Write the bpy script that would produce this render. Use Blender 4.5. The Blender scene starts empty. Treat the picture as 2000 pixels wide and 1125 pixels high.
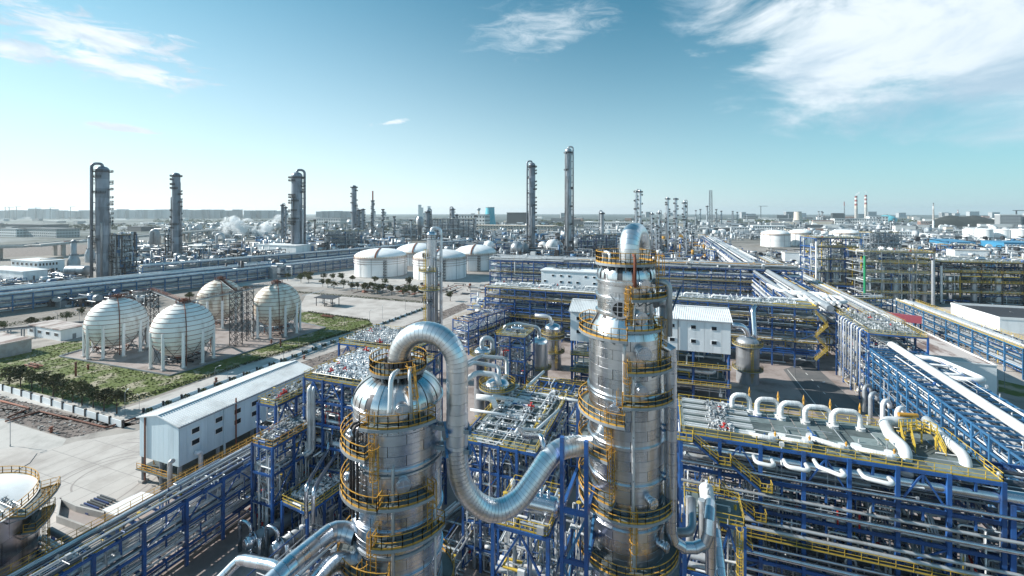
import bpy, math, random
from mathutils import Vector, Matrix
S = bpy.context.scene
COL = S.collection
# ------------------------------------------------------------------ camera
F = 850.0                      # focal length in photo pixels (photo 2000 wide)
H = 55.0                       # eye height
HOR = 415.0                    # horizon row
PSI = math.radians(20.5)       # the plant's grid is turned against the view
cp, sp = math.cos(PSI), math.sin(PSI)
cam_d = bpy.data.cameras.new('camera')
cam = bpy.data.objects.new('camera', cam_d)
COL.objects.link(cam)
cam.location = (0, 0, H)
cam.rotation_euler = (math.radians(90), 0, PSI)
cam_d.sensor_width = 36
cam_d.lens = 36 * F / 2000
cam_d.shift_y = -(562.5 - HOR) / 2000
cam_d.clip_start = 0.5
cam_d.clip_end = 60000
S.camera = cam
# ------------------------------------------------------------------ light
SUN_AZ = math.radians(101)      # from +Y towards -X
SUN_EL = math.radians(30)
sun_d = bpy.data.lights.new('sun', 'SUN')
sun_d.energy = 4.8
sun_d.angle = math.radians(0.5)
sun_d.color = (1.0, 0.95, 0.87)
sun = bpy.data.objects.new('sun', sun_d)
COL.objects.link(sun)
sdir = Vector((-math.sin(SUN_AZ) * math.cos(SUN_EL), math.cos(SUN_AZ) * math.cos(SUN_EL), math.sin(SUN_EL)))
sun.rotation_euler = sdir.to_track_quat('Z', 'Y').to_euler()
sun.location = sdir * 500
S.view_settings.view_transform = 'Standard'
S.view_settings.look = 'None'
S.view_settings.gamma = 1
S.view_settings.use_curve_mapping = False
S.view_settings.exposure = 0.6
S.cycles.max_bounces = 12
S.cycles.diffuse_bounces = 3
S.cycles.glossy_bounces = 3
S.cycles.transparent_max_bounces = 6
S.cycles.volume_bounces = 12
S.cycles.volume_step_rate = 4
S.cycles.use_adaptive_sampling = True

W = bpy.data.worlds.new('World')
S.world = W
W.use_nodes = True
NT = W.node_tree
for n in list(NT.nodes):
    NT.nodes.remove(n)

class NB:
    """small helper that writes node maths"""
    def __init__(s, nt): s.nt = nt
    def link(s, v, sock):
        if hasattr(v, 'is_linked') or hasattr(v, 'links'): s.nt.links.new(v, sock)
        else: sock.default_value = v
    def m(s, op, a, b=0.0, c=0.0, clamp=False):
        n = s.nt.nodes.new('ShaderNodeMath'); n.operation = op; n.use_clamp = clamp
        s.link(a, n.inputs[0]); s.link(b, n.inputs[1]); s.link(c, n.inputs[2])
        return n.outputs[0]
    def ramp(s, v, a, b):                      # smoothstep a..b
        n = s.nt.nodes.new('ShaderNodeMapRange'); n.interpolation_type = 'SMOOTHSTEP'
        s.link(v, n.inputs[0]); n.inputs[1].default_value = a; n.inputs[2].default_value = b
        return n.outputs[0]
    def noise(s, vec, scale, detail=6, rough=0.6, dist=0.0):
        n = s.nt.nodes.new('ShaderNodeTexNoise')
        if vec is not None: s.link(vec, n.inputs['Vector'])
        n.inputs['Scale'].default_value = scale; n.inputs['Detail'].default_value = detail
        n.inputs['Roughness'].default_value = rough; n.inputs['Distortion'].default_value = dist
        return n.outputs[0]
    def xyz(s, x, y, z):
        n = s.nt.nodes.new('ShaderNodeCombineXYZ'); s.link(x, n.inputs[0]); s.link(y, n.inputs[1]); s.link(z, n.inputs[2])
        return n.outputs[0]
    def dot(s, v, w):
        n = s.nt.nodes.new('ShaderNodeVectorMath'); n.operation = 'DOT_PRODUCT'
        s.link(v, n.inputs[0]); n.inputs[1].default_value = w
        return n.outputs['Value']
    def mix(s, f, a, b, blend='MIX'):
        n = s.nt.nodes.new('ShaderNodeMix'); n.data_type = 'RGBA'; n.blend_type = blend
        s.link(f, n.inputs[0]); s.link(a, n.inputs[6]); s.link(b, n.inputs[7])
        return n.outputs[2]

def build_sky():
    b = NB(NT)
    out = NT.nodes.new('ShaderNodeOutputWorld')
    bg = NT.nodes.new('ShaderNodeBackground')
    NT.links.new(bg.outputs[0], out.inputs[0])
    bg.inputs[1].default_value = 0.08
    sky = NT.nodes.new('ShaderNodeTexSky')
    sky.sky_type = 'NISHITA'
    sky.sun_disc = False
    sky.sun_elevation = SUN_EL
    sky.sun_rotation = -SUN_AZ
    sky.altitude = 0
    sky.air_density = 1.0
    sky.dust_density = 0.3
    sky.ozone_density = 1.4
    geo = NT.nodes.new('ShaderNodeTexCoord')
    d = geo.outputs['Generated']
    rt, fw = (cp, sp, 0), (-sp, cp, 0)
    x = b.dot(d, rt); y = b.dot(d, fw); z = b.dot(d, (0, 0, 1))
    az = b.m('ARCTAN2', x, y)
    el = b.m('ARCSINE', z)
    zz = b.m('ADD', b.m('MAXIMUM', z, 0.0), 0.12)
    u = b.m('DIVIDE', x, zz); v = b.m('DIVIDE', y, zz)
    p = b.xyz(u, v, 0.0)
    # the sky of the photograph leans to teal high up and pales towards the horizon
    skyc = b.mix(1.0, sky.outputs[0], (0.07, 0.91, 0.95, 1), 'MULTIPLY')
    # cloud cover: soft patches at their bearings (azimuth, elevation in degrees)
    def ell(azd, eld, ra, re, rot=0.0):
        a = b.m('SUBTRACT', az, math.radians(azd)); e = b.m('SUBTRACT', el, math.radians(eld))
        c_, s_ = math.cos(math.radians(rot)), math.sin(math.radians(rot))
        p1 = b.m('ADD', b.m('MULTIPLY', a, c_), b.m('MULTIPLY', e, s_))
        p2 = b.m('SUBTRACT', b.m('MULTIPLY', e, c_), b.m('MULTIPLY', a, s_))
        q = b.m('ADD', b.m('POWER', b.m('DIVIDE', b.m('ABSOLUTE', p1), math.radians(ra)), 2.0),
                b.m('POWER', b.m('DIVIDE', b.m('ABSOLUTE', p2), math.radians(re)), 2.0))
        return b.m('SUBTRACT', 1.0, b.m('SQRT', q))
    n_big = b.noise(b.xyz(b.m('MULTIPLY', az, 2.2), b.m('ADD', b.m('MULTIPLY', el, 5.0), b.m('MULTIPLY', az, 0.5)), 0.7), 1.7, 10, 0.62, 0.5)
    n_str = b.noise(b.xyz(b.m('MULTIPLY', az, 2.6), b.m('MULTIPLY', el, 9.0), 3.0), 4.2, 10, 0.68, 0.6)
    def cover(es, nz, k, lo, hi):
        m = es[0]
        for e in es[1:]: m = b.m('MAXIMUM', m, e)
        m = b.m('MAXIMUM', m, -1.2)
        t = b.m('ADD', m, b.m('MULTIPLY', b.m('SUBTRACT', nz, 0.5), k))
        return b.ramp(t, lo, hi)
    # large sheet upper right, cumulus wisps upper left, veil in the middle
    c1 = cover([ell(44, 15.5, 23, 11.0, -10), ell(43, 22, 12, 6.5, -10), ell(60, 12, 16, 9), ell(72, 30, 22, 16)], n_big, 2.7, 0.05, 0.78)
    c2 = cover([ell(-44.5, 16.2, 9, 2.0, -2), ell(-42, 13.9, 9, 1.7, -3), ell(-49, 14.2, 5, 1.3), ell(-41.4, 8.2, 3.2, 0.45), ell(-15.8, 11.2, 2.8, 0.4, 12), ell(-60, 24, 14, 4)], n_str, 3.6, 0.0, 0.7)
    c3 = cover([ell(3, 23, 11, 4, 8), ell(7, 22, 6, 2, 14)], n_str, 2.6, 0.1, 1.3)
    # thin random cover everywhere else the camera does not look
    back = b.ramp(b.m('ABSOLUTE', az), math.radians(62), math.radians(95))
    c4 = b.m('MULTIPLY', b.ramp(n_big, 0.46, 0.70), back)
    c2 = b.m('MULTIPLY', c2, 0.95); c3 = b.m('MULTIPLY', c3, 0.55); c1 = b.m('MULTIPLY', c1, 0.90)
    cm = b.m('MAXIMUM', b.m('MAXIMUM', c1, c2), b.m('MAXIMUM', c3, b.m('MULTIPLY', c4, 0.7)), clamp=True)
    shade = b.ramp(b.noise(b.xyz(b.m('MULTIPLY', az, 2.0), b.m('MULTIPLY', el, 4.5), 5.0), 1.9, 7, 0.6, 0.4), 0.36, 0.60)
    ccol = b.mix(shade, (3.6, 5.2, 6.6, 1), (8.6, 9.3, 9.8, 1))
    skyc = b.mix(cm, skyc, ccol)
    # pale band along the horizon (dust in the air), all round
    hz = b.m('POWER', b.m('SUBTRACT', 1.0, b.m('MAXIMUM', b.m('MINIMUM', z, 1.0), 0.0)), 4.6)
    toward = b.ramp(b.dot(d, tuple(sdir)), -0.6, 0.55)
    hcol = b.mix(toward, (5.1, 6.1, 6.9, 1), (9.6, 9.6, 9.9, 1))
    skyc = b.mix(b.m('MULTIPLY', hz, 0.90), skyc, hcol)
    glow = b.m('MULTIPLY', b.ramp(b.dot(d, tuple(sdir)), 0.05, 1.0), b.m('MULTIPLY', b.m('SUBTRACT', 1.0, cm), b.m('MULTIPLY', b.m('POWER', b.m('SUBTRACT', 1.0, b.m('MAXIMUM', z, 0.0)), 3.0), 0.60)))
    skyc = b.mix(glow, skyc, (9.0, 9.8, 10.4, 1))
    NT.links.new(skyc, bg.inputs[0])
build_sky()

# ------------------------------------------------------------------ places
def C(r, Z, z=0.0):                 # right / forward of the camera -> world
    return Vector((r * cp - Z * sp, r * sp + Z * cp, z))
def G(px, py, z=0.0):               # the point at height z seen at a photo pixel
    Z = F * (H - z) / (py - HOR)
    return C((px - 1000) / F * Z, Z, z)
def D(px, Z, z=0.0):                # column px, distance Z
    return C((px - 1000) / F * Z, Z, z)
def Zof(py, z=0.0): return F * (H - z) / (py - HOR)
def zat(py, Z): return H - (py - HOR) * Z / F
UX = Vector((1, 0, 0)); UY = Vector((0, 1, 0)); UZ = Vector((0, 0, 1))

# ------------------------------------------------------------------ materials
def mat(name, col, rough=0.6, metal=0.0, var=0.0, nscale=0.5, col2=None, amt=0.0, stretch=(1, 1, 1),
        bump=0.0, bscale=8.0, lo=0.45, hi=0.65, spec=0.5):
    m = bpy.data.materials.new(name); m.use_nodes = True
    nt = m.node_tree; b = NB(nt)
    bs = nt.nodes['Principled BSDF']
    bs.inputs['Roughness'].default_value = rough
    bs.inputs['Metallic'].default_value = metal
    bs.inputs['Specular IOR Level'].default_value = spec
    c = (*col, 1)
    geo = nt.nodes.new('ShaderNodeNewGeometry'); P = geo.outputs['Position']
    if col2 is not None:
        mp = nt.nodes.new('ShaderNodeMapping'); mp.inputs['Scale'].default_value = stretch
        nt.links.new(P, mp.inputs[0])
        f = b.ramp(b.noise(mp.outputs[0], nscale, 6, 0.62), lo, hi)
        c = b.mix(b.m('MULTIPLY', f, amt), c, (*col2, 1))
    if var > 0:
        oi = nt.nodes.new('ShaderNodeObjectInfo')
        k = b.m('ADD', b.m('MULTIPLY', oi.outputs['Random'], 2 * var), 1 - var)
        n = nt.nodes.new('ShaderNodeHueSaturation')
        b.link(c, n.inputs['Color']); b.link(k, n.inputs['Value'])
        c = n.outputs[0]
        if metal > 0.5:
            b.link(b.m('ADD', b.m('MULTIPLY', oi.outputs['Random'], 0.10), rough - 0.05), bs.inputs['Roughness'])
    b.link(c, bs.inputs['Base Color'])
    if bump > 0:
        bn = nt.nodes.new('ShaderNodeBump'); bn.inputs['Strength'].default_value = bump; bn.inputs['Distance'].default_value = 0.1
        b.link(b.noise(P, bscale, 4, 0.6), bn.inputs['Height'])
        nt.links.new(bn.outputs[0], bs.inputs['Normal'])
    return m
M = {}
M['clad'] = mat('aluminium_cladding', (0.68, 0.71, 0.77), 0.26, 1.0, 0.04, 1.1, (0.44, 0.43, 0.44), 0.4, (1, 1, 0.12), 0.04, 1.6)
M['clad_warm'] = mat('weathered_cladding', (0.74, 0.76, 0.79), 0.28, 1.0, 0.05, 1.1, (0.42, 0.35, 0.26), 0.42, (1, 1, 0.12), 0.04, 1.6, 0.44, 0.68)
M['clad_bright'] = mat('bright_cladding', (0.82, 0.84, 0.87), 0.35, 1.0, 0.03, 1.1, (0.6, 0.58, 0.56), 0.3, (1, 1, 0.3))
M['tank_clad'] = mat('brown_grey_cladding', (0.40, 0.37, 0.36), 0.26, 1.0, 0.3, 1.1, (0.22, 0.19, 0.17), 0.6, (1, 1, 0.1))
M['clad_dark'] = mat('cladding_backing', (0.10, 0.10, 0.11), 0.6, 0.6)
M['clad_dull'] = mat('dull_cladding', (0.42, 0.45, 0.49), 0.45, 0.7, 0.15, 0.4, (0.17, 0.16, 0.16), 0.6, (1, 1, 0.2))
M['pipe'] = mat('galvanised_pipe', (0.66, 0.69, 0.72), 0.42, 0.5, 0.3, 0.5, (0.36, 0.33, 0.31), 0.5)
M['pipe_white'] = mat('white_pipe_jacket', (0.74, 0.76, 0.78), 0.42, 0.0, 0.14, 0.4, (0.45, 0.43, 0.41), 0.4)
M['tower'] = mat('weathered_backlit_tower_steel', (0.24, 0.27, 0.32), 0.45, 0.5, 0.2, 0.25, (0.09, 0.10, 0.12), 0.6, (1, 1, 0.2))  # base tone darkened to hold the towers' backlit shade; streaks are weathering
M['pipe_grey'] = mat('grey_pipe', (0.38, 0.42, 0.46), 0.45, 0.3, 0.25, 0.6, (0.2, 0.18, 0.17), 0.4)
M['pipe_dark'] = mat('dark_pipe', (0.09, 0.10, 0.12), 0.5, 0.3, 0.3)
M['blue'] = mat('blue_painted_steel', (0.022, 0.095, 0.30), 0.45, 0.0, 0.25, 0.5, (0.035, 0.05, 0.10), 0.65)
M['blue_light'] = mat('faded_blue_steel', (0.035, 0.14, 0.29), 0.45, 0.0, 0.22, 0.4, (0.05, 0.13, 0.25), 0.5)
M['blue_dark'] = mat('dark_blue_steel', (0.020, 0.045, 0.16), 0.5, 0.0, 0.2)
M['steel_dark'] = mat('dark_steel', (0.045, 0.05, 0.06), 0.55, 0.3, 0.25, 0.5, (0.12, 0.07, 0.05), 0.3)
M['steel_grey'] = mat('grey_steel', (0.26, 0.29, 0.32), 0.5, 0.2, 0.25)
M['yellow'] = mat('yellow_railing_paint', (0.60, 0.42, 0.06), 0.55, 0.0, 0.2, 0.6, (0.35, 0.24, 0.05), 0.4)
M['orange'] = mat('ochre_railing_paint', (0.58, 0.31, 0.05), 0.55, 0.0, 0.2, 0.7, (0.26, 0.12, 0.03), 0.5)
M['grating'] = mat('steel_grating', (0.14, 0.17, 0.175), 0.7, 0.2, 0.3, 0.6, (0.07, 0.08, 0.08), 0.6)
M['deck'] = mat('weathered_deck', (0.15, 0.19, 0.195), 0.75, 0.0, 0.45, 0.35, (0.07, 0.095, 0.10), 0.75)
M['red'] = mat('red_paint', (0.55, 0.035, 0.03), 0.5, 0.0, 0.15)
M['rust'] = mat('rusty_steel', (0.22, 0.075, 0.045), 0.8, 0.0, 0.2, 0.8, (0.09, 0.04, 0.03), 0.6)
M['siding'] = mat('white_steel_siding', (0.86, 0.90, 0.93), 0.45, 0.0, 0.05, 0.25, (0.50, 0.54, 0.57), 0.3, (1, 1, 0.15))
M['siding_blue'] = mat('pale_blue_siding', (0.66, 0.80, 0.88), 0.42, 0.0, 0.05, 0.25, (0.40, 0.50, 0.57), 0.35, (1, 1, 0.15))
M['roof'] = mat('white_sheet_roof', (0.82, 0.84, 0.85), 0.5, 0.0, 0.04, 0.12, (0.46, 0.46, 0.46), 0.5)
M['trim'] = mat('building_trim', (0.82, 0.84, 0.86), 0.5)
M['glass'] = mat('dark_window_glass', (0.02, 0.025, 0.03), 0.12)
M['tank'] = mat('white_tank_paint', (0.90, 0.91, 0.92), 0.5, 0.0, 0.05, 0.12, (0.58, 0.55, 0.52), 0.35, (1, 1, 0.2))
M['sphere'] = mat('chalky_sphere_paint', (0.86, 0.88, 0.86), 0.5, 0.0, 0.05, 0.30, (0.36, 0.28, 0.22), 0.55, (1, 1, 0.35), 0, 8, 0.50, 0.74)
M['sphere_warm'] = mat('rust_stained_sphere_paint', (0.82, 0.79, 0.71), 0.6, 0.0, 0.05, 0.30, (0.34, 0.22, 0.12), 0.75, (1, 1, 0.3), 0, 8, 0.42, 0.70)
M['concrete'] = mat('concrete', (0.48, 0.46, 0.44), 0.85, 0.0, 0.08, 0.15, (0.26, 0.25, 0.24), 0.5)
M['concrete_pale'] = mat('pale_concrete', (0.52, 0.485, 0.46), 0.85, 0.0, 0.05, 0.09, (0.33, 0.295, 0.275), 0.75, (1, 1, 1), 0, 8, 0.40, 0.66)
M['pink_slab'] = mat('stained_concrete', (0.36, 0.31, 0.295), 0.85, 0.0, 0.08, 0.12, (0.18, 0.14, 0.125), 0.8)
M['roof_stain'] = mat('stained_flat_roof', (0.52, 0.47, 0.45), 0.85, 0.0, 0.05, 0.16, (0.17, 0.105, 0.09), 0.9, (1.4, .45, 1), 0, 8, 0.46, 0.60)
M['asphalt'] = mat('asphalt', (0.13, 0.135, 0.14), 0.85, 0.0, 0.05, 0.1, (0.20, 0.19, 0.19), 0.6)
M['mark'] = mat('road_paint', (0.72, 0.72, 0.70), 0.7)
M['grass'] = mat('grass', (0.10, 0.135, 0.026), 0.95, 0.0, 0.0, 0.14, (0.36, 0.32, 0.24), 0.95, (1, 1, 1), 0.6, 1.2, 0.48, 0.62)
M['blade'] = mat('grass_tuft', (0.15, 0.165, 0.028), 0.9, 0.0, 0.0, 0.1, (0.19, 0.17, 0.08), 0.9)
M['dirt'] = mat('stony_dirt', (0.20, 0.165, 0.15), 0.95, 0.0, 0.0, 0.35, (0.07, 0.06, 0.06), 0.8, (1, 1, 1), 1.0, 1.0)
M['leaf'] = mat('dark_foliage', (0.045, 0.062, 0.018), 0.8, 0.0, 0.35, 1.6, (0.12, 0.115, 0.04), 0.85)
M['leaf_olive'] = mat('olive_foliage', (0.07, 0.075, 0.024), 0.8, 0.0, 0.35, 1.6, (0.15, 0.125, 0.05), 0.85)
M['bark'] = mat('bark', (0.08, 0.06, 0.045), 0.9)
M['teal'] = mat('teal_cooling_tower_paint', (0.10, 0.46, 0.56), 0.6, 0.0, 0.0, 0.05, (0.35, 0.58, 0.62), 0.5)
M['bright_blue'] = mat('bright_blue_sheet', (0.05, 0.24, 0.42), 0.5, 0.0, 0.08)
M['cream'] = mat('cream_render', (0.62, 0.55, 0.47), 0.8, 0.0, 0.12)
M['far_white'] = mat('far_white_wall', (0.70, 0.71, 0.71), 0.8, 0.0, 0.25)
M['far_grey'] = mat('far_grey_wall', (0.34, 0.36, 0.38), 0.8, 0.0, 0.35)
M['far_brown'] = mat('far_brick_wall', (0.30, 0.19, 0.16), 0.8, 0.0, 0.3)
M['far_dark'] = mat('far_dark_wall', (0.10, 0.115, 0.13), 0.8, 0.0, 0.4)
M['band_red'] = mat('chimney_red', (0.30, 0.10, 0.09), 0.8)
M['band_white'] = mat('chimney_white', (0.70, 0.68, 0.66), 0.8)
M['hill'] = mat('wooded_hill', (0.022, 0.028, 0.026), 0.95, 0.0, 0.0, 0.03, (0.075, 0.075, 0.06), 0.7, (1, 1, 1), 1.0, 0.15)
M['green_pipe'] = mat('green_pipe', (0.02, 0.28, 0.12), 0.45)
M['maroon'] = mat('maroon_sheet', (0.33, 0.07, 0.10), 0.6, 0.0, 0.0, 0.3, (0.42, 0.20, 0.22), 0.4)
def ground_mat():
    m = bpy.data.materials.new('industrial_ground'); m.use_nodes = True
    nt = m.node_tree; b = NB(nt); bs = nt.nodes['Principled BSDF']; bs.inputs['Roughness'].default_value = 0.9
    P = nt.nodes.new('ShaderNodeNewGeometry').outputs['Position']
    a = b.ramp(b.noise(P, 0.012, 8, 0.65), 0.40, 0.60)
    c = b.mix(a, (0.22, 0.195, 0.175, 1), (0.38, 0.35, 0.325, 1))
    a2 = b.ramp(b.noise(P, 0.18, 8, 0.7), 0.45, 0.68)
    c = b.mix(b.m('MULTIPLY', a2, 0.55), c, (0.12, 0.11, 0.105, 1))
    x = nt.nodes.new('ShaderNodeVectorMath'); x.operation = 'LENGTH'; nt.links.new(P, x.inputs[0])
    far = b.ramp(x.outputs['Value'], 500, 1500)
    a3 = b.ramp(b.noise(P, 0.004, 9, 0.7), 0.44, 0.58)
    cf = b.mix(a3, (0.045, 0.065, 0.06, 1), (0.17, 0.195, 0.205, 1))  # blue grey with distance: haze tint put into the ground colour
    c = b.mix(far, c, cf)
    nt.links.new(c, bs.inputs['Base Color'])
    return m
M['ground'] = ground_mat()

# ------------------------------------------------------------------ mesh building
WL = {}                                   # world position of every empty / parent
def tag(o, label=None, cat=None, group=None, kind=None):
    if label: o['label'] = label
    if cat: o['category'] = cat
    if group: o['group'] = group
    if kind: o['kind'] = kind
    return o
def thing(name, label, cat, loc, group=None):
    o = bpy.data.objects.new(name, None); COL.objects.link(o)
    o.empty_display_size = 0.5
    o.location = loc; WL[o.name] = Vector(loc)
    return tag(o, label, cat, group)
def perp(d):
    up = Vector((0, 0, 1)) if abs(d.z) < 0.95 else Vector((0, 1, 0))
    s = d.cross(up).normalized()
    return s, s.cross(d).normalized()
class MB:
    def __init__(s): s.v = []; s.f = []; s.mi = []; s.sm = []
    def face(s, f, mi=0, sm=False): s.f.append(f); s.mi.append(mi); s.sm.append(sm)
    def hexa(s, pts, mi=0):
        n = len(s.v); s.v.extend(pts)
        for f in ((0, 3, 2, 1), (4, 5, 6, 7), (0, 1, 5, 4), (1, 2, 6, 5), (2, 3, 7, 6), (3, 0, 4, 7)):
            s.face(tuple(n + i for i in f), mi)
    def box(s, c, size, mi=0, ux=UX, uy=UY):
        c = Vector(c); a, b_, h = size[0] / 2, size[1] / 2, size[2] / 2
        s.hexa([c + ux * i * a + uy * j * b_ + UZ * k * h for k in (-1, 1) for (i, j) in ((-1, -1), (1, -1), (1, 1), (-1, 1))], mi)
    def beam(s, a, b_, w, h, mi=0):
        a = Vector(a); b_ = Vector(b_); d = b_ - a
        if d.length < 1e-6: return
        x, y = perp(d.normalized()); x = x * w / 2; y = y * h / 2
        s.hexa([a - x - y, a + x - y, a + x + y, a - x + y, b_ - x - y, b_ + x - y, b_ + x + y, b_ - x + y], mi)
    def ring(s, c, x, y, r, n):
        k = len(s.v)
        for i in range(n):
            t = 2 * math.pi * i / n; s.v.append(c + x * (r * math.cos(t)) + y * (r * math.sin(t)))
        return k
    def cyl(s, a, b_, r, n=8, mi=0, r2=None, caps=True):
        a = Vector(a); b_ = Vector(b_); d = b_ - a
        if d.length < 1e-6: return
        x, y = perp(d.normalized())
        i0 = s.ring(a, x, y, r, n); i1 = s.ring(b_, x, y, r if r2 is None else r2, n)
        for i in range(n):
            j = (i + 1) % n; s.face((i0 + i, i0 + j, i1 + j, i1 + i), mi, True)
        if caps:
            s.face(tuple(i0 + i for i in reversed(range(n))), mi); s.face(tuple(i1 + i for i in range(n)), mi)
    def tube(s, pts, r, n=8, mi=0, caps=True):
        pts = [Vector(p) for p in pts]
        fr = frames(pts); prev = None
        for p, (x, y) in zip(pts, fr):
            k = s.ring(p, x, y, r, n)
            if prev is not None:
                for i in range(n):
                    j = (i + 1) % n; s.face((prev + i, prev + j, k + j, k + i), mi, True)
            elif caps: s.face(tuple(k + i for i in reversed(range(n))), mi)
            prev = k
        if caps: s.face(tuple(prev + i for i in range(n)), mi)
    def lathe(s, c, prof, n=24, mi=0, a0=0.0, a1=2 * math.pi, smooth=True):
        c = Vector(c); full = abs(a1 - a0 - 2 * math.pi) < 1e-6
        cnt = n if full else n + 1; base = len(s.v)
        for (r, z) in prof:
            for i in range(cnt):
                t = a0 + (a1 - a0) * i / n
                s.v.append(c + Vector((r * math.cos(t), r * math.sin(t), z)))
        for k in range(len(prof) - 1):
            for i in range(n):
                j = (i + 1) % cnt if full else i + 1
                s.face((base + k * cnt + i, base + k * cnt + j, base + (k + 1) * cnt + j, base + (k + 1) * cnt + i), mi, smooth)
    def ball(s, c, r, n=12, m=6, mi=0, sz=1.0):
        s.lathe(c, [(max(r * math.sin(math.pi * k / m), 1e-3), -r * sz * math.cos(math.pi * k / m)) for k in range(m + 1)], n, mi)
    def mesh(s, name, mats, org=Vector((0, 0, 0))):
        me = bpy.data.meshes.new(name)
        me.from_pydata([tuple(Vector(p) - org) for p in s.v], [], s.f)
        for k in mats: me.materials.append(M[k])
        me.polygons.foreach_set('material_index', s.mi)
        me.polygons.foreach_set('use_smooth', s.sm)
        me.update()
        return me
    def build(s, name, mats, parent=None, loc=None, **t):
        if isinstance(mats, str): mats = [mats]
        org = WL[parent.name] if parent is not None else Vector(loc if loc is not None else (0, 0, 0))
        o = bpy.data.objects.new(name, s.mesh(name, mats, org)); COL.objects.link(o)
        if parent is not None: o.parent = parent
        else: o.location = org
        WL[o.name] = org
        return tag(o, **t)
def frames(pts):
    n = len(pts); out = []; x = None
    for i in range(n):
        d = (pts[min(i + 1, n - 1)] - pts[max(i - 1, 0)]).normalized()
        if x is None: x, y = perp(d)
        else:
            x = x - d * x.dot(d)
            x = x.normalized() if x.length > 1e-5 else perp(d)[0]
        y = x.cross(d).normalized()
        out.append((x, y))
    return out
def fillet(pts, r, n=6):
    pts = [Vector(p) for p in pts]; out = [pts[0]]
    for a, b_, c in zip(pts, pts[1:], pts[2:]):
        u = (a - b_); v = (c - b_); lu, lv = u.length, v.length
        u = u / lu; v = v / lv; ang = u.angle(v, math.pi)
        if ang > 3.1: out.append(b_); continue
        t = min(r / math.tan(ang / 2), lu * 0.49, lv * 0.49); rr = t * math.tan(ang / 2)
        cc = b_ + (u + v).normalized() * (rr / math.sin(ang / 2))
        p0 = b_ + u * t - cc; p1 = b_ + v * t - cc; tot = p0.angle(p1); ax = p0.cross(p1).normalized()
        for k in range(n + 1):
            out.append(cc + Matrix.Rotation(tot * k / n, 3, ax) @ p0)
    out.append(pts[-1]); return out
# shared unit pieces -----------------------------------------------------
UNIT = {}
def unit(shape, mk):
    k = (shape, mk)
    if k not in UNIT:
        b = MB()
        if shape == 'bar': b.box((0, 0, 0.5), (1, 1, 1))
        elif shape == 'ibeam':
            for y in (-0.44, 0.44): b.box((0, y, 0.5), (1, 0.12, 1))
            b.box((0, 0, 0.5), (0.14, 0.76, 1))
        elif shape == 'rod': b.cyl((0, 0, 0), (0, 0, 1), 1, 14)
        UNIT[k] = b.mesh(shape + '_' + mk, [mk])
    return UNIT[k]
def piece(name, parent, shape, a, b_, w, h, mk):
    a = Vector(a); b_ = Vector(b_); d = b_ - a; L = d.length
    if L < 1e-6: return None
    d = d / L; x, y = perp(d)
    o = bpy.data.objects.new(name, unit(shape, mk)); COL.objects.link(o)
    org = WL[parent.name] if parent is not None else Vector((0, 0, 0))
    q = a - org
    o.matrix_basis = Matrix(((x.x * w, y.x * h, d.x * L, q.x), (x.y * w, y.y * h, d.y * L, q.y), (x.z * w, y.z * h, d.z * L, q.z), (0, 0, 0, 1)))
    if parent is not None: o.parent = parent
    return o
def bar(name, parent, a, b_, w, h, mk): return piece(name, parent, 'bar', a, b_, w, h, mk)
def ibeam(name, parent, a, b_, w, h, mk): return piece(name, parent, 'ibeam', a, b_, w, h, mk)
def rod(name, parent, a, b_, r, mk): return piece(name, parent, 'rod', a, b_, r, r, mk)
def copies(name, parent, mesh, mats4):
    out = []
    for m4 in mats4:
        o = bpy.data.objects.new(name, mesh); COL.objects.link(o); o.parent = parent; o.matrix_basis = m4; out.append(o)
    return out
def copy_tree(o, parent=None):
    c = o.copy(); COL.objects.link(c)
    if parent is not None: c.parent = parent
    for ch in list(o.children): copy_tree(ch, c)
    return c
# railings, ladders, stairs ----------------------------------------------
def rail_into(b, pts, h=1.1, t=0.07, step=1.6, mi=0, closed=False, mids=(0.55,), toe=True):
    pts = [Vector(p) for p in pts]
    if closed: pts = pts + [pts[0]]
    for a, c in zip(pts, pts[1:]):
        L = (c - a).length
        if L < 0.05: continue
        n = max(1, round(L / step))
        for i in range(n + 1):
            p = a.lerp(c, i / n); b.beam(p, p + UZ * h, t, t, mi)
        for z in (h,) + tuple(mids): b.beam(a + UZ * z, c + UZ * z, t, t, mi)
        if toe: b.beam(a + UZ * 0.09, c + UZ * 0.09, 0.03, 0.18, mi)
def railing(parent, pts, mk='yellow', **k):
    b = MB(); rail_into(b, pts, **k); return b.build('railing', mk, parent)
def ladder(parent, base, top, out, mk='orange', cage=True, w=0.5, t=0.06):
    base = Vector(base); top = Vector(top); out = Vector(out).normalized(); s = out.cross(UZ).normalized()
    b = MB(); o_ = out * 0.18
    for k in (-1, 1): b.beam(base + o_ + s * k * w / 2, top + o_ + s * k * w / 2 + UZ * 1.1, t, t)
    L = (top - base).length; n = max(2, int(L / 0.34))
    for i in range(n): 
        p = base.lerp(top, i / n) + o_; b.beam(p - s * w / 2, p + s * w / 2, t * 0.7, t * 0.7)
    if cage and L > 2.5:
        hoops = []
        nh = max(2, int((L - 2) / 0.9)) + 1
        for i in range(nh):
            c = base.lerp(top, (2.1 + (L - 2.1) * i / (nh - 1)) / L) + o_ + UZ * (0.9 if i == nh - 1 else 0)
            ps = [c + s * (0.38 * math.cos(a)) + out * (0.72 * math.sin(a)) for a in [math.pi * k / 6 for k in range(7)]]
            hoops.append(ps)
            for p, q in zip(ps, ps[1:]): b.beam(p, q, 0.05, 0.05)
        for k in (1, 2, 3, 4, 5):
            for A, B in zip(hoops, hoops[1:]): b.beam(A[k], B[k], 0.045, 0.045)
    return b.build('ladder', mk, parent)
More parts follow.
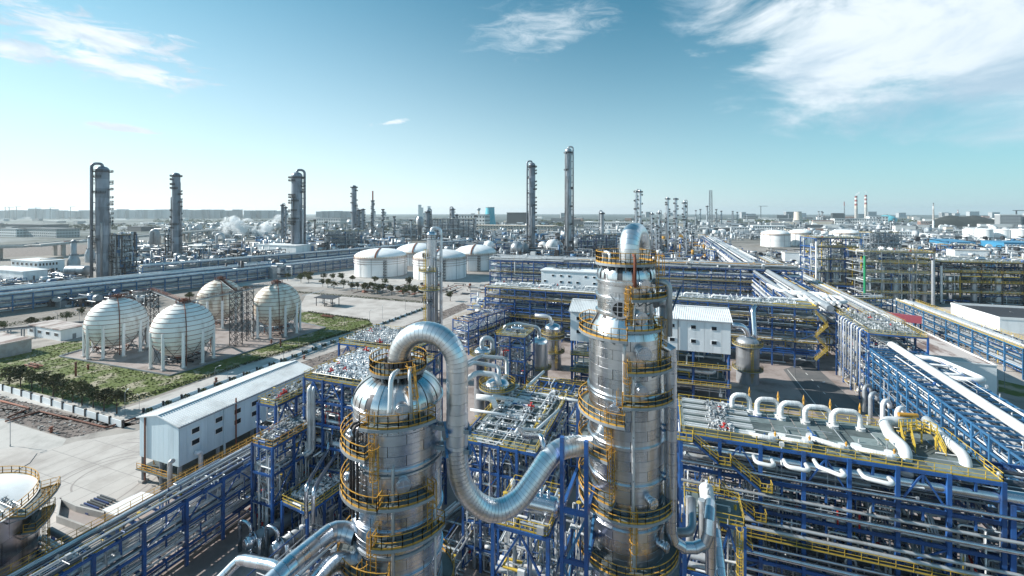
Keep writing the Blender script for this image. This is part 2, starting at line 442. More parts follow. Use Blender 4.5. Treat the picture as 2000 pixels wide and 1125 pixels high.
def stair(parent, a, b_, w, side, mk='yellow', sk='blue'):
    a = Vector(a); b_ = Vector(b_); side = Vector(side).normalized() * w / 2
    f = MB()
    for s in (-1, 1): f.beam(a + side * s, b_ + side * s, 0.1, 0.28, 1)
    n = max(3, int(abs(b_.z - a.z) / 0.22))
    for i in range(n + 1):
        p = a.lerp(b_, i / n); f.beam(p - side, p + side, 0.24, 0.04, 2)
    for s in (-1, 1):
        for z in (1.05, 0.55): f.beam(a + side * s + UZ * z, b_ + side * s + UZ * z, 0.07, 0.07)
        m = max(2, int((b_ - a).length / 1.3))
        for i in range(m + 1):
            p = a.lerp(b_, i / m) + side * s; f.beam(p, p + UZ * 1.05, 0.06, 0.06)
    return f.build('stair', [mk, sk, 'grating'], parent)
def pipe_run(name, parent, pts, r, mk, bend=None, n=12, flanges=False, **t):
    b = MB(); P = fillet(pts, bend or r * 2.6, 6)
    b.tube(P, r, n)
    if flanges:
        for p, q in ((pts[0], pts[1]), (pts[-1], pts[-2])):
            p = Vector(p); d = (Vector(q) - p).normalized(); b.cyl(p, p + d * 0.12, r * 1.45, n)
    return b.build(name, mk, parent, None if parent is not None else Vector(pts[0]), **t)
def pipework(name, parent, org, u, v, a, b_, z0, z1, n, seed, mats=('pipe', 'pipe_white', 'pipe_grey', 'blue', 'yellow'), rr=(0.06, 0.22), legs=True, blobs=0.25, **t):
    """a tangle of small orthogonal lines too fine to pick apart"""
    R = random.Random(seed); mb = MB(); u = Vector(u).normalized(); v = Vector(v).normalized(); org = Vector(org)
    wts = [6, 5, 4, 2, 1, 1][:len(mats)]
    for _ in range(n):
        mi = R.choices(range(len(mats)), wts)[0]; r = R.uniform(*rr) ** 1.0
        x, y, z = R.uniform(0, a), R.uniform(0, b_), R.uniform(z0, z1)
        p = [(x, y, z)]; ax = R.choice((0, 0, 1, 1, 2))
        for _k in range(R.choice((1, 2, 2, 3))):
            if ax == 0: x = min(max(x + R.choice((-1, 1)) * R.uniform(.08, .5) * a, 0), a)
            elif ax == 1: y = min(max(y + R.choice((-1, 1)) * R.uniform(.08, .5) * b_, 0), b_)
            else: z = min(max(z + R.choice((-1, 1)) * R.uniform(.15, .6) * (z1 - z0), z0), z1)
            p.append((x, y, z)); ax = (ax + R.choice((1, 2))) % 3
        W_ = [org + u * q[0] + v * q[1] + UZ * q[2] for q in p]
        for A, B in zip(W_, W_[1:]): mb.cyl(A, B, r, 6, mi, caps=False)
        if R.random() < blobs:
            q = W_[-1]; k = R.random()
            if k < 0.4: mb.cyl(q - UZ * r * 2, q + UZ * r * 3, r * 2.2, 8, mi)
            elif k < 0.7: mb.box(q, (r * 5, r * 4, r * 5), mi, u, v)
            else: mb.cyl(q, q + UZ * 0.9, 0.05, 5, mi); mb.cyl(q + UZ * 0.9, q + UZ * 0.95, 0.25, 8, len(mats) - 1)
    if parent is not None: return mb.build(name, list(mats), parent, kind='stuff', **t)
    return mb.build(name, list(mats), None, org, kind='stuff', **t)
def valves(name, parent, org, u, v, a, b_, n, seed, h=1.6, mats=('pipe', 'pipe_white', 'pipe_grey', 'red')):
    """banks of valves and flanges on a deck"""
    R = random.Random(seed); mb = MB(); u = Vector(u).normalized(); v = Vector(v).normalized(); org = Vector(org)
    rows = max(1, round(math.sqrt(n * b_ / a))); per = max(1, round(n / rows)); dirs = [R.random() < .5 for _ in range(rows)]
    for k in range(rows):                      # header line of every row
        q = org + v * (b_ * (k + .5) / rows + .35) + UZ * h * .35; r_ = R.uniform(.07, .16); mb.cyl(q, q + u * a, r_, 7, R.choice((0, 0, 2)), caps=False)
        q = q - v * .7; mb.cyl(q, q + u * a * R.uniform(.5, 1), r_ * .7, 7, R.choice((0, 2, 2)), caps=False)
    for i_ in range(n):
        k = min(rows - 1, i_ // per)
        p = org + u * (a * ((i_ % per) + .5) / per + R.uniform(-.2, .2)) + v * (b_ * (k + .5) / rows + R.uniform(-.15, .15)); s = R.uniform(0.55, 1.0); mi = R.choices(range(len(mats)), [5, 2, 4, .35][:len(mats)])[0]
        mb.cyl(p, p + UZ * h * s * .6, 0.09 * s, 6, mi)
        d = u if dirs[k] else v; q = p + UZ * h * s * .55
        mb.cyl(q - d * .7 * s, q + d * .7 * s, 0.16 * s, 7, mi)
        for k_ in (-.62, 0, .62): mb.cyl(q + d * (k_ * s - .05), q + d * (k_ * s + .05), 0.27 * s, 8, mi)
        mb.cyl(q, q + UZ * .55 * s, 0.13 * s, 6, mi); mb.cyl(q + UZ * .6 * s, q + UZ * .66 * s, 0.28 * s, 8, mi)
    return mb.build(name, list(mats), parent, kind='stuff')

def small_bore(t, A, d, nn, L, W_, levels, n, seed, mats=('pipe', 'pipe_grey', 'pipe_white', 'blue', 'red')):
    """drops, jumps, shoes and brackets between the levels of a rack, mostly on its near side"""
    R = random.Random(seed); b = MB(); lv = [0.5] + list(levels)
    for _ in range(n):
        k = R.randrange(len(lv) - 1); z0, z1 = lv[k], lv[k + 1]; s = R.uniform(0, L); o = R.random() ** 2 * W_; p = A + d * s + nn * o; mi = R.choices(range(5), [6, 4, 3, 2, .25])[0]; r = R.uniform(.05, .17); q = R.random()
        if q < .35: b.cyl(p + UZ * z0, p + UZ * (z0 + (z1 - z0) * R.uniform(.4, 1)), r, 6, mi, caps=False)
        elif q < .55:
            h = z0 + .5 + (z1 - z0) * R.uniform(.3, .8); e = p + d * R.uniform(1, 3.5); b.tube(fillet([p + UZ * z0, p + UZ * h, e + UZ * h, e + UZ * (z0 + .2)], r * 2.5, 3), r, 6, mi)
        elif q < .75: b.cyl(p + UZ * (z0 + .6), p + nn * R.uniform(1.5, 4) + UZ * (z0 + R.uniform(.6, 2.4)), r * 1.4, 7, mi)
        elif q < .88:
            for g in range(R.randrange(2, 6)): b.cyl(p + d * (g * .32) + UZ * (z0 + .6), p + d * (g * .32) + nn * R.uniform(2, 4) + UZ * (z1 - .4), r * .8, 6, mi)
        else:
            b.cyl(p + UZ * (z0 + .7), p + d * .9 + UZ * (z0 + .7), r * 2.2, 8, mi); b.cyl(p + d * .45 + UZ * (z0 + .7), p + d * .45 + UZ * (z0 + 1.5), .06, 5, mi); b.cyl(p + d * .45 + UZ * (z0 + 1.5), p + d * .45 + UZ * (z0 + 1.56), .3, 9, 4 if mi == 1 else mi)
    return b.build('small_bore_pipework', list(mats), t, kind='stuff')
# ================================================================== ground
def sheet(name, pts, mk, z, kind='structure', **t):
    b = MB(); b.v = [Vector((p.x, p.y, z)) for p in pts]
    area = sum(p.x * q.y - q.x * p.y for p, q in zip(pts, pts[1:] + pts[:1]))
    b.face(tuple(range(len(pts))) if area > 0 else tuple(reversed(range(len(pts)))))
    return b.build(name, mk, kind=kind, **t)
def gp(*pp): return [G(x, y) for x, y in pp]
b = MB(); N_ = 48; RAD = [0.01, 300, 1000, 3000, 7000, 14000]
b.lathe((0, 0, 0), [(r, 0) for r in reversed(RAD)], N_); b.build('ground', 'ground', kind='structure')
def road_strip(name, a, c, w, mk, z):
    a = Vector(a); c = Vector(c); d = (c - a).normalized(); s = d.cross(UZ) * w / 2
    return sheet(name, [a - s, c - s, c + s, a + s], mk, z)
# roads
sheet('road', gp((-420, 1010), (0, 905), (150, 862), (268, 842), (640, 655), (905, 560), (985, 560), (900, 625), (690, 690), (240, 990), (-60, 1220), (-700, 1500)), 'concrete_pale', 0.02)
sheet('road', gp((-500, 840), (0, 818), (130, 858), (100, 900), (0, 935), (-500, 1010)), 'concrete', 0.012)
sheet('traffic_island', gp((-200, 930), (0, 878), (46, 872), (72, 886), (58, 905), (0, 938), (-200, 1020)), 'concrete_pale', 0.12)
sheet('road', gp((-60, 745), (0, 742), (215, 806), (290, 783), (480, 712), (722, 640), (842, 596), (852, 602), (735, 652), (500, 733), (280, 815), (235, 826), (-60, 762)), 'concrete', 0.016)
sheet('dirt_plot', gp((-300, 760), (-40, 760), (236, 836), (275, 812), (420, 772), (268, 828), (130, 856), (0, 815), (-300, 760 + 60)), 'dirt', 0.01)
sheet('gravel_strip', gp((283, 820), (500, 738), (740, 656), (905, 592), (918, 600), (760, 672), (560, 745), (300, 838)), 'dirt', 0.028)
sheet('yard', gp((585, 600), (600, 572), (850, 592), (832, 604), (730, 626), (592, 607)), 'concrete_pale', 0.022)
sheet('far_yard', gp((420, 558), (700, 520), (1000, 545), (905, 575), (600, 560)), 'concrete', 0.008)
grass = sheet('grass_field', gp((-40, 742), (-20, 700), (130, 668), (420, 634), (600, 609), (722, 626), (728, 636), (470, 712), (285, 780), (215, 800)), 'grass', 0.03)
for o in [grass]: pass
# sphere pad and its kerb
pad = gp((116, 697), (332, 735), (636, 641), (505, 612), (400, 612))
sheet('concrete_pad', pad, 'pink_slab', 0.06)
kb = thing('low_kerb_wall', 'low dark kerb wall round the slab under the four spherical tanks', 'kerb', pad[0])
for a, c in zip(pad, pad[1:] + pad[:1]):
    k = MB(); k.beam(a + UZ * 0.25, c + UZ * 0.25, 0.3, 0.5); k.build('kerb_side', 'steel_grey', kb)
# grass tufts
R = random.Random(3); tf = MB()
ga, gb_, gc, gd = G(-20, 735), G(230, 790), G(722, 632), G(300, 650)
def inpoly(p, poly):
    c = False
    for q, r in zip(poly, poly[1:] + poly[:1]):
        if (q.y > p.y) != (r.y > p.y) and p.x < (r.x - q.x) * (p.y - q.y) / (r.y - q.y) + q.x: c = not c
    return c
gpoly = gp((-40, 742), (-20, 700), (130, 668), (420, 634), (600, 609), (722, 626), (728, 636), (470, 712), (285, 780), (215, 800))
xs = [p.x for p in gpoly]; ys = [p.y for p in gpoly]; cnt = 0
while cnt < 5000:
    p = Vector((R.uniform(min(xs), max(xs)), R.uniform(min(ys), max(ys)), 0.03))
    if not inpoly(p, gpoly) or inpoly(p, pad): continue
    cnt += 1; a = R.uniform(0, 6.28); s = R.uniform(.15, .45); h = R.uniform(.08, .3)
    d = Vector((math.cos(a), math.sin(a), 0)); n = len(tf.v); e = d.cross(UZ)
    tf.v += [p - d * s, p + d * s, p + e * .2 + UZ * h]; tf.face((n, n + 1, n + 2))
    n = len(tf.v); tf.v += [p - e * s, p + e * s, p + d * .2 + UZ * h]; tf.face((n, n + 1, n + 2))
tf.build('grass', 'blade', kind='stuff', label='patchy yellow green grass round the spherical tanks')
# plant yard slabs
sheet('plant_yard', [C(-70, 40), C(75, 30), C(140, 150), C(130, 215), C(-12, 260), C(-40, 160), C(-66, 96)], 'pink_slab', 0.034)
# asphalt lane between the white plant house and the right rack
la = sheet('lane', gp((1530, 722), (1580, 705), (1720, 830), (1610, 830)), 'asphalt', 0.05)
mk_ = MB()
for i in range(9):
    a = G(1562 + i * 11.5, 716 + i * 12.5); c = G(1566 + i * 11.5, 720 + i * 12.5)
    mk_.beam(a + UZ * 0.056, c + UZ * 0.056, .25, .004)
mk_.beam(G(1538, 722) + UZ * .056, G(1625, 830) + UZ * .056, .2, .004)
mk_.build('lane_marking', 'mark', la, kind='structure')
sheet('road', gp((1950, 760), (2300, 850), (2300, 780), (1990, 730), (1905, 690)), 'concrete_pale', 0.02)
sheet('verge', gp((1950, 742), (2200, 800), (2200, 830), (1950, 765)), 'grass', 0.04)
sheet('road', [C(150, 190), C(300, 240), C(300, 270), C(150, 215)], 'concrete_pale', 0.014)

# ================================================================== hedge + trees
def leaf_clump(b, c, r, n, R, s, mi=0, sz=0.8):
    for _ in range(n):
        while True:
            p = Vector((R.uniform(-1, 1), R.uniform(-1, 1), R.uniform(-1, 1)))
            if 0.25 < p.length < 1: break
        q = c + Vector((p.x * r, p.y * r, p.z * r * sz))
        d = Vector((R.uniform(-1, 1), R.uniform(-1, 1), R.uniform(-.6, .6))).normalized()
        x, y = perp(d); k = R.uniform(.6, 1.3) * s; n0 = len(b.v)
        b.v += [q - x * k, q + y * k * .7, q + x * k, q - y * k * .7]; b.face((n0, n0 + 1, n0 + 2, n0 + 3), mi)
def tree_mesh(seed, h):
    R = random.Random(seed); t = MB(); c = MB()
    t.cyl((0, 0, 0), (0, 0, h * .55), .14, 6, 0, .08)
    for k in range(4):
        a = k * 1.6 + R.random(); e = Vector((math.cos(a) * h * .25, math.sin(a) * h * .25, h * .68)); t.cyl((0, 0, h * .32), e, .07, 5, 0, .03)
    for k in range(13):
        a = R.uniform(0, 6.28); q = R.uniform(0, .36) * h
        leaf_clump(c, Vector((math.cos(a) * q, math.sin(a) * q, h * R.uniform(.48, .86))), h * R.uniform(.08, .24), 60, R, h * .042)
    return t.mesh('trunk', ['bark']), c
TREES = []
for i in range(5):
    tm, cm_ = tree_mesh(20 + i, 1.0 * 5.2)
    TREES.append((tm, cm_.mesh('crown', ['leaf' if i % 2 else 'leaf_olive'])))
def tree(loc, s, k, label, group):
    tm, cm_ = TREES[k % 5]
    o = thing('tree', label, 'tree', loc, group)
    o.rotation_euler = (0, 0, k * 1.3); o.scale = (s, s, s * (0.9 + 0.2 * ((k * 7) % 5) / 5))
    for n, me in (('trunk', tm), ('crown', cm_)):
        c = bpy.data.objects.new(n, me); COL.objects.link(c); c.parent = o
    return o
trow = [(18, 752), (40, 757), (62, 762), (83, 768), (104, 775), (122, 780), (142, 786), (160, 792), (182, 797), (203, 803), (228, 808)]
for i, (x, y) in enumerate(trow):
    tree(G(x, y), 1.3 + 0.14 * math.sin(i * 2.1), i, 'street tree in the row behind the panelled boundary wall, ' + 'leftmost,second from left,third from left,fourth from left,fifth from left,middle one,fifth from right,fourth from right,third from right,second from right,rightmost'.split(',')[i], 'trees behind the boundary wall')
R = random.Random(9); k = 0
for x, y in [(562, 548), (590, 552), (606, 553), (628, 560), (640, 562), (655, 566), (670, 563), (686, 569), (700, 567), (712, 573), (724, 570), (738, 575), (750, 572), (764, 577), (778, 574), (790, 579), (800, 576), (812, 581), (822, 580), (596, 545), (608, 545), (630, 547), (650, 549), (668, 551), (690, 551), (735, 556), (755, 558), (800, 562), (880, 588)]:
    tree(G(x + R.uniform(-3, 3), y), R.uniform(1.15, 1.6), k, 'round dark tree in the belt between the parking yard and the white domed tanks', 'trees before the domed tanks'); k += 1
for x, y in [(60, 640), (95, 636), (130, 628), (160, 618), (8, 648), (370, 588), (480, 570)]:
    tree(G(x, y), R.uniform(0.9, 1.2), k, 'round dark tree along the foot of the long blue pipe rack', 'trees by the blue pipe rack'); k += 1
def hedge(a, c, w, h, label, seed=1):
    R = random.Random(seed); b = MB(); a = Vector(a); c = Vector(c); L = (c - a).length; n = int(L / .8)
    for i in range(n): leaf_clump(b, a.lerp(c, i / n) + UZ * h * .5, max(w, h) * .6, 14, R, .26)
    return b.build('hedge', 'leaf', None, a, label=label, cat='hedge')
hedge(G(240, 788), G(470, 716), 1, 1.0, 'clipped low hedge along the grass edge, nearest stretch left of the plant house roof', 1)
hedge(G(474, 714), G(728, 634), 1, 1.0, 'clipped low hedge along the grass edge, far stretch beside the lit slab', 2)
hedge(G(602, 610), G(722, 627), 1, .9, 'short clipped hedge between the grass and the pale parking yard', 3)
hedge(G(560, 570), G(826, 592), 1.4, 1.2, 'dark hedge along the back of the parking yard with the shelter', 4)
hedge(G(0, 640), G(170, 612), 2, 1.6, 'dark hedge at the foot of the long blue pipe rack on the left', 5)
# ================================================================== boundary walls
def panel_wall(label, a, c, n, h, mk, pk, dome=False):
    t = thing('boundary_wall', label, 'wall', a); a = Vector(a); c = Vector(c)
    for i in range(n + 1):
        p = a.lerp(c, i / n); bar('post', t, p, p + UZ * (h + .35), .45, .45, pk)
    s = (c - a).normalized().cross(UZ)
    for i in range(n):
        p = a.lerp(c, (i + .06) / n); q = a.lerp(c, (i + .94) / n)
        m = MB(); m.hexa([p - s * .09, p + s * .09, q + s * .09, q - s * .09] + [v + UZ * h for v in (p - s * .09, p + s * .09, q + s * .09, q - s * .09)])
        m.build('wall_panel', mk, t)
panel_wall('pale panelled wall with dark posts in front of the row of street trees', G(-60, 742), G(240, 836), 15, 1.7, 'siding', 'steel_dark')
panel_wall('low pale panelled fence with dark posts along the road beside the grass', G(280, 806), G(842, 598), 30, 0.9, 'siding_blue', 'steel_dark')
R = random.Random(5)
for i in range(30):
    p = G(280, 806).lerp(G(842, 598), (i + .5) / 30) + Vector((.9, -1.6, 0))
    b = MB(); leaf_clump(b, UZ * .55, .85, 60, R, .24); m = b.mesh('round_shrub', ['leaf'])
    o = bpy.data.objects.new('round_shrub', m); COL.objects.link(o); o.location = p
    tag(o, 'small rounded shrub against the low panelled fence beside the road', 'shrub', 'shrubs along the low fence')
pipe_run('kerb_pipe', None, [G(0, 785) + UZ * .4, G(58, 800) + UZ * .4, G(15, 818) + UZ * .4], .22, 'rust', label='rusty ground pipe bending round the left part of the dirt plot', cat='pipe')
pipe_run('kerb_pipe', None, [G(10, 826) + UZ * .4, G(78, 806) + UZ * .4, G(208, 838) + UZ * .4, G(268, 818) + UZ * .4], .22, 'rust', label='long rusty ground pipe crossing the dirt plot beside the left plant house', cat='pipe')
# ================================================================== lamps
def lamp_proto():
    t = thing('street_lamp', 'tmp', 'street lamp', (0, 0, 0), 'street lamps in the plant')
    b = MB(); b.cyl((0, 0, 0), (0, 0, .6), .14, 8); b.tube(fillet([(0, 0, 0.6), (0, 0, 8), (1.5, 0, 8.3)], 1.0, 5), .075, 7); b.build('pole', 'steel_grey', t)
    b = MB(); b.hexa([Vector(q) for q in ((1.3, -.16, 8.2), (2.1, -.12, 8.33), (2.1, .12, 8.33), (1.3, .16, 8.2), (1.3, -.16, 8.34), (2.1, -.12, 8.43), (2.1, .12, 8.43), (1.3, .16, 8.34))]); b.build('lamp_head', 'trim', t)
    return t
LP = lamp_proto(); first = True
lamps = [(445, 770, 'beside the roof of the left plant house'), (420, 758, 'at the bend of the road near the grass'), (244, 812, 'standing at the end of the tree row'), (272, 800, 'short one at the corner of the low fence'), (20, 872, 'on the traffic island at the left edge'), (554, 712, 'in front of the lit green slab'), (583, 676, 'on the road edge beside the green lawn'), (673, 645, 'by the corner of the lawn'), (722, 632, 'at the near corner of the parking yard'), (747, 622, 'on the near edge of the parking yard'), (792, 605, 'on the parking yard under an orange streak'), (155, 632, 'left of the first spherical tank'), (112, 636, 'before the long blue rack'), (1553, 737, 'on the asphalt lane in shade'), (1600, 792, 'nearest one on the asphalt lane'), (1962, 757, 'behind the stained flat roof'), (1870, 614, 'beyond the right rack'), (1980, 636, 'beside the small white hut on the right')]
for i, (x, y, lab) in enumerate(lamps):
    o = LP if i == 0 else copy_tree(LP)
    o['label'] = 'slim grey street lamp ' + lab; o.location = G(x, y); o.rotation_euler = (0, 0, 0.4 + i * .9)
    s = .8 if i not in (3,) else .5; o.scale = (s, s, s)
# small red hydrants / standpipes and the odd bits on the grass
def standpipe(px, py, h, lab):
    t = thing('standpipe', lab, 'standpipe', G(px, py)); p = G(px, py)
    b = MB(); b.cyl(p, p + UZ * h, .3, 8); b.cyl(p + UZ * h, p + UZ * (h + .3), .42, 8); b.build('body', 'rust', t)
    b = MB(); b.cyl(p + UZ * h * .7, p + UZ * h * .7 + UX * .9, .14, 7); b.cyl(p + UZ * h * .5, p + UZ * h * .5 - UX * .9, .14, 7); b.build('outlet', 'rust', t)
for x, y, h, lab in ((148, 735, 4.5, 'tall rusty standpipe on the dry grass left of the spheres'), (172, 722, 1.6, 'stubby rusty pump beside the tall standpipe'), (548, 678, 3.0, 'dark red standpipe on the lawn before the fourth sphere'), (530, 672, 1.6, 'dark red hydrant on the lawn near the slab edge'), (422, 752, 2.0, 'bright red hydrant post on the road behind the left plant house'), (100, 845, 1.2, 'small red hydrant in the dirt plot'), (594, 702, 1.2, 'small red hydrant on the gravel strip')):
    standpipe(x, y, h, lab)
def skid(px, py, lab):
    p = G(px, py); t = thing('pipe_skid', lab, 'pipe skid', p)
    for k in (-.8, .8): rod('pipe', t, p + UX * -4 + UY * k + UZ * .9, p + UX * 4 + UY * k + UZ * .9, .18, 'rust')
    for k in (-3, 0, 3): bar('support', t, p + UX * k + UY * -1.2 + UZ * .6, p + UX * k + UY * 1.2 + UZ * .6, .3, .3, 'rust'); bar('support', t, p + UX * k, p + UX * k + UZ * .6, .3, .3, 'rust')
    valves('valve_bank', t, p + UX * -3.5 + UY * -1, UX, UY, 7, 2, 7, px, 1.6, ('rust', 'rust', 'steel_dark'))
skid(66, 718, 'low rusty pipe skid lying in the dry grass far left'); skid(640, 620, 'low red pipe skid on the lawn at the yard edge')
# shelter on the parking yard
p = G(640, 597); sh = thing('shelter', 'open steel canopy on posts standing on the pale parking yard', 'shelter', p)
ex, ey = UX * 1, UY * 1
for i in (-6, 0, 6):
    for j in (-2.6, 2.6): bar('post', sh, p + ex * i + ey * j, p + ex * i + ey * j + UZ * 5, .3, .3, 'steel_dark')
b = MB(); b.hexa([p + ex * i * 7 + ey * j * 3.6 + UZ * (5 + k + j * .25) for k in (0, .3) for (i, j) in ((-1, -1), (1, -1), (1, 1), (-1, 1))]); b.build('roof', 'steel_dark', sh)
pipework('pump_set', sh, p - ex * 5 - ey * 2, UX, UY, 10, 4, .2, 2, 26, 4, ('steel_dark', 'pipe_grey'), (.08, .2))
pipe_run('ground_pipe', None, [G(590, 592) + UZ * 4.5, G(634, 580) + UZ * 4.5], .16, 'pipe_white', label='thin pale pipe from the fourth sphere to the canopy', cat='pipe')
# small green-roofed gatehouse and low sheds by the left rack
def hut(px, py, wx, wy, h, rmat, wmat, lab, name='shed', cat='shed', rot=0, nwin=4, over=.5):
    p = G(px, py); t = thing(name, lab, cat, p); b = MB(); b.box(p + UZ * h / 2, (wx, wy, h)); b.build('wall', wmat, t)
    b = MB(); b.box(p + UZ * (h + .2), (wx + over, wy + over, .4)); b.build('roof', rmat, t)
    for i in range(nwin):
        x = -wx / 2 + wx * (i + .5) / nwin
        f = MB(); f.box(p + UX * x - UY * (wy / 2 + .02) + UZ * h * .55, (wx / nwin * .5, .12, h * .32)); w = f.build('window', 'trim', t)
        f = MB(); f.box(p + UX * x - UY * (wy / 2 + .08) + UZ * h * .55, (wx / nwin * .42, .06, h * .26)); f.build('pane', 'glass', w)
    f = MB(); f.box(p + UX * (wx / 2 + .03) + UZ * 1.1, (.1, 1.2, 2.2)); f.build('door', 'steel_grey', t)
    return t
hut(112, 655, 26, 9, 4.5, 'roof_stain', 'siding', 'long low pale shed with a brownish flat roof left of the spheres')
hut(-10, 690, 22, 12, 5, 'roof_stain', 'pipe_grey', 'low shed with a sloping grey roof at the left edge', nwin=2)
hut(1985, 632, 18, 9, 5, 'trim', 'siding', 'small white flat roofed hut beyond the right pipe rack', nwin=3)

M['joint'] = mat('paving_joint', (0.30, 0.28, 0.27), 0.9)
M['tyre'] = mat('tyre_marks', (0.33, 0.30, 0.285), 0.9)
rp_ = gp((-420, 1010), (0, 905), (150, 862), (268, 842), (640, 655), (905, 560), (985, 560), (900, 625), (690, 690), (240, 990), (-60, 1220), (-700, 1500))
jb = MB(); dX2 = C(1, -.364).normalized(); dY2 = C(.364, 1).normalized()
o_ = C(-150, 40)
for i in range(70):
    for (ua, ub, st_) in ((dY2, dX2, 4.0), (dX2, dY2, 6.0)):
        prev = None
        for k in range(160):
            q = o_ + ub * (i * st_) + ua * (k * 2.0); ins = inpoly(q, rp_)
            if ins and prev is not None: a_ = prev + UZ * .026; c_ = q + UZ * .026; s_ = (c_ - a_).cross(UZ).normalized() * .06; n0 = len(jb.v); jb.v += [a_ - s_, a_ + s_, c_ + s_, c_ - s_]; jb.face((n0, n0 + 1, n0 + 2, n0 + 3))
            prev = q if ins else None
jb.build('paving_joints', 'joint', None, None, kind='structure')
tb_ = MB()
for (x, y, r0, r1, a0, a1) in ((215, 935, 9, 9, 100, 230), (215, 935, 10.6, 10.6, 95, 225), (150, 930, 15, 13, 20, 120), (150, 930, 16.8, 14.8, 20, 120), (60, 950, 22, 20, -20, 70), (60, 950, 24, 22, -20, 70), (230, 925, 6, 7, 120, 260), (760, 585, 14, 14, 0, 150), (760, 585, 15.8, 15.8, 0, 150)):
    c_ = G(x, y); prev = None
    for k in range(25):
        t_ = k / 24; a = math.radians(a0 + (a1 - a0) * t_); r = r0 + (r1 - r0) * t_; w = .16
        A_, B_ = c_ + Vector((math.cos(a) * (r - w), math.sin(a) * (r - w), .032)), c_ + Vector((math.cos(a) * (r + w), math.sin(a) * (r + w), .032))
        if prev: n0 = len(tb_.v); tb_.v += [prev[0], prev[1], B_, A_]; tb_.face((n0, n0 + 1, n0 + 2, n0 + 3))
        prev = (A_, B_)
tb_.build('tyre_marks', 'tyre', None, None, kind='structure')

R = random.Random(15); rb = MB(); dp = gp((-300, 760), (-40, 760), (236, 836), (275, 812), (420, 772), (268, 828), (130, 856), (0, 815), (-300, 820)); gs = gp((283, 820), (500, 738), (740, 656), (905, 592), (918, 600), (760, 672), (560, 745), (300, 838))
for poly, n in ((dp, 2600), (gs, 1500)):
    xs = [p.x for p in poly]; ys = [p.y for p in poly]; c = 0; tries = 0
    while c < n and tries < 60000:
        tries += 1; p = Vector((R.uniform(min(xs), max(xs)), R.uniform(min(ys), max(ys)), .05))
        if inpoly(p, poly):
            c += 1; s_ = R.uniform(.12, .5) ** 1.3; a = R.uniform(0, 3); rb.box(p, (s_ * 1.4, s_, s_ * .8), R.choice((0, 0, 1)), Vector((math.cos(a), math.sin(a), 0)), Vector((-math.sin(a), math.cos(a), 0)))
rb.build('rubble', ['dirt', 'concrete'], kind='stuff', label='stones and rubble scattered over the dirt plot and gravel strip')
# ================================================================== the two great columns
class Col:
    def __init__(s, c, t):
        s.c = Vector((c.x, c.y, 0)); s.t = t
        s.f = s.c.normalized(); s.rt = s.f.cross(UZ).normalized()
    def at(s, a, r, z):                      # a: degrees right of the side that faces the camera
        a = math.radians(a); return s.c + (-s.f * math.cos(a) + s.rt * math.sin(a)) * r + UZ * z
    def out(s, a): return (s.at(a, 1, 0) - s.c).normalized()
def panel_mesh(r, h, ang, lip=0.03, n=9):
    b = MB(); ang *= 0.985
    a = [-ang / 2 + ang * i / n for i in range(n + 1)]
    m = n + 1; hm = h * .5
    for z0_, r0_, z1_, r1_ in ((0, r - lip, .01, r), (.01, r, hm - .012, r + .004), (hm - .012, r + .004, hm, r - .014), (hm, r - .014, hm + .012, r + .004), (hm + .012, r + .004, h - .02, r + .008), (h - .02, r + .008, h - .008, r - lip)):
        q = len(b.v)
        for z, rr in ((z0_, r0_), (z1_, r1_)):
            for t in a: b.v.append(Vector((rr * math.cos(t), rr * math.sin(t), z)))
        for i in range(n): b.face((q + i, q + i + 1, q + m + i + 1, q + m + i), 0, True)
    return b
def clad(col, r, z0, z1, course, npan, mk, seed):
    """courses of separate sheet panels lapped over one another"""
    R = random.Random(seed); nz = max(1, round((z1 - z0) / course)); h = (z1 - z0) / nz; ang = 2 * math.pi / npan
    me = panel_mesh(r, h, ang).mesh('panel', [mk]); ms = []
    off = col.c - WL[col.t.name]
    for k in range(nz):
        for i in range(npan):
            a = ang * (i + .5 * (k % 2)) + R.uniform(-.004, .004)
            m4 = Matrix.Translation(off + UZ * (z0 + k * h)) @ Matrix.Rotation(a, 4, 'Z')
            m4 = m4 @ Matrix.Translation((r, 0, 0)) @ Matrix.Rotation(R.uniform(-.006, .006), 4, 'Y') @ Matrix.Rotation(R.uniform(-.005, .005), 4, 'Z') @ Matrix.Translation((-r + R.uniform(-.012, .012), 0, 0))
            ms.append(m4)
    copies('cladding_panel', col.t, me, ms)
def gores(col, prof, n, mk, seed):
    R = random.Random(seed); b = MB(); ang = 2 * math.pi / n * .993; m = 4
    for (r, z) in prof:
        for i in range(m): t = -ang / 2 + ang * i / (m - 1); b.v.append(Vector((r * math.cos(t), r * math.sin(t), z)))
    for k in range(len(prof) - 1):
        for i in range(m - 1): b.face((k * m + i, k * m + i + 1, (k + 1) * m + i + 1, (k + 1) * m + i), 0, True)
    me = b.mesh('gore', [mk]); off = col.c - WL[col.t.name]
    copies('head_gore', col.t, me, [Matrix.Translation(off) @ Matrix.Rotation(2 * math.pi * i / n, 4, 'Z') @ Matrix.Rotation(R.uniform(-.0025, .0025), 4, 'Y') for i in range(n)])
def band(col, r, z, w, h, mk):
    b = MB(); b.lathe(col.c + UZ * z, [(r, -h / 2), (r + w, -h / 2), (r + w, h / 2), (r, h / 2)], 56, smooth=False); b.build('stiffening_ring', mk, col.t)
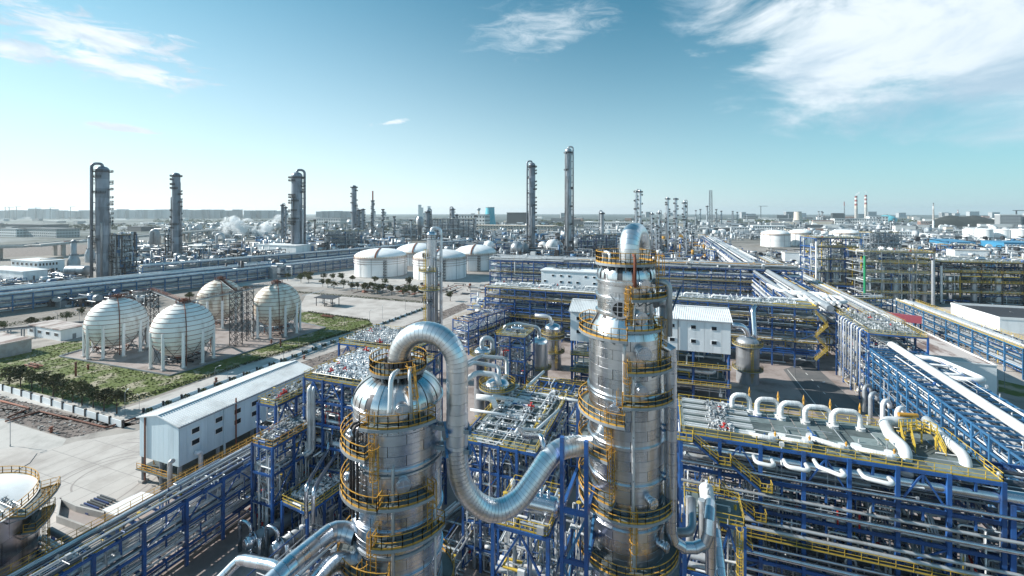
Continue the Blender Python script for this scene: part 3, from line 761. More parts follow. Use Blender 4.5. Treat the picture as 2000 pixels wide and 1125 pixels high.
def platform(col, r0, r1, z, a0, a1, mk='orange', full=False, rails=True, gap=None, h=1.1):
    n = max(4, int(abs(a1 - a0) / 9)); b = MB()
    A = [a0 + (a1 - a0) * i / n for i in range(n + 1)]
    for a, c in zip(A, A[1:]):
        q = [col.at(a, r0, z), col.at(a, r1, z), col.at(c, r1, z), col.at(c, r0, z)]
        if (q[1] - q[0]).cross(q[3] - q[0]).z < 0: q = [q[0], q[3], q[2], q[1]]
        b.hexa([p - UZ * .1 for p in q] + q)
    for a in A[::2]:
        b.beam(col.at(a, r1 - .05, z - .16), col.at(a, r0 - .2, z - .9), .1, .1, 1); b.beam(col.at(a, r1, z - .17), col.at(a, r0 - .1, z - .17), .1, .14, 1)
    for a, c in zip(A, A[1:]): b.beam(col.at(a, r1, z - .1), col.at(c, r1, z - .1), .08, .24, 1)
    d = b.build('platform', ['grating', 'steel_grey'], col.t)
    if rails:
        rb = MB(); pts = [col.at(a, r1 - .05, z) for a in A]
        if not full: pts = [col.at(a0, r0 + .15, z)] + pts + [col.at(a1, r0 + .15, z)]
        rail_into(rb, pts, h, .055, 1.1); o = rb.build('railing', mk, d)
    return d
def manhole(col, a, r, z, rad, mk='clad'):
    b = MB(); o = col.out(a); p = col.at(a, r - .2, z); b.cyl(p, p + o * .75, rad * .8, 18); b.cyl(p + o * .75, p + o * .9, rad, 18); b.cyl(p + o * .92, p + o * 1.0, rad * .85, 18)
    x, y = perp(o); b.beam(p + o * 1.01 - x * rad * .7, p + o * 1.01 + x * rad * .7, .06, .06); b.beam(p + o * 1.01 - y * rad * .7, p + o * 1.01 + y * rad * .7, .06, .06)
    b.build('manhole', mk, col.t)
def vpipe(col, a, r, z0, z1, rad, mk='pipe', turn=0.6):
    pts = [col.at(a, r - turn - .3, z1), col.at(a, r, z1), col.at(a, r, z0)]
    pipe_run('riser_pipe', col.t, pts, rad, mk, bend=rad * 3)
    for i in range(int((z1 - z0) / 4)):
        z = z1 - 1.5 - i * 4; bar('pipe_guide', col.t, col.at(a, r + rad, z), col.at(a, r - 1.0, z), .12, .12, 'steel_grey')

# ---------------- left column: wide quench tower
cL = D(778, 39); RL = 3.83
tL = thing('process_column', 'fat silver column with a rounded head and swan neck pipe, left of centre', 'column', cL)
L_ = Col(cL, tL)
zs = zat(772, 39)
b = MB(); b.lathe(L_.c, [(RL - .06, 0), (RL - .06, zs)], 48); b.build('shell', 'clad_dark', tL)
b = MB(); b.lathe(L_.c, [(RL, 0), (RL, 8)], 64); b.build('skirt', 'clad_dull', tL)
clad(L_, RL, 8.0, zs - .9, .84, 8, 'clad', 1)
clad(L_, RL, zs - .9, zs + .05, .95, 8, 'clad_warm', 2)
HH = 2.45
prof = [(RL * math.cos(t), zs + HH * math.sin(t)) for t in [math.radians(k) for k in range(0, 76, 8)]]
gores(L_, prof, 34, 'clad_warm', 3)
b = MB(); b.lathe(L_.c, [(r - .05, z - .03) for r, z in prof] + [(.02, zs + HH)], 34); b.build('head', 'clad_dark', tL)
for z in (zs - .05, zs - 4.6, zs - 5.0, 31.0 - 1.9, 25.3, 20.0): band(L_, RL, z, .16, .14, 'clad_warm' if z > 30 else 'clad')
for z in (33.6, 27.0, 22.5): band(L_, RL, z, .1, .25, 'steel_grey')
# nozzle collar + top platform
b = MB(); b.lathe(L_.c, [(1.25, zs + HH - .5), (1.25, zs + HH + .8)], 24); b.build('nozzle', 'clad_dark', tL)
zt = zs + HH + .15
platform(L_, 1.2, 2.5, zt, -180, 180, full=True)
for k in range(10):
    a = k * 36; bar('platform_leg', tL, L_.at(a, 2.3, zt - .15), L_.at(a, 2.2, zs + HH * .78), .12, .12, 'steel_grey')
zl = [zat(828, 35.2), zat(866, 37), zat(963, 36.5), zat(982, 35), zat(1060, 35), zat(1106, 36)]
platform(L_, RL + .05, RL + 1.05, zl[0], -38, 38); platform(L_, RL + .05, RL + 1.05, zl[1], -125, -32)
platform(L_, RL + .05, RL + 1.05, zl[2], -135, -20); platform(L_, RL + .05, RL + 1.05, zl[3], -18, 36)
platform(L_, RL + .05, RL + 1.05, zl[4], -25, 52); platform(L_, RL + .05, RL + 1.3, zl[5], -140, -10)
platform(L_, RL + .05, RL + 1.2, 22.0, 60, 150); platform(L_, RL + .05, RL + 1.2, 16.0, -140, 60)
ladder(tL, L_.at(20, RL + .45, zl[0]), L_.at(20, 2.55, zt), L_.out(20))
ladder(tL, L_.at(-30, RL + .15, zl[1] - .4), L_.at(-30, RL + .15, zl[0]), L_.out(-30), cage=False)
ladder(tL, L_.at(-25, RL + .15, zl[3]), L_.at(-25, RL + .15, zl[1]), L_.out(-25))
ladder(tL, L_.at(38, RL + .15, zl[4]), L_.at(38, RL + .15, zl[3]), L_.out(38))
ladder(tL, L_.at(-28, RL + .15, zl[5]), L_.at(-28, RL + .15, zl[4]), L_.out(-28))
ladder(tL, L_.at(-40, RL + .15, 16), L_.at(-40, RL + .15, zl[5]), L_.out(-40))
manhole(L_, 4, RL, zl[0] + 1.2, .62); manhole(L_, 5, RL, zl[3] + 1.5, .6); manhole(L_, -70, RL, zl[2] + 1.3, .5); manhole(L_, -60, RL, zl[1] + 1.3, .5)
for a, z0, z1, rr in ((-6, 12, zl[1] - 1, .13), (-9, zl[0] + 1, zs + 2.5, .2), (14, zl[0], zs + 2.6, .14), (48, 14, 30, .1)): 
    pipe_run('riser_pipe', tL, [L_.at(a + (9 if z1 > zs else 0), 2.6 if z1 > zs else RL, z1 + (.6 if z1 > zs else 0)), L_.at(a, (3.6 if z1 > zs else RL + .25), z1 + (.6 if z1 > zs else 0)), L_.at(a, RL + .28, z1 - 2.0), L_.at(a, RL + .28, z0)], rr, 'pipe', bend=.7)
for a in (-62, -55, -48): vpipe(L_, a, RL + .5, 30, zl[0] - .5, .12, 'steel_dark')
# clamp brackets to the vapour pipe
# ---------------- right column
cR = D(1222, 44); RR = 3.66; RU = 2.80
tR = thing('process_column', 'tall silver stepped column ringed with ochre platforms, right of centre', 'column', cR)
R_ = Col(cR, tR)
z1, z2, z3 = 43.0, 44.9, zat(540, 44)
b = MB(); b.lathe(R_.c, [(RR - .06, 0), (RR - .06, z1), (RU - .06, z2), (RU - .06, z3)], 48); b.build('shell', 'clad_dark', tR)
b = MB(); b.lathe(R_.c, [(RR, 0), (RR, 9)], 64); b.build('skirt', 'clad_dull', tR)
clad(R_, RR, 9.0, 29.0, 1.18, 7, 'clad', 11); clad(R_, RR, 29.0, z1, .93, 7, 'clad_warm', 12)
gores(R_, [(RR, z1), (RR - .2, z1 + .7), (RU + .25, z2 - .5), (RU, z2)], 28, 'clad_warm', 13)
clad(R_, RU, z2, z3, .62, 7, 'clad_warm', 14)
hp = [(RU, z3), (RU * .99, z3 + .5), (RU * .93, z3 + .95), (RU * .8, z3 + 1.3), (1.8, z3 + 1.55)]
gores(R_, hp, 34, 'clad_warm', 15)
b = MB(); b.lathe(R_.c, [(r - .05, z - .03) for r, z in hp] + [(.02, z3 + 1.6)], 30); b.build('head', 'clad_dark', tR)
for r, z in ((RU, z3 - .3), (RU, 46.7), (RU, z2 + .3), (RR, 37.6), (RR, 37.2), (RR, 33.0), (RR, 29.5), (RR, 25.2)): band(R_, r, z, .17, .2, 'clad_warm')
zt = zat(511, 44)
platform(R_, 1.5, 3.0, zt, -180, 180, full=True)
for k in range(20):
    a = k * 18; bar('platform_leg', tR, R_.at(a, 2.9, zt - .15), R_.at(a, 2.62, z3 + .7), .12, .16, 'steel_grey')
pz = {'B': zat(580, 41.5), 'D': zat(640, 41.5), 'C': zat(652, 42), 'E': zat(722, 40.5), 'F': zat(786, 40.5), 'Gp': zat(815, 41.5), 'Hh': zat(893, 41), 'I': zat(968, 41.5), 'J': zat(1008, 40.5), 'K': zat(1100, 41)}
platform(R_, RU + .05, RU + 1.3, pz['B'], 8, 92); platform(R_, RU + .05, RU + 1.2, pz['D'], 2, 60)
platform(R_, RU + .6, RR + 1.05, pz['C'], -125, 2); platform(R_, RR + .05, RR + 1.05, pz['E'], 2, 100)
platform(R_, RR + .05, RR + 1.15, pz['F'], -3, 70); platform(R_, RR + .05, RR + 1.1, pz['Gp'], -130, -1)
platform(R_, RR + .05, RR + 1.1, pz['Hh'], -125, -20); platform(R_, RR + .05, RR + 1.1, pz['I'], -125, -15)
platform(R_, RR + .05, RR + 1.05, pz['J'], -115, 95); platform(R_, RR + .05, RR + 1.4, pz['K'], -180, 180, full=True)
for a, lo, hi, rad in ((6, 'D', 'B', RU), (2, 'F', 'E', RR), (-8, 'Gp', 'F', RR), (-22, 'Hh', 'Gp', RR), (-18, 'I', 'Hh', RR), (10, 'K', 'J', RR), (58, 'E', 'D', RR - .3)):
    ladder(tR, R_.at(a, rad + .15, pz[lo]), R_.at(a, rad + .15, pz[hi]), R_.out(a))
ladder(tR, R_.at(60, RU + .4, pz['B']), R_.at(60, RU + .4, zt), R_.out(60)); ladder(tR, R_.at(4, RU + .15, pz['C']), R_.at(4, RU + .15, pz['B'] - .4), R_.out(4))
manhole(R_, 30, RU, pz['B'] + 1.2, .6); manhole(R_, 25, RU, pz['D'] + 1.1, .6); manhole(R_, 22, RR, pz['E'] + 1.6, .75); manhole(R_, 20, RR, pz['F'] + 1.3, .55)
manhole(R_, -14, RR, pz['Gp'] + 1.2, .55); manhole(R_, 35, RR, pz['J'] + 1.5, .5); manhole(R_, -60, RR, pz['K'] + 2.6, .5); manhole(R_, 60, RR, pz['K'] + 1.5, .5)
# spoked round grille
zg = zat(604, 41.3); ag = -9.0; og = R_.out(ag); pg = R_.at(ag, RU + .05, zg); sx = og.cross(UZ).normalized() * -1
gr = MB(); gr.cyl(pg - og * .1, pg + og * .22, .78, 24); 
gm = gr.build('round_opening', 'glass', tR)
gr = MB(); 
for k in range(24):
    a, c = [2 * math.pi * (k + j) / 24 for j in (0, 1)]
    gr.beam(pg + og * .27 + (sx * math.cos(a) + UZ * math.sin(a)) * .8, pg + og * .27 + (sx * math.cos(c) + UZ * math.sin(c)) * .8, .13, .2)
for k in (-.26, .26):
    w = math.sqrt(.78 ** 2 - k * k); gr.beam(pg + og * .26 + sx * k - UZ * w, pg + og * .26 + sx * k + UZ * w, .09, .06); gr.beam(pg + og * .26 + UZ * k - sx * w, pg + og * .26 + UZ * k + sx * w, .09, .06)
gr.build('grille', 'clad', tR)
for k in range(12):
    a = math.pi * 2 * k / 12 + .13; d = sx * math.cos(a) + UZ * math.sin(a); m = .95 / max(abs(math.cos(a)), abs(math.sin(a))); bar('spoke', tR, pg + og * .1 + d * .88, pg + og * .02 + d * (m + .45), .07, .1, 'steel_grey')
# top swan neck of right column : goes up, over and down at the back
z0 = zt - .4; ctr = R_.c + Vector((0, 0, 0)); dirY = C(.52, .86).normalized()
def jacket_pipe(name, label, pts, r, bend, mk, parent=None, seg=.55, n=24, cat='pipeline', nb=14, seed=0, sleeve=1.0):
    P = fillet(pts, bend, nb)
    # resample
    Q = [P[0]]; step = .06; acc = 0
    for a, c in zip(P, P[1:]):
        L = (c - a).length; d = 0
        while acc + (L - d) >= step:
            d += step - acc; acc = 0; Q.append(a.lerp(c, d / L))
        acc += L - d
    out = [Q[0]]; i = 0; last = len(Q) - 1
    while i < last:                       # short rings round bends, long sleeves on straights
        j = min(i + max(2, int(seg / step)), last); w_ = min(j + int(1.2 / step), last)
        b0 = max(i - 6, 0); e0 = min(w_, last)
        t0 = (Q[min(b0 + 6, last)] - Q[b0]); t1 = (Q[e0] - Q[max(e0 - 6, 0)])
        if t0.length > 0 and t1.length > 0 and t0.angle(t1) < .03: j = min(i + int(max(seg, sleeve) / step), last)
        if last - j < 3: j = last
        out.append(Q[j]); i = j
    fr = frames(out); t = parent or thing(name, label, cat, pts[0]); Rn = random.Random(seed)
    core = MB(); core.tube(out, r - .03, n); core.build('core', 'clad_dark', t)
    for (a, fa), (c, fc) in zip(list(zip(out, fr)), list(zip(out, fr))[1:]):
        b = MB(); d = (c - a) * .012; j = Rn.uniform(-.003, .003)
        e = (c - a).normalized() * .006
        for (A_, F_, ra, B_, E_, rb2) in ((a + e, fa, r - .03, a + e * 2, fa, r + .006 + j), (a + e * 2, fa, r + .003 + j, c - e * 2, fc, r + j), (c - e * 2, fc, r + j, c - e, fc, r - .03)):
            p = b.ring(A_, F_[0], F_[1], ra, n); q = b.ring(B_, E_[0], E_[1], rb2, n)
            for i in range(n): k = (i + 1) % n; b.face((p + i, p + k, q + k, q + i), 0, True)
        b.build('jacket_ring', mk, t)
    return t
rT = .98
jacket_pipe('swan_neck_pipe', None, [R_.c + rt_ for rt_ in (UZ * z0 + R_.rt * .35, UZ * (z0 + 3.3) + R_.rt * .35, UZ * (z0 + 3.3) + dirY * 4.6 + R_.rt * .35, UZ * (z0 - 14) + dirY * 4.6 + R_.rt * .35)], rT, 2.2, 'clad_bright', parent=tR, seg=.36)
b = MB(); b.lathe(R_.c + R_.rt * .35, [(1.3, z0 - .1), (1.3, z0 + .35), (1.05, z0 + .35)], 24); b.build('flange', 'rust', tR)
pipe_run('riser_pipe', tR, [R_.at(-75, 2.2, zt - .2), R_.at(-75, 2.2, zt + 1.0), R_.at(-40, 2.3, zt + 1.0), R_.at(-40, 2.3, zt)], .16, 'pipe')
pipe_run('riser_pipe', tR, [R_.at(20, 2.1, zt + .9), R_.at(16, RU + .3, zt + .7), R_.at(16, RU + .3, pz['B'] + 1)], .14, 'rust')
pipe_run('riser_pipe', tR, [R_.at(75, RU, zat(545, 44)), R_.at(75, RU + 1.4, zat(545, 44)), R_.at(75, RU + 1.4, zat(645, 44))], .3, 'pipe')
for a, zz0, zz1, rr in ((10, 12, pz['E'] - .6, .13), (-2, pz['Gp'], pz['C'] - .5, .16), (14, pz['E'], pz['B'] - .5, .12), (40, pz['E'] + .5, pz['D'], .16), (48, pz['D'], pz['B'] + .5, .14), (12, 12, pz['J'] - .3, .12)): vpipe(R_, a, RR + .25 if zz1 < z1 + 1 else RU + .35, zz0, zz1, rr)
# big risers standing right of the column
vx = D(1311, 41.5)
jacket_pipe('side_riser', None, [R_.at(70, RR - .1, zat(672, 42)), Vector((vx.x, vx.y, zat(672, 42))), Vector((vx.x, vx.y, zat(1070, 41.5))), D(1385, 41.5, zat(1070, 41.5)), D(1385, 41.5, zat(1012, 41.5)), D(1388, 44.6, zat(1012, 41.5)), D(1388, 44.7, 18)], .52, 1.5, 'clad', parent=tR, seg=1.1, n=16, seed=4)
vx = D(1297, 45)
pipe_run('riser_pipe', tR, [R_.at(80, RU, zat(585, 45)), Vector((vx.x, vx.y, zat(585, 45))), Vector((vx.x, vx.y, zat(1040, 45))), D(1352, 45, zat(1040, 45)), D(1352, 48, zat(975, 48))], .42, 'clad_dull', bend=1.1)
for zz in (zat(720, 42), zat(835, 42), zat(930, 42), zat(1000, 42)):
    for k in (-.6, .6): bar('pipe_guide', tR, R_.at(72, RR, zz) + UZ * k * .5, D(1322, 41.6, zz), .14, .18, 'blue_light')
bar('bracket', tR, D(1300, 44, zat(640, 44)), D(1330, 43, zat(560, 43)), .15, .15, 'blue_light')

# ---------------- swan neck between the columns (own thing)
rP = .93
zz = lambda py, Z: zat(py, Z)
a0 = L_.c + UZ * (zs + HH + .3)
leg = D(893, 37.6)
ztop = zat(648, 38.4)
end = R_.at(-62, RR - .1, zat(872, 43))
def spline(pts, m=10):
    pts = [Vector(p) for p in pts]; q = [pts[0] * 2 - pts[1]] + pts + [pts[-1] * 2 - pts[-2]]; out = []
    for k in range(1, len(q) - 2):
        for i in range(m):
            t = i / m; out.append(.5 * (2 * q[k] + (q[k + 1] - q[k - 1]) * t + (2 * q[k - 1] - 5 * q[k] + 4 * q[k + 1] - q[k + 2]) * t * t + (3 * q[k] - q[k - 1] - 3 * q[k + 1] + q[k + 2]) * t ** 3))
    return out + [pts[-1]]
h_ = Vector((leg.x - a0.x, leg.y - a0.y, 0)); ra_ = h_.length / 2; h_.normalize(); zc_ = ztop - ra_
arc = [a0 + h_ * ra_ * (1 - math.cos(t)) + UZ * (zc_ - a0.z + ra_ * math.sin(t)) for t in [math.pi * k / 24 for k in range(25)]]
low = [(893, 800, 37.6), (893, 850, 37.6), (893, 898, 37.6), (903, 945, 37.7), (930, 982, 38.0), (970, 997, 38.4), (1010, 978, 38.9), (1043, 936, 39.6), (1068, 899, 40.3), (1090, 880, 40.9), (1115, 872, 41.6)]
PP = [a0] + arc + spline([arc[-1] - UZ * 1.0] + [D(x, Z, zat(y, Z)) for x, y, Z in low] + [end], 8)
tS = jacket_pipe('vapour_pipe', 'huge silver pipe arching off the left column and dipping across to the right column', PP, rP, .001, 'clad_bright', seg=.4, n=30, seed=5, nb=1, sleeve=.95)
for zq in (zat(832, 38), zat(870, 38)):
    for k in (-.98, .98): bar('clamp', tS, L_.at(55 if k < 0 else 66, RL - .1, zq), Vector((leg.x, leg.y, zq)) + L_.f * k + L_.rt * .9, .2, .3, 'steel_grey')
    for k in (-.97, .97): bar('clamp', tS, Vector((leg.x, leg.y, zq)) + L_.rt * k - L_.f * 1.1, Vector((leg.x, leg.y, zq)) + L_.rt * k + L_.f * 1.1, .2, .3, 'blue_light')
pipe_run('branch_pipe', tS, [D(1015, 49, zat(838, 49)), D(1026, 45, zat(852, 45)), D(1060, 41.0, zat(852, 41)), D(1062, 40.4, zat(892, 40.4))], .26, 'clad', bend=.6)
# two big pipes entering the left column low down, coming from bottom left
jacket_pipe('inlet_pipe', 'big silver pipe curving into the left column low down, the upper of two', [L_.at(-75, RL - .2, zat(1032, 38)), D(655, 37.5, zat(1032, 37.5)), D(560, 33, zat(1110, 33)), D(430, 29, zat(1240, 29))], .78, 2.6, 'clad', seg=.6, n=20, seed=6)
jacket_pipe('inlet_pipe', 'big silver pipe curving into the left column at the bottom edge, the lower of two', [L_.at(-68, RL - .2, zat(1098, 37)), D(650, 35.6, zat(1095, 35.6)), D(580, 31, zat(1180, 31)), D(520, 28, zat(1300, 28))], .78, 2.6, 'clad', seg=.6, n=20, seed=7)
jacket_pipe('loop_pipe', 'silver pipe loop rising at the bottom edge left of the inlet pipes', [D(412, 44, zat(1150, 44)), D(468, 45, zat(1092, 45)), D(535, 43, zat(1104, 43)), D(620, 39, zat(1165, 39))], .5, 1.0, 'clad', seg=.7, n=18, seed=8)
# ================================================================== pipe racks and open frames
def rack(name, label, cat, A, B, w, levels, nb, npipe, st='blue', mats=('pipe', 'pipe_white', 'pipe', 'pipe_grey', 'pipe_dark'), prad=(.10, .30), col=.38, beamh=.4,
         seed=0, rail_top=None, deck=(), walk=(), brace=.5, group=None, z0=0.0, inner=True, stuff=0, rmk='yellow', knee=True, shape='bar', pipes_on_top=True, stufft=('pipe', 'pipe_white', 'pipe_grey', 'blue', 'yellow'), srad=(.06, .16)):
    """posts, cross beams and stringers carrying rows of pipes; w to the left of A->B"""
    R = random.Random(seed); A = Vector((A.x, A.y, 0)); B = Vector((B.x, B.y, 0)); d = (B - A); L = d.length; d = d / L; n = UZ.cross(d) * w
    t = thing(name, label, cat, A, group); top = max(levels); nn = n.normalized() * (1 if w > 0 else 1)
    for i in range(nb + 1):
        p = A + d * L * i / nb
        for q in (p, p + n):
            bar('post', t, q + UZ * z0, q + UZ * (top + .3), col, col, st)
        for z in levels: bar('cross_beam', t, p + UZ * z, p + n + UZ * z, col * .75, beamh, st)
        if knee and i < nb:
            for z in levels[-1:]:
                q = A + d * L * (i + 1) / nb
                if R.random() < brace:
                    m = (p + q) / 2; zb = levels[-2] if len(levels) > 1 else 0
                    bar('brace', t, p + UZ * (zb + .1), m + UZ * (z - .2), .2, .2, st); bar('brace', t, q + UZ * (zb + .1), m + UZ * (z - .2), .2, .2, st)
        if inner and i < nb and R.random() < brace:
            q = A + d * L * (i + 1) / nb; k = R.randrange(len(levels)); za = levels[k - 1] if k > 0 else z0
            bar('brace', t, p + UZ * (za + .2), q + UZ * (levels[k] - .2), .18, .18, st)
    for z in levels:
        for q in (n * 0, n): bar('stringer', t, A + q + UZ * (z - .02), B + q + UZ * (z - .02), col * .6, beamh * .9, st)
        if inner:
            for i in range(nb): 
                p = A + d * L * (i + .5) / nb; bar('cross_beam', t, p + UZ * (z - .01), p + n + UZ * (z - .01), col * .55, beamh * .7, st)
                bar('hanger', t, p + UZ * (z - 1.4), p + UZ * (z - .1), col * .5, col * .5, st)
    for li, z in enumerate(levels):
        if li in deck: 
            continue
        if z == top and not pipes_on_top: continue
        s = 0.35
        cnt = 0; W_ = abs(w)
        while s < W_ - .4 and cnt < npipe:
            r = R.uniform(*prad) if R.random() < .75 else R.uniform(prad[1], prad[1] * 1.7)
            s += r
            if R.random() < .9:
                y0 = 0 if R.random() < .75 else R.uniform(0, L * .4); y1 = L if R.random() < .75 else R.uniform(L * .6, L)
                o = nn * s if w > 0 else nn * s
                a = A + o + d * y0 + UZ * (z + beamh / 2 + r); c = A + o + d * y1 + UZ * (z + beamh / 2 + r)
                rod('pipe', t, a, c, r, R.choice(mats)); cnt += 1
            s += r + R.uniform(.06, max(.1, W_ / npipe - 2 * r + .1))
    for li in deck:
        z = levels[li] + beamh / 2; nx = max(2, round(L / 3.2)); ny = max(1, round(abs(w) / 2.2)); m = min(300, nx * ny)
        for i in range(nx):
            for j in range(ny):
                g = .02; a = A + d * L * (i + g) / nx + n * ((j + .5) / ny) + UZ * (z + .03 + R.uniform(0, .02)); c = A + d * L * (i + 1 - g) / nx + n * ((j + .5) / ny) + UZ * (z + .03 + R.uniform(0, .02))
                bar('deck_panel', t, a, c, abs(w) / ny * .97, .06, 'deck')
    for li in walk:                                  # a railed walkway along the near side
        z = levels[li] + beamh / 2; o = nn * -0.9
        b = MB(); q = [A + o * 0, B + o * 0, B + o, A + o]
        b.hexa([p + UZ * (z - .08) for p in q] + [p + UZ * z for p in q]); wk = b.build('walkway', 'grating', t)
        rb = MB(); rail_into(rb, [A + o + UZ * z, B + o + UZ * z], 1.1, .055, 1.8); rb.build('railing', rmk, wk)
    if rail_top:
        z = top + beamh / 2; rb = MB()
        E = {'near': (A, B), 'far': (A + n, B + n), 'start': (A, A + n), 'end': (B, B + n)}
        for e in rail_top: rail_into(rb, [E[e][0] + UZ * z, E[e][1] + UZ * z], 1.1, .06, 1.6)
        rb.build('railing', rmk, t)
    if stuff:
        pipework('small_pipework', t, A, d, nn, L, abs(w), max(z0, .4), top + .8, stuff, seed + 77, mats=stufft, rr=srad)
    return t, d, nn
def drum(parent, c, d, L, r, mk='clad_dull', leg=.8, label=None):
    c = Vector(c); a = c - d * L / 2; e = c + d * L / 2; b = MB()
    b.cyl(a, e, r, 18, caps=False)
    for p, s in ((a, -1), (e, 1)):
        prev = p; rp = r
        for k in range(1, 5):
            t = math.pi / 2 * k / 4; q = p + d * s * r * .5 * math.sin(t); rq = max(r * math.cos(t), .01); b.cyl(prev, q, rp, 18, 0, rq, caps=False); prev = q; rp = rq
    for k in (-.3, .3): b.box(c + d * L * k - UZ * (r + leg / 2 - .2), (.4, r * 1.3, leg + .4), 0, d, UZ.cross(d))
    for k in (-.25, .1, .3): b.cyl(c + d * L * k + UZ * r * .9, c + d * L * k + UZ * (r + .6), .18, 8)
    return b.build('drum', mk, parent) if parent else b
def vessel(name, label, p, r, h, skirt, mk='clad', cat='vessel', plat=(), pipe=True, ladder_a=20, group=None, mh=0):
    """upright vessel with domed head, skirt, platforms and a nozzle"""
    t = thing(name, label, cat, p, group); c = Col(p, t); n = 28
    b = MB(); b.lathe(c.c, [(r * .98, 0), (r * .98, skirt)], n); b.build('skirt', 'clad_dull', t)
    k = max(3, round((h - skirt) / 2.2))
    for i in range(k):
        za, zb = skirt + (h - skirt) * i / k, skirt + (h - skirt) * (i + 1) / k
        b = MB(); b.lathe(c.c, [(r + .02 * (i % 2), za), (r + .02 * (i % 2), zb)], n); b.build('shell_course', mk, t)
    b = MB(); b.lathe(c.c, [(r * math.cos(math.radians(a)), h + r * .55 * math.sin(math.radians(a))) for a in range(0, 90, 12)] + [(.02, h + r * .55)], n); b.build('head', mk, t)
    for z, a0, a1 in plat: platform(c, r + .03, r + 1.1, z, a0, a1, 'yellow', full=(a1 - a0 >= 360))
    if plat: ladder(t, c.at(ladder_a, r + .15, 1), c.at(ladder_a, r + .15, max(z for z, _, _ in plat)), c.out(ladder_a), 'yellow')
    b = MB(); b.cyl(c.c + UZ * (h + r * .45), c.c + UZ * (h + r * .55 + .8), .3, 10); b.cyl(c.c + UZ * (h + r * .55 + .7), c.c + UZ * (h + r * .55 + .85), .45, 10); b.build('nozzle', mk, t)
    return t, c
def block(name, label, cat, A, dx, L, w, levels, nx, seed, st='blue', rmk='yellow', npipe=5, stuff=120, decks=None, drums=2, valve=0, **kw):
    """open steel structure: frame + decks + equipment"""
    B = A + dx.normalized() * L
    t, d, n = rack(name, label, cat, A, B, w, levels, nx, npipe, st=st, seed=seed, deck=decks if decks is not None else (len(levels) - 1,), rail_top=('near', 'far', 'start', 'end'), stuff=stuff, rmk=rmk, pipes_on_top=False, **kw)
    R = random.Random(seed + 5); A0 = Vector((A.x, A.y, 0)); nn = n
    if A0.length < 190: small_bore(t, A0, d, n, L, abs(w), levels[:-1] if len(levels) > 1 else levels, int(stuff * .8) + 30, seed + 9)
    for li, z in enumerate(levels):
        for k in range(drums):
            if R.random() < .7:
                r = R.uniform(.5, 1.0); p = A0 + d * R.uniform(.2, .8) * L + n * abs(w) * R.uniform(.3, .7) + UZ * (z + .4 + r + .5)
                drum(t, p, d if R.random() < .5 else n, R.uniform(3, 5), r, R.choice(('clad', 'clad_dull', 'pipe_white')))
    z = levels[-1] + .3
    if valve: valves('valve_bank', t, A0 + d * 1 + n * 1 + UZ * z, d, n, L - 2, abs(w) - 2, valve, seed, 1.5)
    return t, d, n
# note: n from rack() always points left of A->B
YV, XV = UY, UX
VX = C(1, -.364, 0).normalized()     # plant cross direction
# ---------------- main rack on the right foreground with the railed deck
A = C(24.8, 63.8); Bp = D(1960, 52.0); DZ = 22.5; lv = [3.2, 6.6, 10.0, 13.6, 17.8, 22.5]
tM, dM, nM = rack('pipe_rack', 'big blue foreground pipe rack with a weathered deck on top, lower right', 'pipe rack', A, Bp, 11.6, lv, 7, 12, mats=('pipe', 'clad', 'pipe_grey', 'pipe_dark', 'pipe', 'pipe_dark'), prad=(.09, .24), col=.46, beamh=.5, seed=2, deck=(5,), walk=(2,), brace=.45, stuff=260, rail_top=('near', 'far', 'start', 'end'), srad=(.05, .13))
B0 = Vector((Bp.x, Bp.y, 0))
for k, (zz, off, r) in enumerate(((20.6, .9, .85), (15.0, -.5, .3), (11.4, -.55, .28), (8.0, -.55, .34), (4.4, -.5, .3), (18.9, -.45, .2), (16.2, -.6, .2), (9.0, -.6, .16), (12.4, -.6, .2), (5.6, -.5, .2))):
    rod('pipe', tM, Vector((A.x, A.y, zz)) + nM * off, B0 + dM * 30 + UZ * zz + nM * off, r, 'clad' if r > .5 or k % 2 else 'pipe')
# extension of rack beyond the deck's right end, with X bracing
t2, d2, n2 = rack('pipe_rack', 'blue braced pipe rack continuing at the right edge, foremost', 'pipe rack', B0 + dM * .8, B0 + dM * 22, 11, [4, 8, 12, 16, 20], 4, 9, col=.5, beamh=.5, seed=21, brace=.8, stuff=120, prad=(.12, .3))
small_bore(tM, Vector((A.x, A.y, 0)), dM, nM, (Vector((Bp.x, Bp.y, 0)) - Vector((A.x, A.y, 0))).length, 11, lv[:-1], 420, 5)
small_bore(t2, B0 + dM * .8, dM, nM, 21, 10, [4, 8, 12, 16], 120, 6)
def topP(px, py): return G(px, py, DZ + .3)
def loop(px0, py0, px1, py1, h, r, lab, back, yellowv=True):
    """white pipe hoop standing on the deck"""
    a = topP(px0, py0); c = topP(px1, py1); o = nM * back
    t = thing('pipe_loop', lab, 'pipe loop', a, 'white pipe loops on the deck')
    jacket_pipe('pipe', None, [a, a + UZ * h + o, c + UZ * h + o, c], r, r * 2.6, 'pipe_white', parent=t, seg=.3, n=14, sleeve=.9, seed=int(px0))
    for p in (a, c):
        b = MB(); b.cyl(p - UZ * .1, p + UZ * .35, r * 1.5, 12); b.box(p + UZ * .12 , (1.1, .8, .25)); b.cyl(p + UZ * .4, p + UZ * .52, r * 1.8, 12); b.build('valve_foot', 'pipe_white', t)
    if yellowv:
        b = MB(); p = c + o * .5; b.cyl(p + UZ * h * .4, p + UZ * h * 1.25, .13, 8); b.cyl(p + UZ * h * 1.2, p + UZ * (h * 1.55), .2, 8, 0, .03); b.build('relief_valve', 'orange', t)
nm = ['leftmost', 'second from left', 'middle', 'fourth from left', 'rightmost']
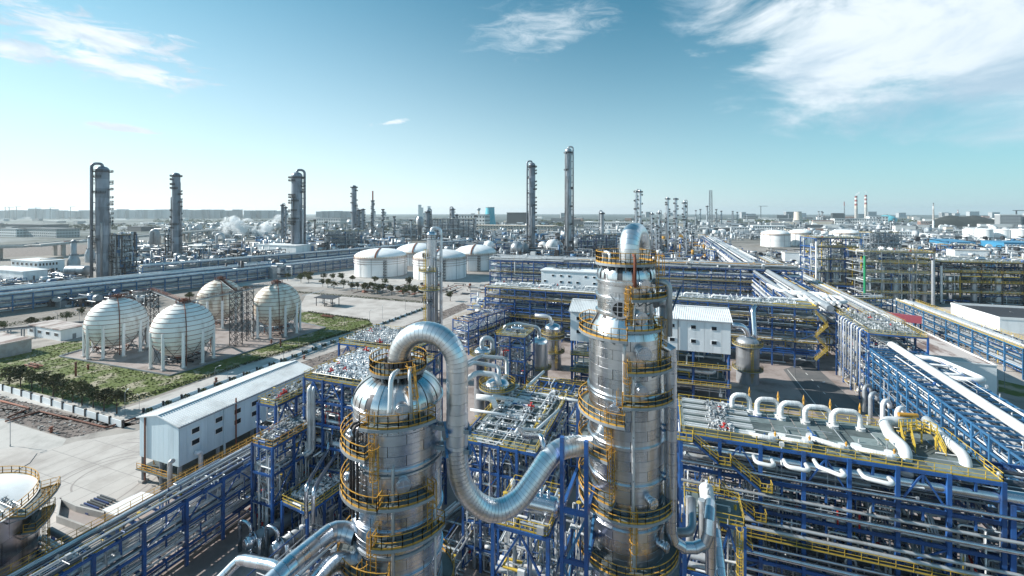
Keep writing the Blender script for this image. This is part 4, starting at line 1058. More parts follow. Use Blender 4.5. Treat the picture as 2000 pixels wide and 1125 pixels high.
for i, (x0, y0, x1, y1) in enumerate(((1430, 803, 1464, 805), (1479, 812, 1520, 815), (1526, 820, 1570, 823), (1573, 828, 1622, 832), (1628, 836, 1680, 841))):
    loop(x0, y0, x1, y1, 2.6, .36, 'white pipe hoop on the back edge of the deck, ' + nm[i] + ' of five', .25)
nm = ['leftmost', 'second from left', 'third from left', 'rightmost']
for i, (x0, y0, x1, y1) in enumerate(((1466, 848, 1510, 856), (1525, 856, 1576, 864), (1584, 856, 1646, 876), (1672, 876, 1738, 890))):
    loop(x0, y0, x1, y1, 1.0, .34, 'white pipe hanging over the deck front edge, ' + nm[i] + ' of four', -2.4)
    a = topP(x0 + 6, y0 + 34); c = topP(x1 - 2, y1 + 34)
    pipe_run('pipe', tM, [a - UZ * .6, a - UZ * .6 - nM * 1.6, c - UZ * .6 - nM * 1.6, c - UZ * .6], .26, 'pipe_white', bend=.6)
# open grid part of the deck at its left end
for i in range(15):
    p = Vector((A.x, A.y, DZ + .75)) + nM * (.6 + i * .75); bar('grid_bar', tM, p + dM * .5, p + dM * 10, .14, .5, 'pipe_white' if i % 3 else 'deck')
valves('valve_bank', tM, Vector((A.x, A.y, DZ + .4)) + dM * 4 + nM * 1, dM, nM, 3, 9.5, 60, 31, 1.2)
# white expansion bend and yellow crossover bridge at the right end of the deck
br = topP(1800, 880); tb = thing('crossover_bridge', 'bright yellow railed crossover bridge over the white pipe at the right end of the deck', 'walkway bridge', br)
for (p, q, s) in (((1764, 862), (1798, 859), 1.7), ((1798, 859), (1824, 871), 1.7)):
    a = topP(*p) + UZ * s; c = topP(*q) + UZ * s; sd = (c - a).cross(UZ).normalized() * .6
    b = MB(); b.hexa([v + UZ * k for k in (-.08, 0) for v in (a - sd, a + sd, c + sd, c - sd)]); pl = b.build('platform', 'grating', tb)
    rb = MB(); rail_into(rb, [a - sd, c - sd], 1.1, .08, .8); rail_into(rb, [a + sd, c + sd], 1.1, .08, .8); rb.build('railing', 'yellow', pl)
stair(tb, topP(1778, 884), topP(1768, 862) + UZ * 1.7, 1.1, dM, sk='yellow'); stair(tb, topP(1843, 886), topP(1824, 871) + UZ * 1.7, 1.1, nM, sk='yellow')
for p in ((1768, 866), (1800, 866), (1828, 878)): bar('post', tb, topP(*p), topP(*p) + UZ * 1.7, .16, .16, 'yellow')
pipe_run('elbow_pipe', None, [topP(1790, 842) + UZ * 1.2, topP(1725, 838) + UZ * 1.2, topP(1738, 862) + UZ * .9, topP(1768, 890) + UZ * .9, topP(1770, 905) - UZ * 1.5], .72, 'pipe_white', bend=1.8, n=18, label='fat white pipe bending round at the right end of the deck', cat='pipe')
pipe_run('elbow_pipe', None, [topP(1810, 832) + UZ * .9, topP(1842, 868) + UZ * .9, topP(1885, 905) + UZ * .9, topP(1890, 915) - UZ * 2], .62, 'pipe_white', bend=1.5, n=18, label='fat white pipe slanting under the yellow bridge', cat='pipe')
rod('orange_drum', None, topP(1755, 838) + UZ * 2.2, topP(1792, 841) + UZ * 2.2, .3, 'orange')['label'] = 'bright orange cylinder lying above the fat white pipe bend'
bpy.context.scene.collection.objects['orange_drum']['category'] = 'cylinder'
# ochre stair zigzag on the front
st = thing('stair_tower', 'yellow zigzag stair hung on the front of the big foreground rack', 'stairs', topP(1372, 880))
F0 = Vector((A.x, A.y, 0)) - nM * 1.2
for (s0, z0_, s1, z1_) in ((1.5, 22.5, 4.8, 20.0), (6.4, 20.0, 10, 17.3), (5.0, 16.2, 9.3, 13.2), (5.0, 11.8, 9, 8.8)):
    stair(st, F0 + dM * s1 + UZ * z1_, F0 + dM * s0 + UZ * z0_, 1.0, nM)
for (s0, s1, z_) in ((-1.2, 1.5, 22.5), (4.8, 6.4, 20.0), (10, 11.4, 17.3), (3.6, 5.0, 16.2), (9.3, 10.7, 13.2), (3.6, 5.0, 11.8)):
    a, c = F0 + dM * s0 + UZ * z_, F0 + dM * s1 + UZ * z_; b = MB(); q = [a - nM * .6, c - nM * .6, c + nM * .6, a + nM * .6]
    b.hexa([p - UZ * .1 for p in q] + q); pl = b.build('landing', 'grating', st); rb = MB(); rail_into(rb, [q[3], q[0], q[1], q[2]], 1.1, .075, .9); rb.build('railing', 'yellow', pl)
# lower yellow service platform in front of the rack, with the U pipes
sp_ = block('service_platform', 'yellow railed service platform with pipe risers below the right column', 'platform', D(1338, 51), VX, 6.2, 4.6, [6.5, 13, 19.4], 2, 51, npipe=4, stuff=70, drums=1)
rod('riser', sp_[0], D(1347, 50.7, zat(1060, 50.7)), D(1347, 50.7, zat(972, 50.7)), .42, 'pipe'); rod('riser', sp_[0], D(1371, 50.3, zat(1060, 50.3)), D(1371, 50.3, zat(976, 50.3)), .42, 'pipe')
jacket_pipe('riser_pipe', 'fat silver pipe rising from the bottom edge below the yellow service platform', [D(1425, 41, zat(1260, 41)), D(1398, 47.5, zat(1040, 47.5)), D(1396, 50, zat(1018, 50))], .55, 1.2, 'clad', seg=.8, n=16)
ladder(sp_[0], D(1444, 48.6, 9), D(1444, 48.6, 19), -n2, 'yellow')
# ---------------- left foreground rack (runs along the plant axis)
P0 = C(-58.8, 46); P1 = C(-40.5, 95)
rack('pipe_rack', 'long blue foreground pipe rack with white lines running up from the lower left corner', 'pipe rack', P0, P1, 6.0, [3.0, 6.4, 10.0], 9, 12, prad=(.08, .2), col=.42, seed=3, brace=.5, stuff=260, rail_top=('far',), rmk='orange', srad=(.05, .13))
rack('pipe_rack', 'low rack of thin lines between the tank and the long foreground rack', 'pipe rack', C(-70.5, 63.5), C(-61, 59.5), 2.6, [4, 6.5], 2, 6, prad=(.1, .25), seed=31)
# pipe sleeper way beside the pump yard
rack('pipe_rack', 'lower blue rack of silver lines behind the pump yard, left of the left column', 'pipe rack', C(-27, 44), C(-12.5, 82), 5.0, [5.5, 8.5], 6, 8, prad=(.1, .28), seed=33, stuff=120, brace=.3)
# pump yard : exchangers on a concrete apron
def exchanger(px, py, L, r, lab):
    p = D(px, Zof(py), 0); t = thing('heat_exchanger', lab, 'heat exchanger', p, 'exchangers in the pump yard'); d = UY * .96 + UX * .25; d = d.normalized(); c = p + UZ * (r + 1.3)
    b = MB(); b.cyl(c - d * L / 2, c + d * L / 2, r, 20); b.build('shell', 'steel_grey', t)
    b = MB()
    for s in (-.5, -.32, .5): b.cyl(c + d * (L * s - .12), c + d * (L * s + .12), r * 1.22, 20)
    b.cyl(c - d * (L * .5 + 1.2), c - d * L * .5, r * 1.0, 20); b.cyl(c - d * (L * .5 + 1.5), c - d * (L * .5 + 1.2), r * .6, 20, 0, r); b.build('channel', 'clad', t)
    for s in (-.3, .3): bar('saddle', t, c + d * L * s - UZ * (r + 1.3), c + d * L * s - UZ * r * .7, r * 1.6, .4, 'concrete')
    q = c - d * (L * .5 + .5)
    pipe_run('pipe', t, [q + UZ * r, q + UZ * (r + 1.8), q + UZ * (r + 1.8) - UX * 2.4, q - UX * 2.4 - UZ * 2.2], .32, 'clad', bend=.8)
    pipe_run('pipe', t, [q - UZ * r, q - UZ * (r + .8), q - UZ * (r + .8) + UX * 2.0, q + UX * 2.0 + UZ * 1.0], .3, 'clad', bend=.6)
exchanger(545, 1052, 8, 1.0, 'dark grey exchanger with silver end and looping pipes, left one in the pump yard'); exchanger(596, 1062, 8, 1.0, 'dark grey exchanger with silver end and looping pipes, right one in the pump yard')
block('valve_platform', 'dark platform carrying two rows of silver valves above the exchangers', 'platform', D(600, 69), UY * .97 + UX * .1, 13, 6.0, [7.2], 4, 34, npipe=3, stuff=30, drums=0, valve=55, knee=False)
pipe_run('pipe', None, [D(598, 67, 8), D(598, 67, zat(950, 67)), D(612, 72, zat(925, 72)), D(640, 78, zat(880, 78)), D(646, 80, zat(845, 80))], .3, 'clad', bend=.8, label='silver pipe stepping up from the valve platform, left of two', cat='pipe')
pipe_run('pipe', None, [D(612, 66, 8), D(612, 66, zat(958, 66)), D(628, 71, zat(930, 71)), D(655, 78, zat(890, 78)), D(656, 80, zat(850, 80))], .3, 'clad', bend=.8, label='silver pipe stepping up from the valve platform, right of two', cat='pipe')
R = random.Random(8)
for i in range(12):
    s = R.uniform(0, 26); o = -16 - R.uniform(0, 9)
    a = C(-22, 52) + (UY * .94 + UX * .3) * s + UX * (o * .3)
    rod('yard_pipe', None, Vector((a.x, a.y, R.uniform(1, 5))), Vector((a.x, a.y, 0)) + (UY * .94 + UX * .32) * R.uniform(8, 18) + UZ * R.uniform(1, 5), R.uniform(.14, .32), R.choice(('pipe', 'clad', 'pipe_white')))
    o_ = COL.objects[-1] if False else None
for o in [o for o in COL.objects if o.name.startswith('yard_pipe')]: tag(o, 'straight silver line low down in the pump yard left of the left column', 'pipe', 'low lines in the pump yard')
pipework('yard_pipework', None, C(-44, 42), UY, UX, 40, 26, .3, 5, 260, 91, rr=(.06, .2), label='tangle of small silver and blue lines low in the pump yard', cat='pipework')
# ---------------- railed platform group left (two levels) and the valve-covered blocks
block('equipment_platform', 'ochre railed upper platform with white pots beside the left plant house', 'platform', D(538, 80), UY, 14, 4.4, [10, 15, 19.2], 3, 41, stuff=170, drums=0, valve=14)
block('equipment_platform', 'ochre railed lower platform with packed silver lines below the upper one', 'platform', D(532, 72.5), UY, 13, 4.6, [6, 11, 15.6], 3, 42, stuff=220, drums=0, valve=34, rmk='orange')
for i, (x, y) in enumerate(((532, 752), (566, 740))):
    vessel('filter_pot', 'small cream pot with domed top on the upper ochre platform, ' + ('left' if i == 0 else 'right') + ' one', G(x, y + 14, 19.5) , .7, 2.6, .4, 'pipe_white', 'pot')
for nme in list(COL.objects):
    pass
block('valve_structure', 'blue structure whose roof deck is crowded with silver valves, left of the left column', 'steel structure', D(594, 80.5), VX, 17.5, 17, [4, 8.5, 12.5, 16.5, 20.5, 24.3], 4, 43, npipe=9, stuff=220, drums=0, valve=300, decks=(5,))
block('valve_structure', 'smaller blue structure with a valve-crowded deck behind the first', 'steel structure', D(662, 104), VX, 20, 14, [5, 10, 15, 19.5, 23.6], 4, 44, npipe=7, stuff=150, drums=0, valve=220, decks=(4,))
for i, (x, rr) in enumerate(((604, .42), (612, .42), (630, .2), (640, .2), (736, .26), (755, .2))):
    Z = 79.5; pipe_run('riser_pipe', None, [D(x + 14, Z + 2, zat(752 + i, Z + 2)), D(x, Z, zat(754 + i, Z)), D(x, Z, zat(880, Z)), D(x - 18, Z - 1, zat(892, Z - 1))], rr, 'pipe', bend=rr * 2.4, label=('fat' if rr > .3 else 'thin') + ' silver riser on the front of the valve-crowded structure, number %s from the left' % ('one two three four five six'.split()[i]), cat='pipe')
# ---------------- centre block between the columns
block('steel_structure', 'blue structure with a dark deck and yellow railings between the two columns', 'steel structure', D(905, 67.5), VX, 11.7, 21, [3.5, 7.5, 11.5, 15.5, 19.6], 4, 45, npipe=11, stuff=620, drums=0, valve=26, decks=(4,))
block('steel_structure', 'open blue truss bay in front of the right column foot, crossed by the dipping pipe', 'steel structure', D(963, 46), VX, 6.0, 7.0, [5.5, 11, 16.5, 22], 1, 46, npipe=5, stuff=240, drums=1, decks=(1,), brace=.9)
tr_ = thing('truss_tower', 'tall dark blue braced tower standing behind the dipping pipe', 'steel tower', D(1098, 44))
q0_ = D(1098, 39.6); q = [q0_, q0_ + UY * 7, q0_ + UY * 7 + VX * 2.2, q0_ + VX * 2.2]
for k in range(4):
    bar('post', tr_, q[k], q[k] + UZ * 34.6, .34, .42, 'blue')
    a, c = q[k], q[(k + 1) % 4]
    for j, z in enumerate((6, 12, 18, 23.5, 28)):
        bar('beam', tr_, a + UZ * z, c + UZ * z, .3, .4, 'blue'); 
        if j: bar('brace', tr_, (a if j % 2 else c) + UZ * (z - 5.5), (c if j % 2 else a) + UZ * (z - .3), .22, .22, 'blue_light')
pipework('small_pipework', tr_, q[0], VX, UY, 2.2, 7, 2, 26, 90, 9, rr=(.05, .14))
t_, d_, n_ = block('steel_structure', 'low blue frame with open roof beams beyond the centre deck, left of the right column', 'steel structure', D(1000, 92), VX, 14, 20, [4, 8, 12.2], 3, 47, npipe=8, stuff=260, drums=0, decks=(), brace=.7)
# packed lines on the centre deck
def spool(pts, r, lab, mk='pipe_white', bend=None): return pipe_run('pipe_spool', None, [D(x, Z, zat(y, Z)) for x, y, Z in pts], r, mk, bend=bend or r * 2.5, n=14, label=lab, cat='pipe')
spool([(905, 712, 84), (938, 696, 90), (990, 700, 90), (990, 735, 88), (960, 752, 82)], .42, 'silver pipe frame loop right of the swan neck, upper one', 'pipe')
spool([(905, 718, 80), (925, 708, 84), (974, 716, 84), (975, 745, 82)], .40, 'silver pipe frame loop right of the swan neck, inner one', 'pipe')
spool([(905, 745, 78), (932, 728, 82), (968, 732, 82), (976, 752, 81)], .5, 'white pipe bending down into the small pot')
spool([(930, 775, 76), (962, 778, 76), (968, 795, 76)], .5, 'white elbow pipe dropping onto the centre deck, left one')
spool([(962, 775, 79), (1000, 780, 80), (1040, 790, 80)], .42, 'straight white pipe across the centre deck')
spool([(918, 800, 74), (1016, 815, 74)], .22, 'thin white line along the front of the centre deck')
spool([(985, 788, 79), (1002, 790, 79), (1010, 782, 80), (1034, 788, 80)], .36, 'white pipe jog on the centre deck')
spool([(1024, 768, 86), (1024, 760, 86), (1062, 726, 96)], .3, 'slanting white line from the centre deck up to the small tank')
spool([(1062, 772, 84), (1140, 785, 78)], .3, 'white line across the low open frame')
spool([(1092, 800, 74), (1048, 840, 66), (1012, 838, 60), (1006, 848, 58)], .24, 'white line slanting down in front of the centre deck')
vessel('pot_vessel', 'short silver pot vessel with a railed top on the centre deck', D(971, 84), 2.4, zat(752, 84), 10, 'clad', plat=[(zat(752, 84) - .2, -180, 180)])
vessel('pot_vessel', 'small dark silver vessel with a pipe hoop behind the swan neck', D(943, 118), 2.4, zat(687, 118), 8, 'clad', plat=[(zat(690, 118), -180, 180)])
spool([(941, 678, 118), (941, 660, 118), (962, 660, 119), (962, 705, 119)], .6, 'silver hoop pipe on the small dark vessel', 'pipe', 1.6)
# tall silver vessels in the central yard
p = G(1053, 746); vessel('vessel', 'tall upright silver vessel with domed head in the central yard', p, 2.9, zat(668, Zof(746)), 4.5, 'clad_bright', plat=[(5.0, -180, 180)])
p = G(1080, 718); vessel('vessel', 'second silver vessel wrapped in yellow stairs, behind the tall one', p, 3.0, zat(640, Zof(718)), 4, 'clad', plat=[(6, -180, 180), (zat(650, Zof(718)), -180, 180), (11, -180, 180)])
p = G(1044, 790); vessel('vessel', 'small vertical pot with yellow ladders in front of the tall silver vessel', p, 1.3, 6.5, 1, 'clad_dull', plat=[(6, -180, 180)])
Zv = Zof(746)
spool([(1053, 662, Zv), (1053, 640, Zv), (1010, 632, Zv), (985, 636, Zv), (985, 660, Zv)], .62, 'silver pipe from the top of the tall vessel over to the left', 'pipe', 1.6)
spool([(1078, 634, 154), (1074, 618, 154), (1045, 616, 154)], .62, 'short silver elbow from the rear vessel', 'pipe', 1.6)
block('steel_structure', 'tall narrow blue tower of pipe levels left of the tall silver vessel', 'steel structure', D(968, 128), VX, 9, 9, [4, 8, 12, 16, zat(655, 128)], 2, 48, npipe=6, stuff=160, drums=1)
block('steel_structure', 'long dark blue structure with a pipe packed side behind the swan neck', 'pipe rack', D(915, 168), UY * .97 + UX * .24, 60, 8, [3, 6, 9, 12.6], 10, 49, npipe=7, stuff=330, drums=0, decks=(), rmk='orange')
p = G(1460, 746); vessel('vessel', 'wide blue grey vessel at the right end of the white plant house', p, 3.4, zat(668, Zof(746)), 4, 'clad_dull', plat=[(4.5, -180, 180), (zat(672, Zof(746)), -180, 180)])
Zv = Zof(746)
spool([(1428, 636, Zv), (1450, 636, Zv), (1460, 650, Zv), (1460, 668, Zv)], .95, 'silver elbow from the white plant house into the wide vessel', 'clad', 3.2)
spool([(1480, 596, 160), (1470, 602, 158), (1474, 655, 155), (1474, 664, 155)], .95, 'silver bent stack pipe behind the wide vessel', 'clad', 2.5)
# ================================================================== long racks in the middle distance
W6 = ('pipe', 'pipe_white', 'pipe_white', 'pipe_grey')
rack('pipe_rack', 'wide blue rack with silver lines crossing behind the white plant house', 'pipe rack', C(-12, 196.5), C(107, 152), 14, [5, 9, 13, 17, 21], 18, 9, walk=(1, 3), prad=(.15, .45), seed=5, col=.5, beamh=.5, brace=.4, stuff=300, rail_top=('near',), srad=(.1, .28), deck=(4,))
valves('valve_bank', None, C(-12, 196.5, 21.4), VX, UY, 125, 11, 300, 55, 2.0).update()if False else None
t = thing('pipe_bank', 'tangle of white lines with red valves lying on the deck of the wide crossing rack', 'pipe bank', C(0, 195, 21.4)); valves('valve_bank', t, C(-10, 197, 21.5), C(1, -.373).normalized(), C(.373, 1).normalized(), 120, 11, 300, 55, 1.8, ('pipe_white', 'pipe', 'pipe_grey', 'red')); 
for i in range(12):
    a = C(-10, 197, 22.3) + C(1, -.373).normalized() * (i * 10 + 2) + C(.373, 1).normalized() * (2 + (i * 5) % 7)
    pipe_run('pipe', t, [a - UZ * .8, a + UZ * .4, a + UZ * .4 + UX * 6, a - UZ * .8 + UX * 6], .42, 'pipe_white', bend=1)
rack('pipe_rack', 'second blue rack crossing the plant further back, behind the two columns', 'pipe rack', C(-16, 318), C(172, 258), 14, [4, 8, 12, 16, 20], 24, 8, walk=(2,), prad=(.2, .5), seed=6, col=.6, beamh=.6, brace=.4, stuff=300, srad=(.12, .35), st='blue')
t = thing('pipe_bank', 'tangle of pale lines lying on top of the second crossing rack', 'pipe bank', C(0, 310, 20)); pipework('small_pipework', t, C(-16, 318, 20.6), C(1, -.32).normalized(), C(.32, 1).normalized(), 195, 14, 0, 2.4, 500, 61, rr=(.12, .4), mats=('pipe', 'pipe_white', 'pipe_grey', 'steel_grey', 'orange'))
rack('pipe_rack', 'blue rack with yellow edges along the left of the central yard', 'pipe rack', C(-13, 196), C(62, 172), 30, [6, 12, 17], 9, 12, prad=(.12, .35), seed=7, col=.5, stuff=320, srad=(.1, .25), brace=.3) if False else None
rack('pipe_rack', 'great blue pipe way with fat white lines receding towards the horizon on the right', 'pipe rack', C(126, 158), C(300, 640), 17, [6, 10, 14, 18], 30, 8, prad=(.3, .75), mats=('pipe_white', 'pipe_white', 'pipe', 'pipe_grey'), seed=8, col=.6, beamh=.5, brace=.15, inner=False, stuff=260, srad=(.15, .4))
rack('pipe_rack', 'blue pipe way with a yellow walkway receding right of the great one', 'pipe rack', C(152, 168), C(246, 420), 8, [5, 8.5, 12], 24, 6, prad=(.15, .4), mats=('pipe', 'pipe_white', 'pipe_grey'), seed=9, col=.5, st='blue_dark', brace=.3, rail_top=('near', 'far'), inner=False, stuff=160, srad=(.12, .3))
jw = thing('expansion_loop', 'fat white pipe loop lying flat on the great pipe way', 'pipe loop', D(1500, 190, 19))
for i, (dx, r) in enumerate(((0, .8), (7, .7))):
    pipe_run('pipe', jw, [D(1520 - dx * 3, 215, 19.5), D(1545 - dx * 3, 190 + dx, 19.5), D(1640 - dx * 4, 182 + dx, 19.5), D(1652 - dx * 5, 172 + dx, 19.5), D(1500, 168 + dx, 19.5)], r, 'pipe_white', bend=2.2, n=14)
for i in range(6): rod('pipe', jw, D(1560 + i * 12, 185, 19.6), D(1580 + i * 12, 168, 19.6), .6, 'pipe_white')
# ---------------- right racks
ra = C(75.5, 60); rb_ = C(101, 124)
rack('pipe_rack', 'pale blue rack carrying the fat white pipeline at the right edge', 'pipe rack', ra, rb_, -12, [6, 8.8, 11.6, 14.4, 17.0], 14, 7, st='blue_light', prad=(.08, .2), seed=10, col=.36, brace=.8, stuff=200, pipes_on_top=False, srad=(.06, .16))
jacket_pipe('pipeline', 'fattest white pipeline slanting down on the right rack', [D(1700, 133, 18.6), D(1740, 121, 18.4), D(2030, 70, 18.4), D(2250, 52, 18.4)], .88, 2, 'pipe_white', seg=5, n=20)
pipe_run('pipe_loop', None, [C(103, 113, 17.6), C(108.5, 111, 17.6), C(105.5, 96.3, 17.6), C(97, 98.5, 17.6)], .6, 'pipe_white', bend=2.2, n=16, label='white pipe bending square to the right beside the fattest pipeline, outer one', cat='pipe') 
pipe_run('pipe_loop', None, [C(101, 107.5, 17.5), C(106, 106, 17.5), C(104, 100, 17.5), C(98, 101.5, 17.5)], .4, 'pipe_white', bend=1.5, n=16, label='smaller white pipe bending square inside the outer one on the right rack', cat='pipe')
bt, bd, bn = block('steel_structure', 'tall blue pipe structure with yellow edges where the fat white pipeline begins', 'steel structure', C(100, 122), C(.36, .93), 27, -13, [5, 9, 13, 17, 21], 4, 52, st='blue', npipe=9, stuff=300, drums=0, decks=(4,), valve=60)
R = random.Random(12)
for i in range(9):
    p = C(98.6, 123) + C(.36, .93).normalized() * (i * 2.2 + .6); pipe_run('riser_pipe', bt, [p + bn * -1.6 * -1 + UZ * 22, p + UZ * 22, p + UZ * (3 + (i % 3) * 2)], .24 if i % 2 else .16, ('pipe_white', 'pipe', 'pipe_grey')[i % 3], bend=.9)
for i in range(4): 
    a = C(97.5, 124 + 0) + C(.36, .93).normalized() * 24; stair(bt, a + UZ * (5 + i * 4) - UX * (0 if i % 2 else 3.5), a + UZ * (9 + i * 4) - UX * (3.5 if i % 2 else 0), 1.2, UY, 'yellow', 'yellow')
for i, (x, z) in enumerate(((1688, 770), (1700, 785), (1724, 800), (1752, 815))):
    Z = 118 - i * 10; pipe_run('gooseneck_pipe', None, [D(x, Z, 1), D(x, Z, zat(z - 15, Z)), D(x + 12, Z + 1, zat(z - 15, Z)), D(x + 14, Z + 1, zat(z, Z))], .45, ('pipe_grey', 'pipe_grey', 'pipe_white', 'pipe_white')[i], bend=1.0, label='goose neck riser beside the pale blue rack, ' + ('farthest', 'second farthest', 'second nearest', 'nearest')[i] + ' of four', cat='pipe')
rack('pipe_rack', 'slender pale blue rack with a yellow topped walkway beyond the stained flat roof', 'pipe rack', C(168, 143), C(196, 222), -8, [3.5, 6.5, 10], 10, 7, st='blue_light', prad=(.12, .32), mats=('pipe', 'pipe_white', 'pipe_grey'), seed=13, col=.4, brace=.6, stuff=160, rail_top=('near', 'far'), srad=(.08, .2))
rack('pipe_rack', 'slender pale blue rack with a yellow topped walkway leaving the frame on the right', 'pipe rack', C(157, 112), C(167.5, 141.5), -8, [3.5, 6.5, 10], 4, 7, st='blue_light', seed=14, col=.4, brace=.6, stuff=60, rail_top=('near', 'far'), srad=(.08, .2))
rack('pipe_rack', 'dark blue rack turning across behind the maroon duct', 'pipe rack', C(150, 218), C(196, 224), 7, [4, 7, 10.5], 7, 7, seed=15, st='blue_light', stuff=90, rail_top=('near',), srad=(.08, .2))
md = thing('duct', 'long maroon clad duct with a pale end, above the stained flat roof', 'duct', D(1755, 190, 9)); a = D(1712, 195, 9.2); c = D(1800, 186, 9.0); a2 = D(1724, 194, 9.2)
b = MB(); b.beam(a2, c, 2, 3.0); b.build('cladding', 'maroon', md); b = MB(); b.beam(a, a2, 2.1, 3.1); b.build('end_panel', 'siding', md)
for x in (1788, 1798):
    bar('leg', md, D(x, 187, 0), D(x, 187, 8), .35, .35, 'steel_dark')
# stained flat roof building
def poly_building(name, lab, pts, h, wmk, rmk, cat='building', par=.5):
    t = thing(name, lab, cat, pts[0]); n = len(pts)
    b = MB(); b.v = [p + UZ * z for z in (0, h) for p in pts]
    for i in range(n): j = (i + 1) % n; b.face((i, j, n + j, n + i))
    b.build('wall', wmk, t)
    b = MB(); b.v = [p + UZ * (h + .02) for p in pts]; b.face(tuple(range(n))); b.build('roof', rmk, t)
    b = MB()
    for p, q in zip(pts, pts[1:] + pts[:1]): b.beam(p + UZ * (h + par / 2), q + UZ * (h + par / 2), .4, par)
    b.build('parapet', 'trim' if wmk != 'concrete' else 'concrete', t)
    return t
pb0, pb1 = G(1950, 716, 8.8), G(1812, 724, 8.8)
dY = C(.364, 1).normalized(); dXx = C(1, -.364).normalized()
q0 = C(146.5, 131.5); q1 = q0 - dXx * 25
t = poly_building('flat_roof_building', 'long white building with a brown stained flat roof between the right racks', [q1, q0, q0 + dY * 74, q1 + dY * 74], 8.6, 'siding', 'roof_stain', par=.3)
b = MB(); b.box(q0 - dXx * 6.2 - dY * .05 + UZ * 1.3, (3.2, .2, 2.6), 0, dXx, dY); b.build('door', 'far_dark', t)
for i in range(6):
    f = MB(); f.box(q0 + dY * (4 + i * 7) + dXx * .03 + UZ * 5, (.15, 2.4, 1.4), 0, dXx, dY); w = f.build('window', 'trim', t); f = MB(); f.box(q0 + dY * (4 + i * 7) + dXx * .09 + UZ * 5, (.1, 2.1, 1.1), 0, dXx, dY); f.build('pane', 'glass', w)
g1 = G(1905, 600, 6); t = poly_building('flat_roof_building', 'low building with a dark roof and white parapet at the right edge', [C(224, 200), C(300, 176), C(310, 206), C(234, 232)], 6, 'siding', 'steel_dark', par=1.0)
t = poly_building('canopy_shed', 'long dark roofed open shed beside the low dark roofed building', [C(196, 190), C(206, 187), C(222, 250), C(213, 254)], 4.2, 'far_dark', 'steel_grey')
# ---------------- process structures on the right
for i, (r, Z, L, w, lv, st, lab) in enumerate(((212, 262, 36, 26, [7, 13, 19, 25, 31], 'steel_grey', 'near process frame with white X bracing and yellow decks on the right'), (199, 285, 26, 22, [8, 16, 24, 32, 38], 'blue', 'taller blue process frame with a yellow top behind the near one'), (258, 262, 62, 30, [7, 13, 19, 25], 'steel_dark', 'broad dark process frame reaching the right edge'), (230, 330, 60, 20, [8, 16, 24], 'blue_dark', 'dark blue process frame half hidden behind the yellow topped one'))):
    tt, dd, nn_ = block('process_frame', lab, 'process structure', C(r, Z), C(1, -.2), L, w, lv, max(3, int(L / 9)), 60 + i, st=st, npipe=4, stuff=200, drums=2, decks=(len(lv) - 1, 1), brace=1.0, prad=(.15, .4), srad=(.1, .35), col=.6, beamh=.6, valve=60)
    for k in range(5):
        p = C(r, Z) + C(1, -.2).normalized() * (L * (k + .5) / 5) + UZ * 0 + nn_ * 2.5; rod('standing_vessel', tt, p + UZ * 2, p + UZ * (lv[1 + k % 2] + 3), 1.5, ('clad', 'clad_dull', 'pipe_white')[k % 3])
    rod('riser', tt, C(r, Z) + UZ * 1 - nn_ * .5, C(r, Z) + UZ * (lv[-1] - 2) - nn_ * .5, .6, 'green_pipe' if i == 0 else 'pipe_white')
    rod('riser', tt, C(r + L * .95, Z - L * .19) + UZ * 1 - nn_ * .8, C(r + L * .95, Z - L * .19) + UZ * (lv[-1] - 4) - nn_ * .8, .9, 'clad_dull')
    for k in range(6):
        rb = MB(); z = lv[min(k, len(lv) - 1)] + .3; a = C(r, Z) + UZ * z; rail_into(rb, [a - nn_ * .8, a - nn_ * .8 + C(1, -.2).normalized() * L], 1.2, .12, 2); rb.build('railing', 'yellow', tt)
        if k >= len(lv) - 1: break
# ---------------- left long blue racks
rack('pipe_rack', 'long blue pipe rack passing behind the spherical tanks', 'pipe rack', C(-290, 222), C(-150, 448), 9, [3.2, 6.2, 9], 34, 7, st='blue_light', prad=(.25, .6), seed=17, col=.55, beamh=.5, brace=.25, inner=False, stuff=260, srad=(.12, .35), mats=W6)
rack('pipe_rack', 'second long blue pipe rack just behind the first on the left', 'pipe rack', C(-310, 250), C(-160, 490), 8, [4, 8], 30, 6, st='blue_light', prad=(.25, .6), seed=18, col=.55, beamh=.5, brace=.2, inner=False, stuff=200, srad=(.12, .35), mats=W6)
rack('pipe_rack', 'blue rack running across below the far left towers', 'pipe rack', C(-280, 330), C(-60, 640), 12, [5, 10, 14], 30, 7, st='blue_light', prad=(.25, .6), seed=19, col=.6, brace=.2, inner=False, stuff=300, srad=(.15, .5), mats=W6)
rack('pipe_rack', 'low pale pipe bridge on posts in front of the first spherical tank', 'pipe rack', G(-40, 668), G(168, 648), 2.2, [4.0], 8, 4, st='steel_grey', seed=20, brace=0, inner=False)
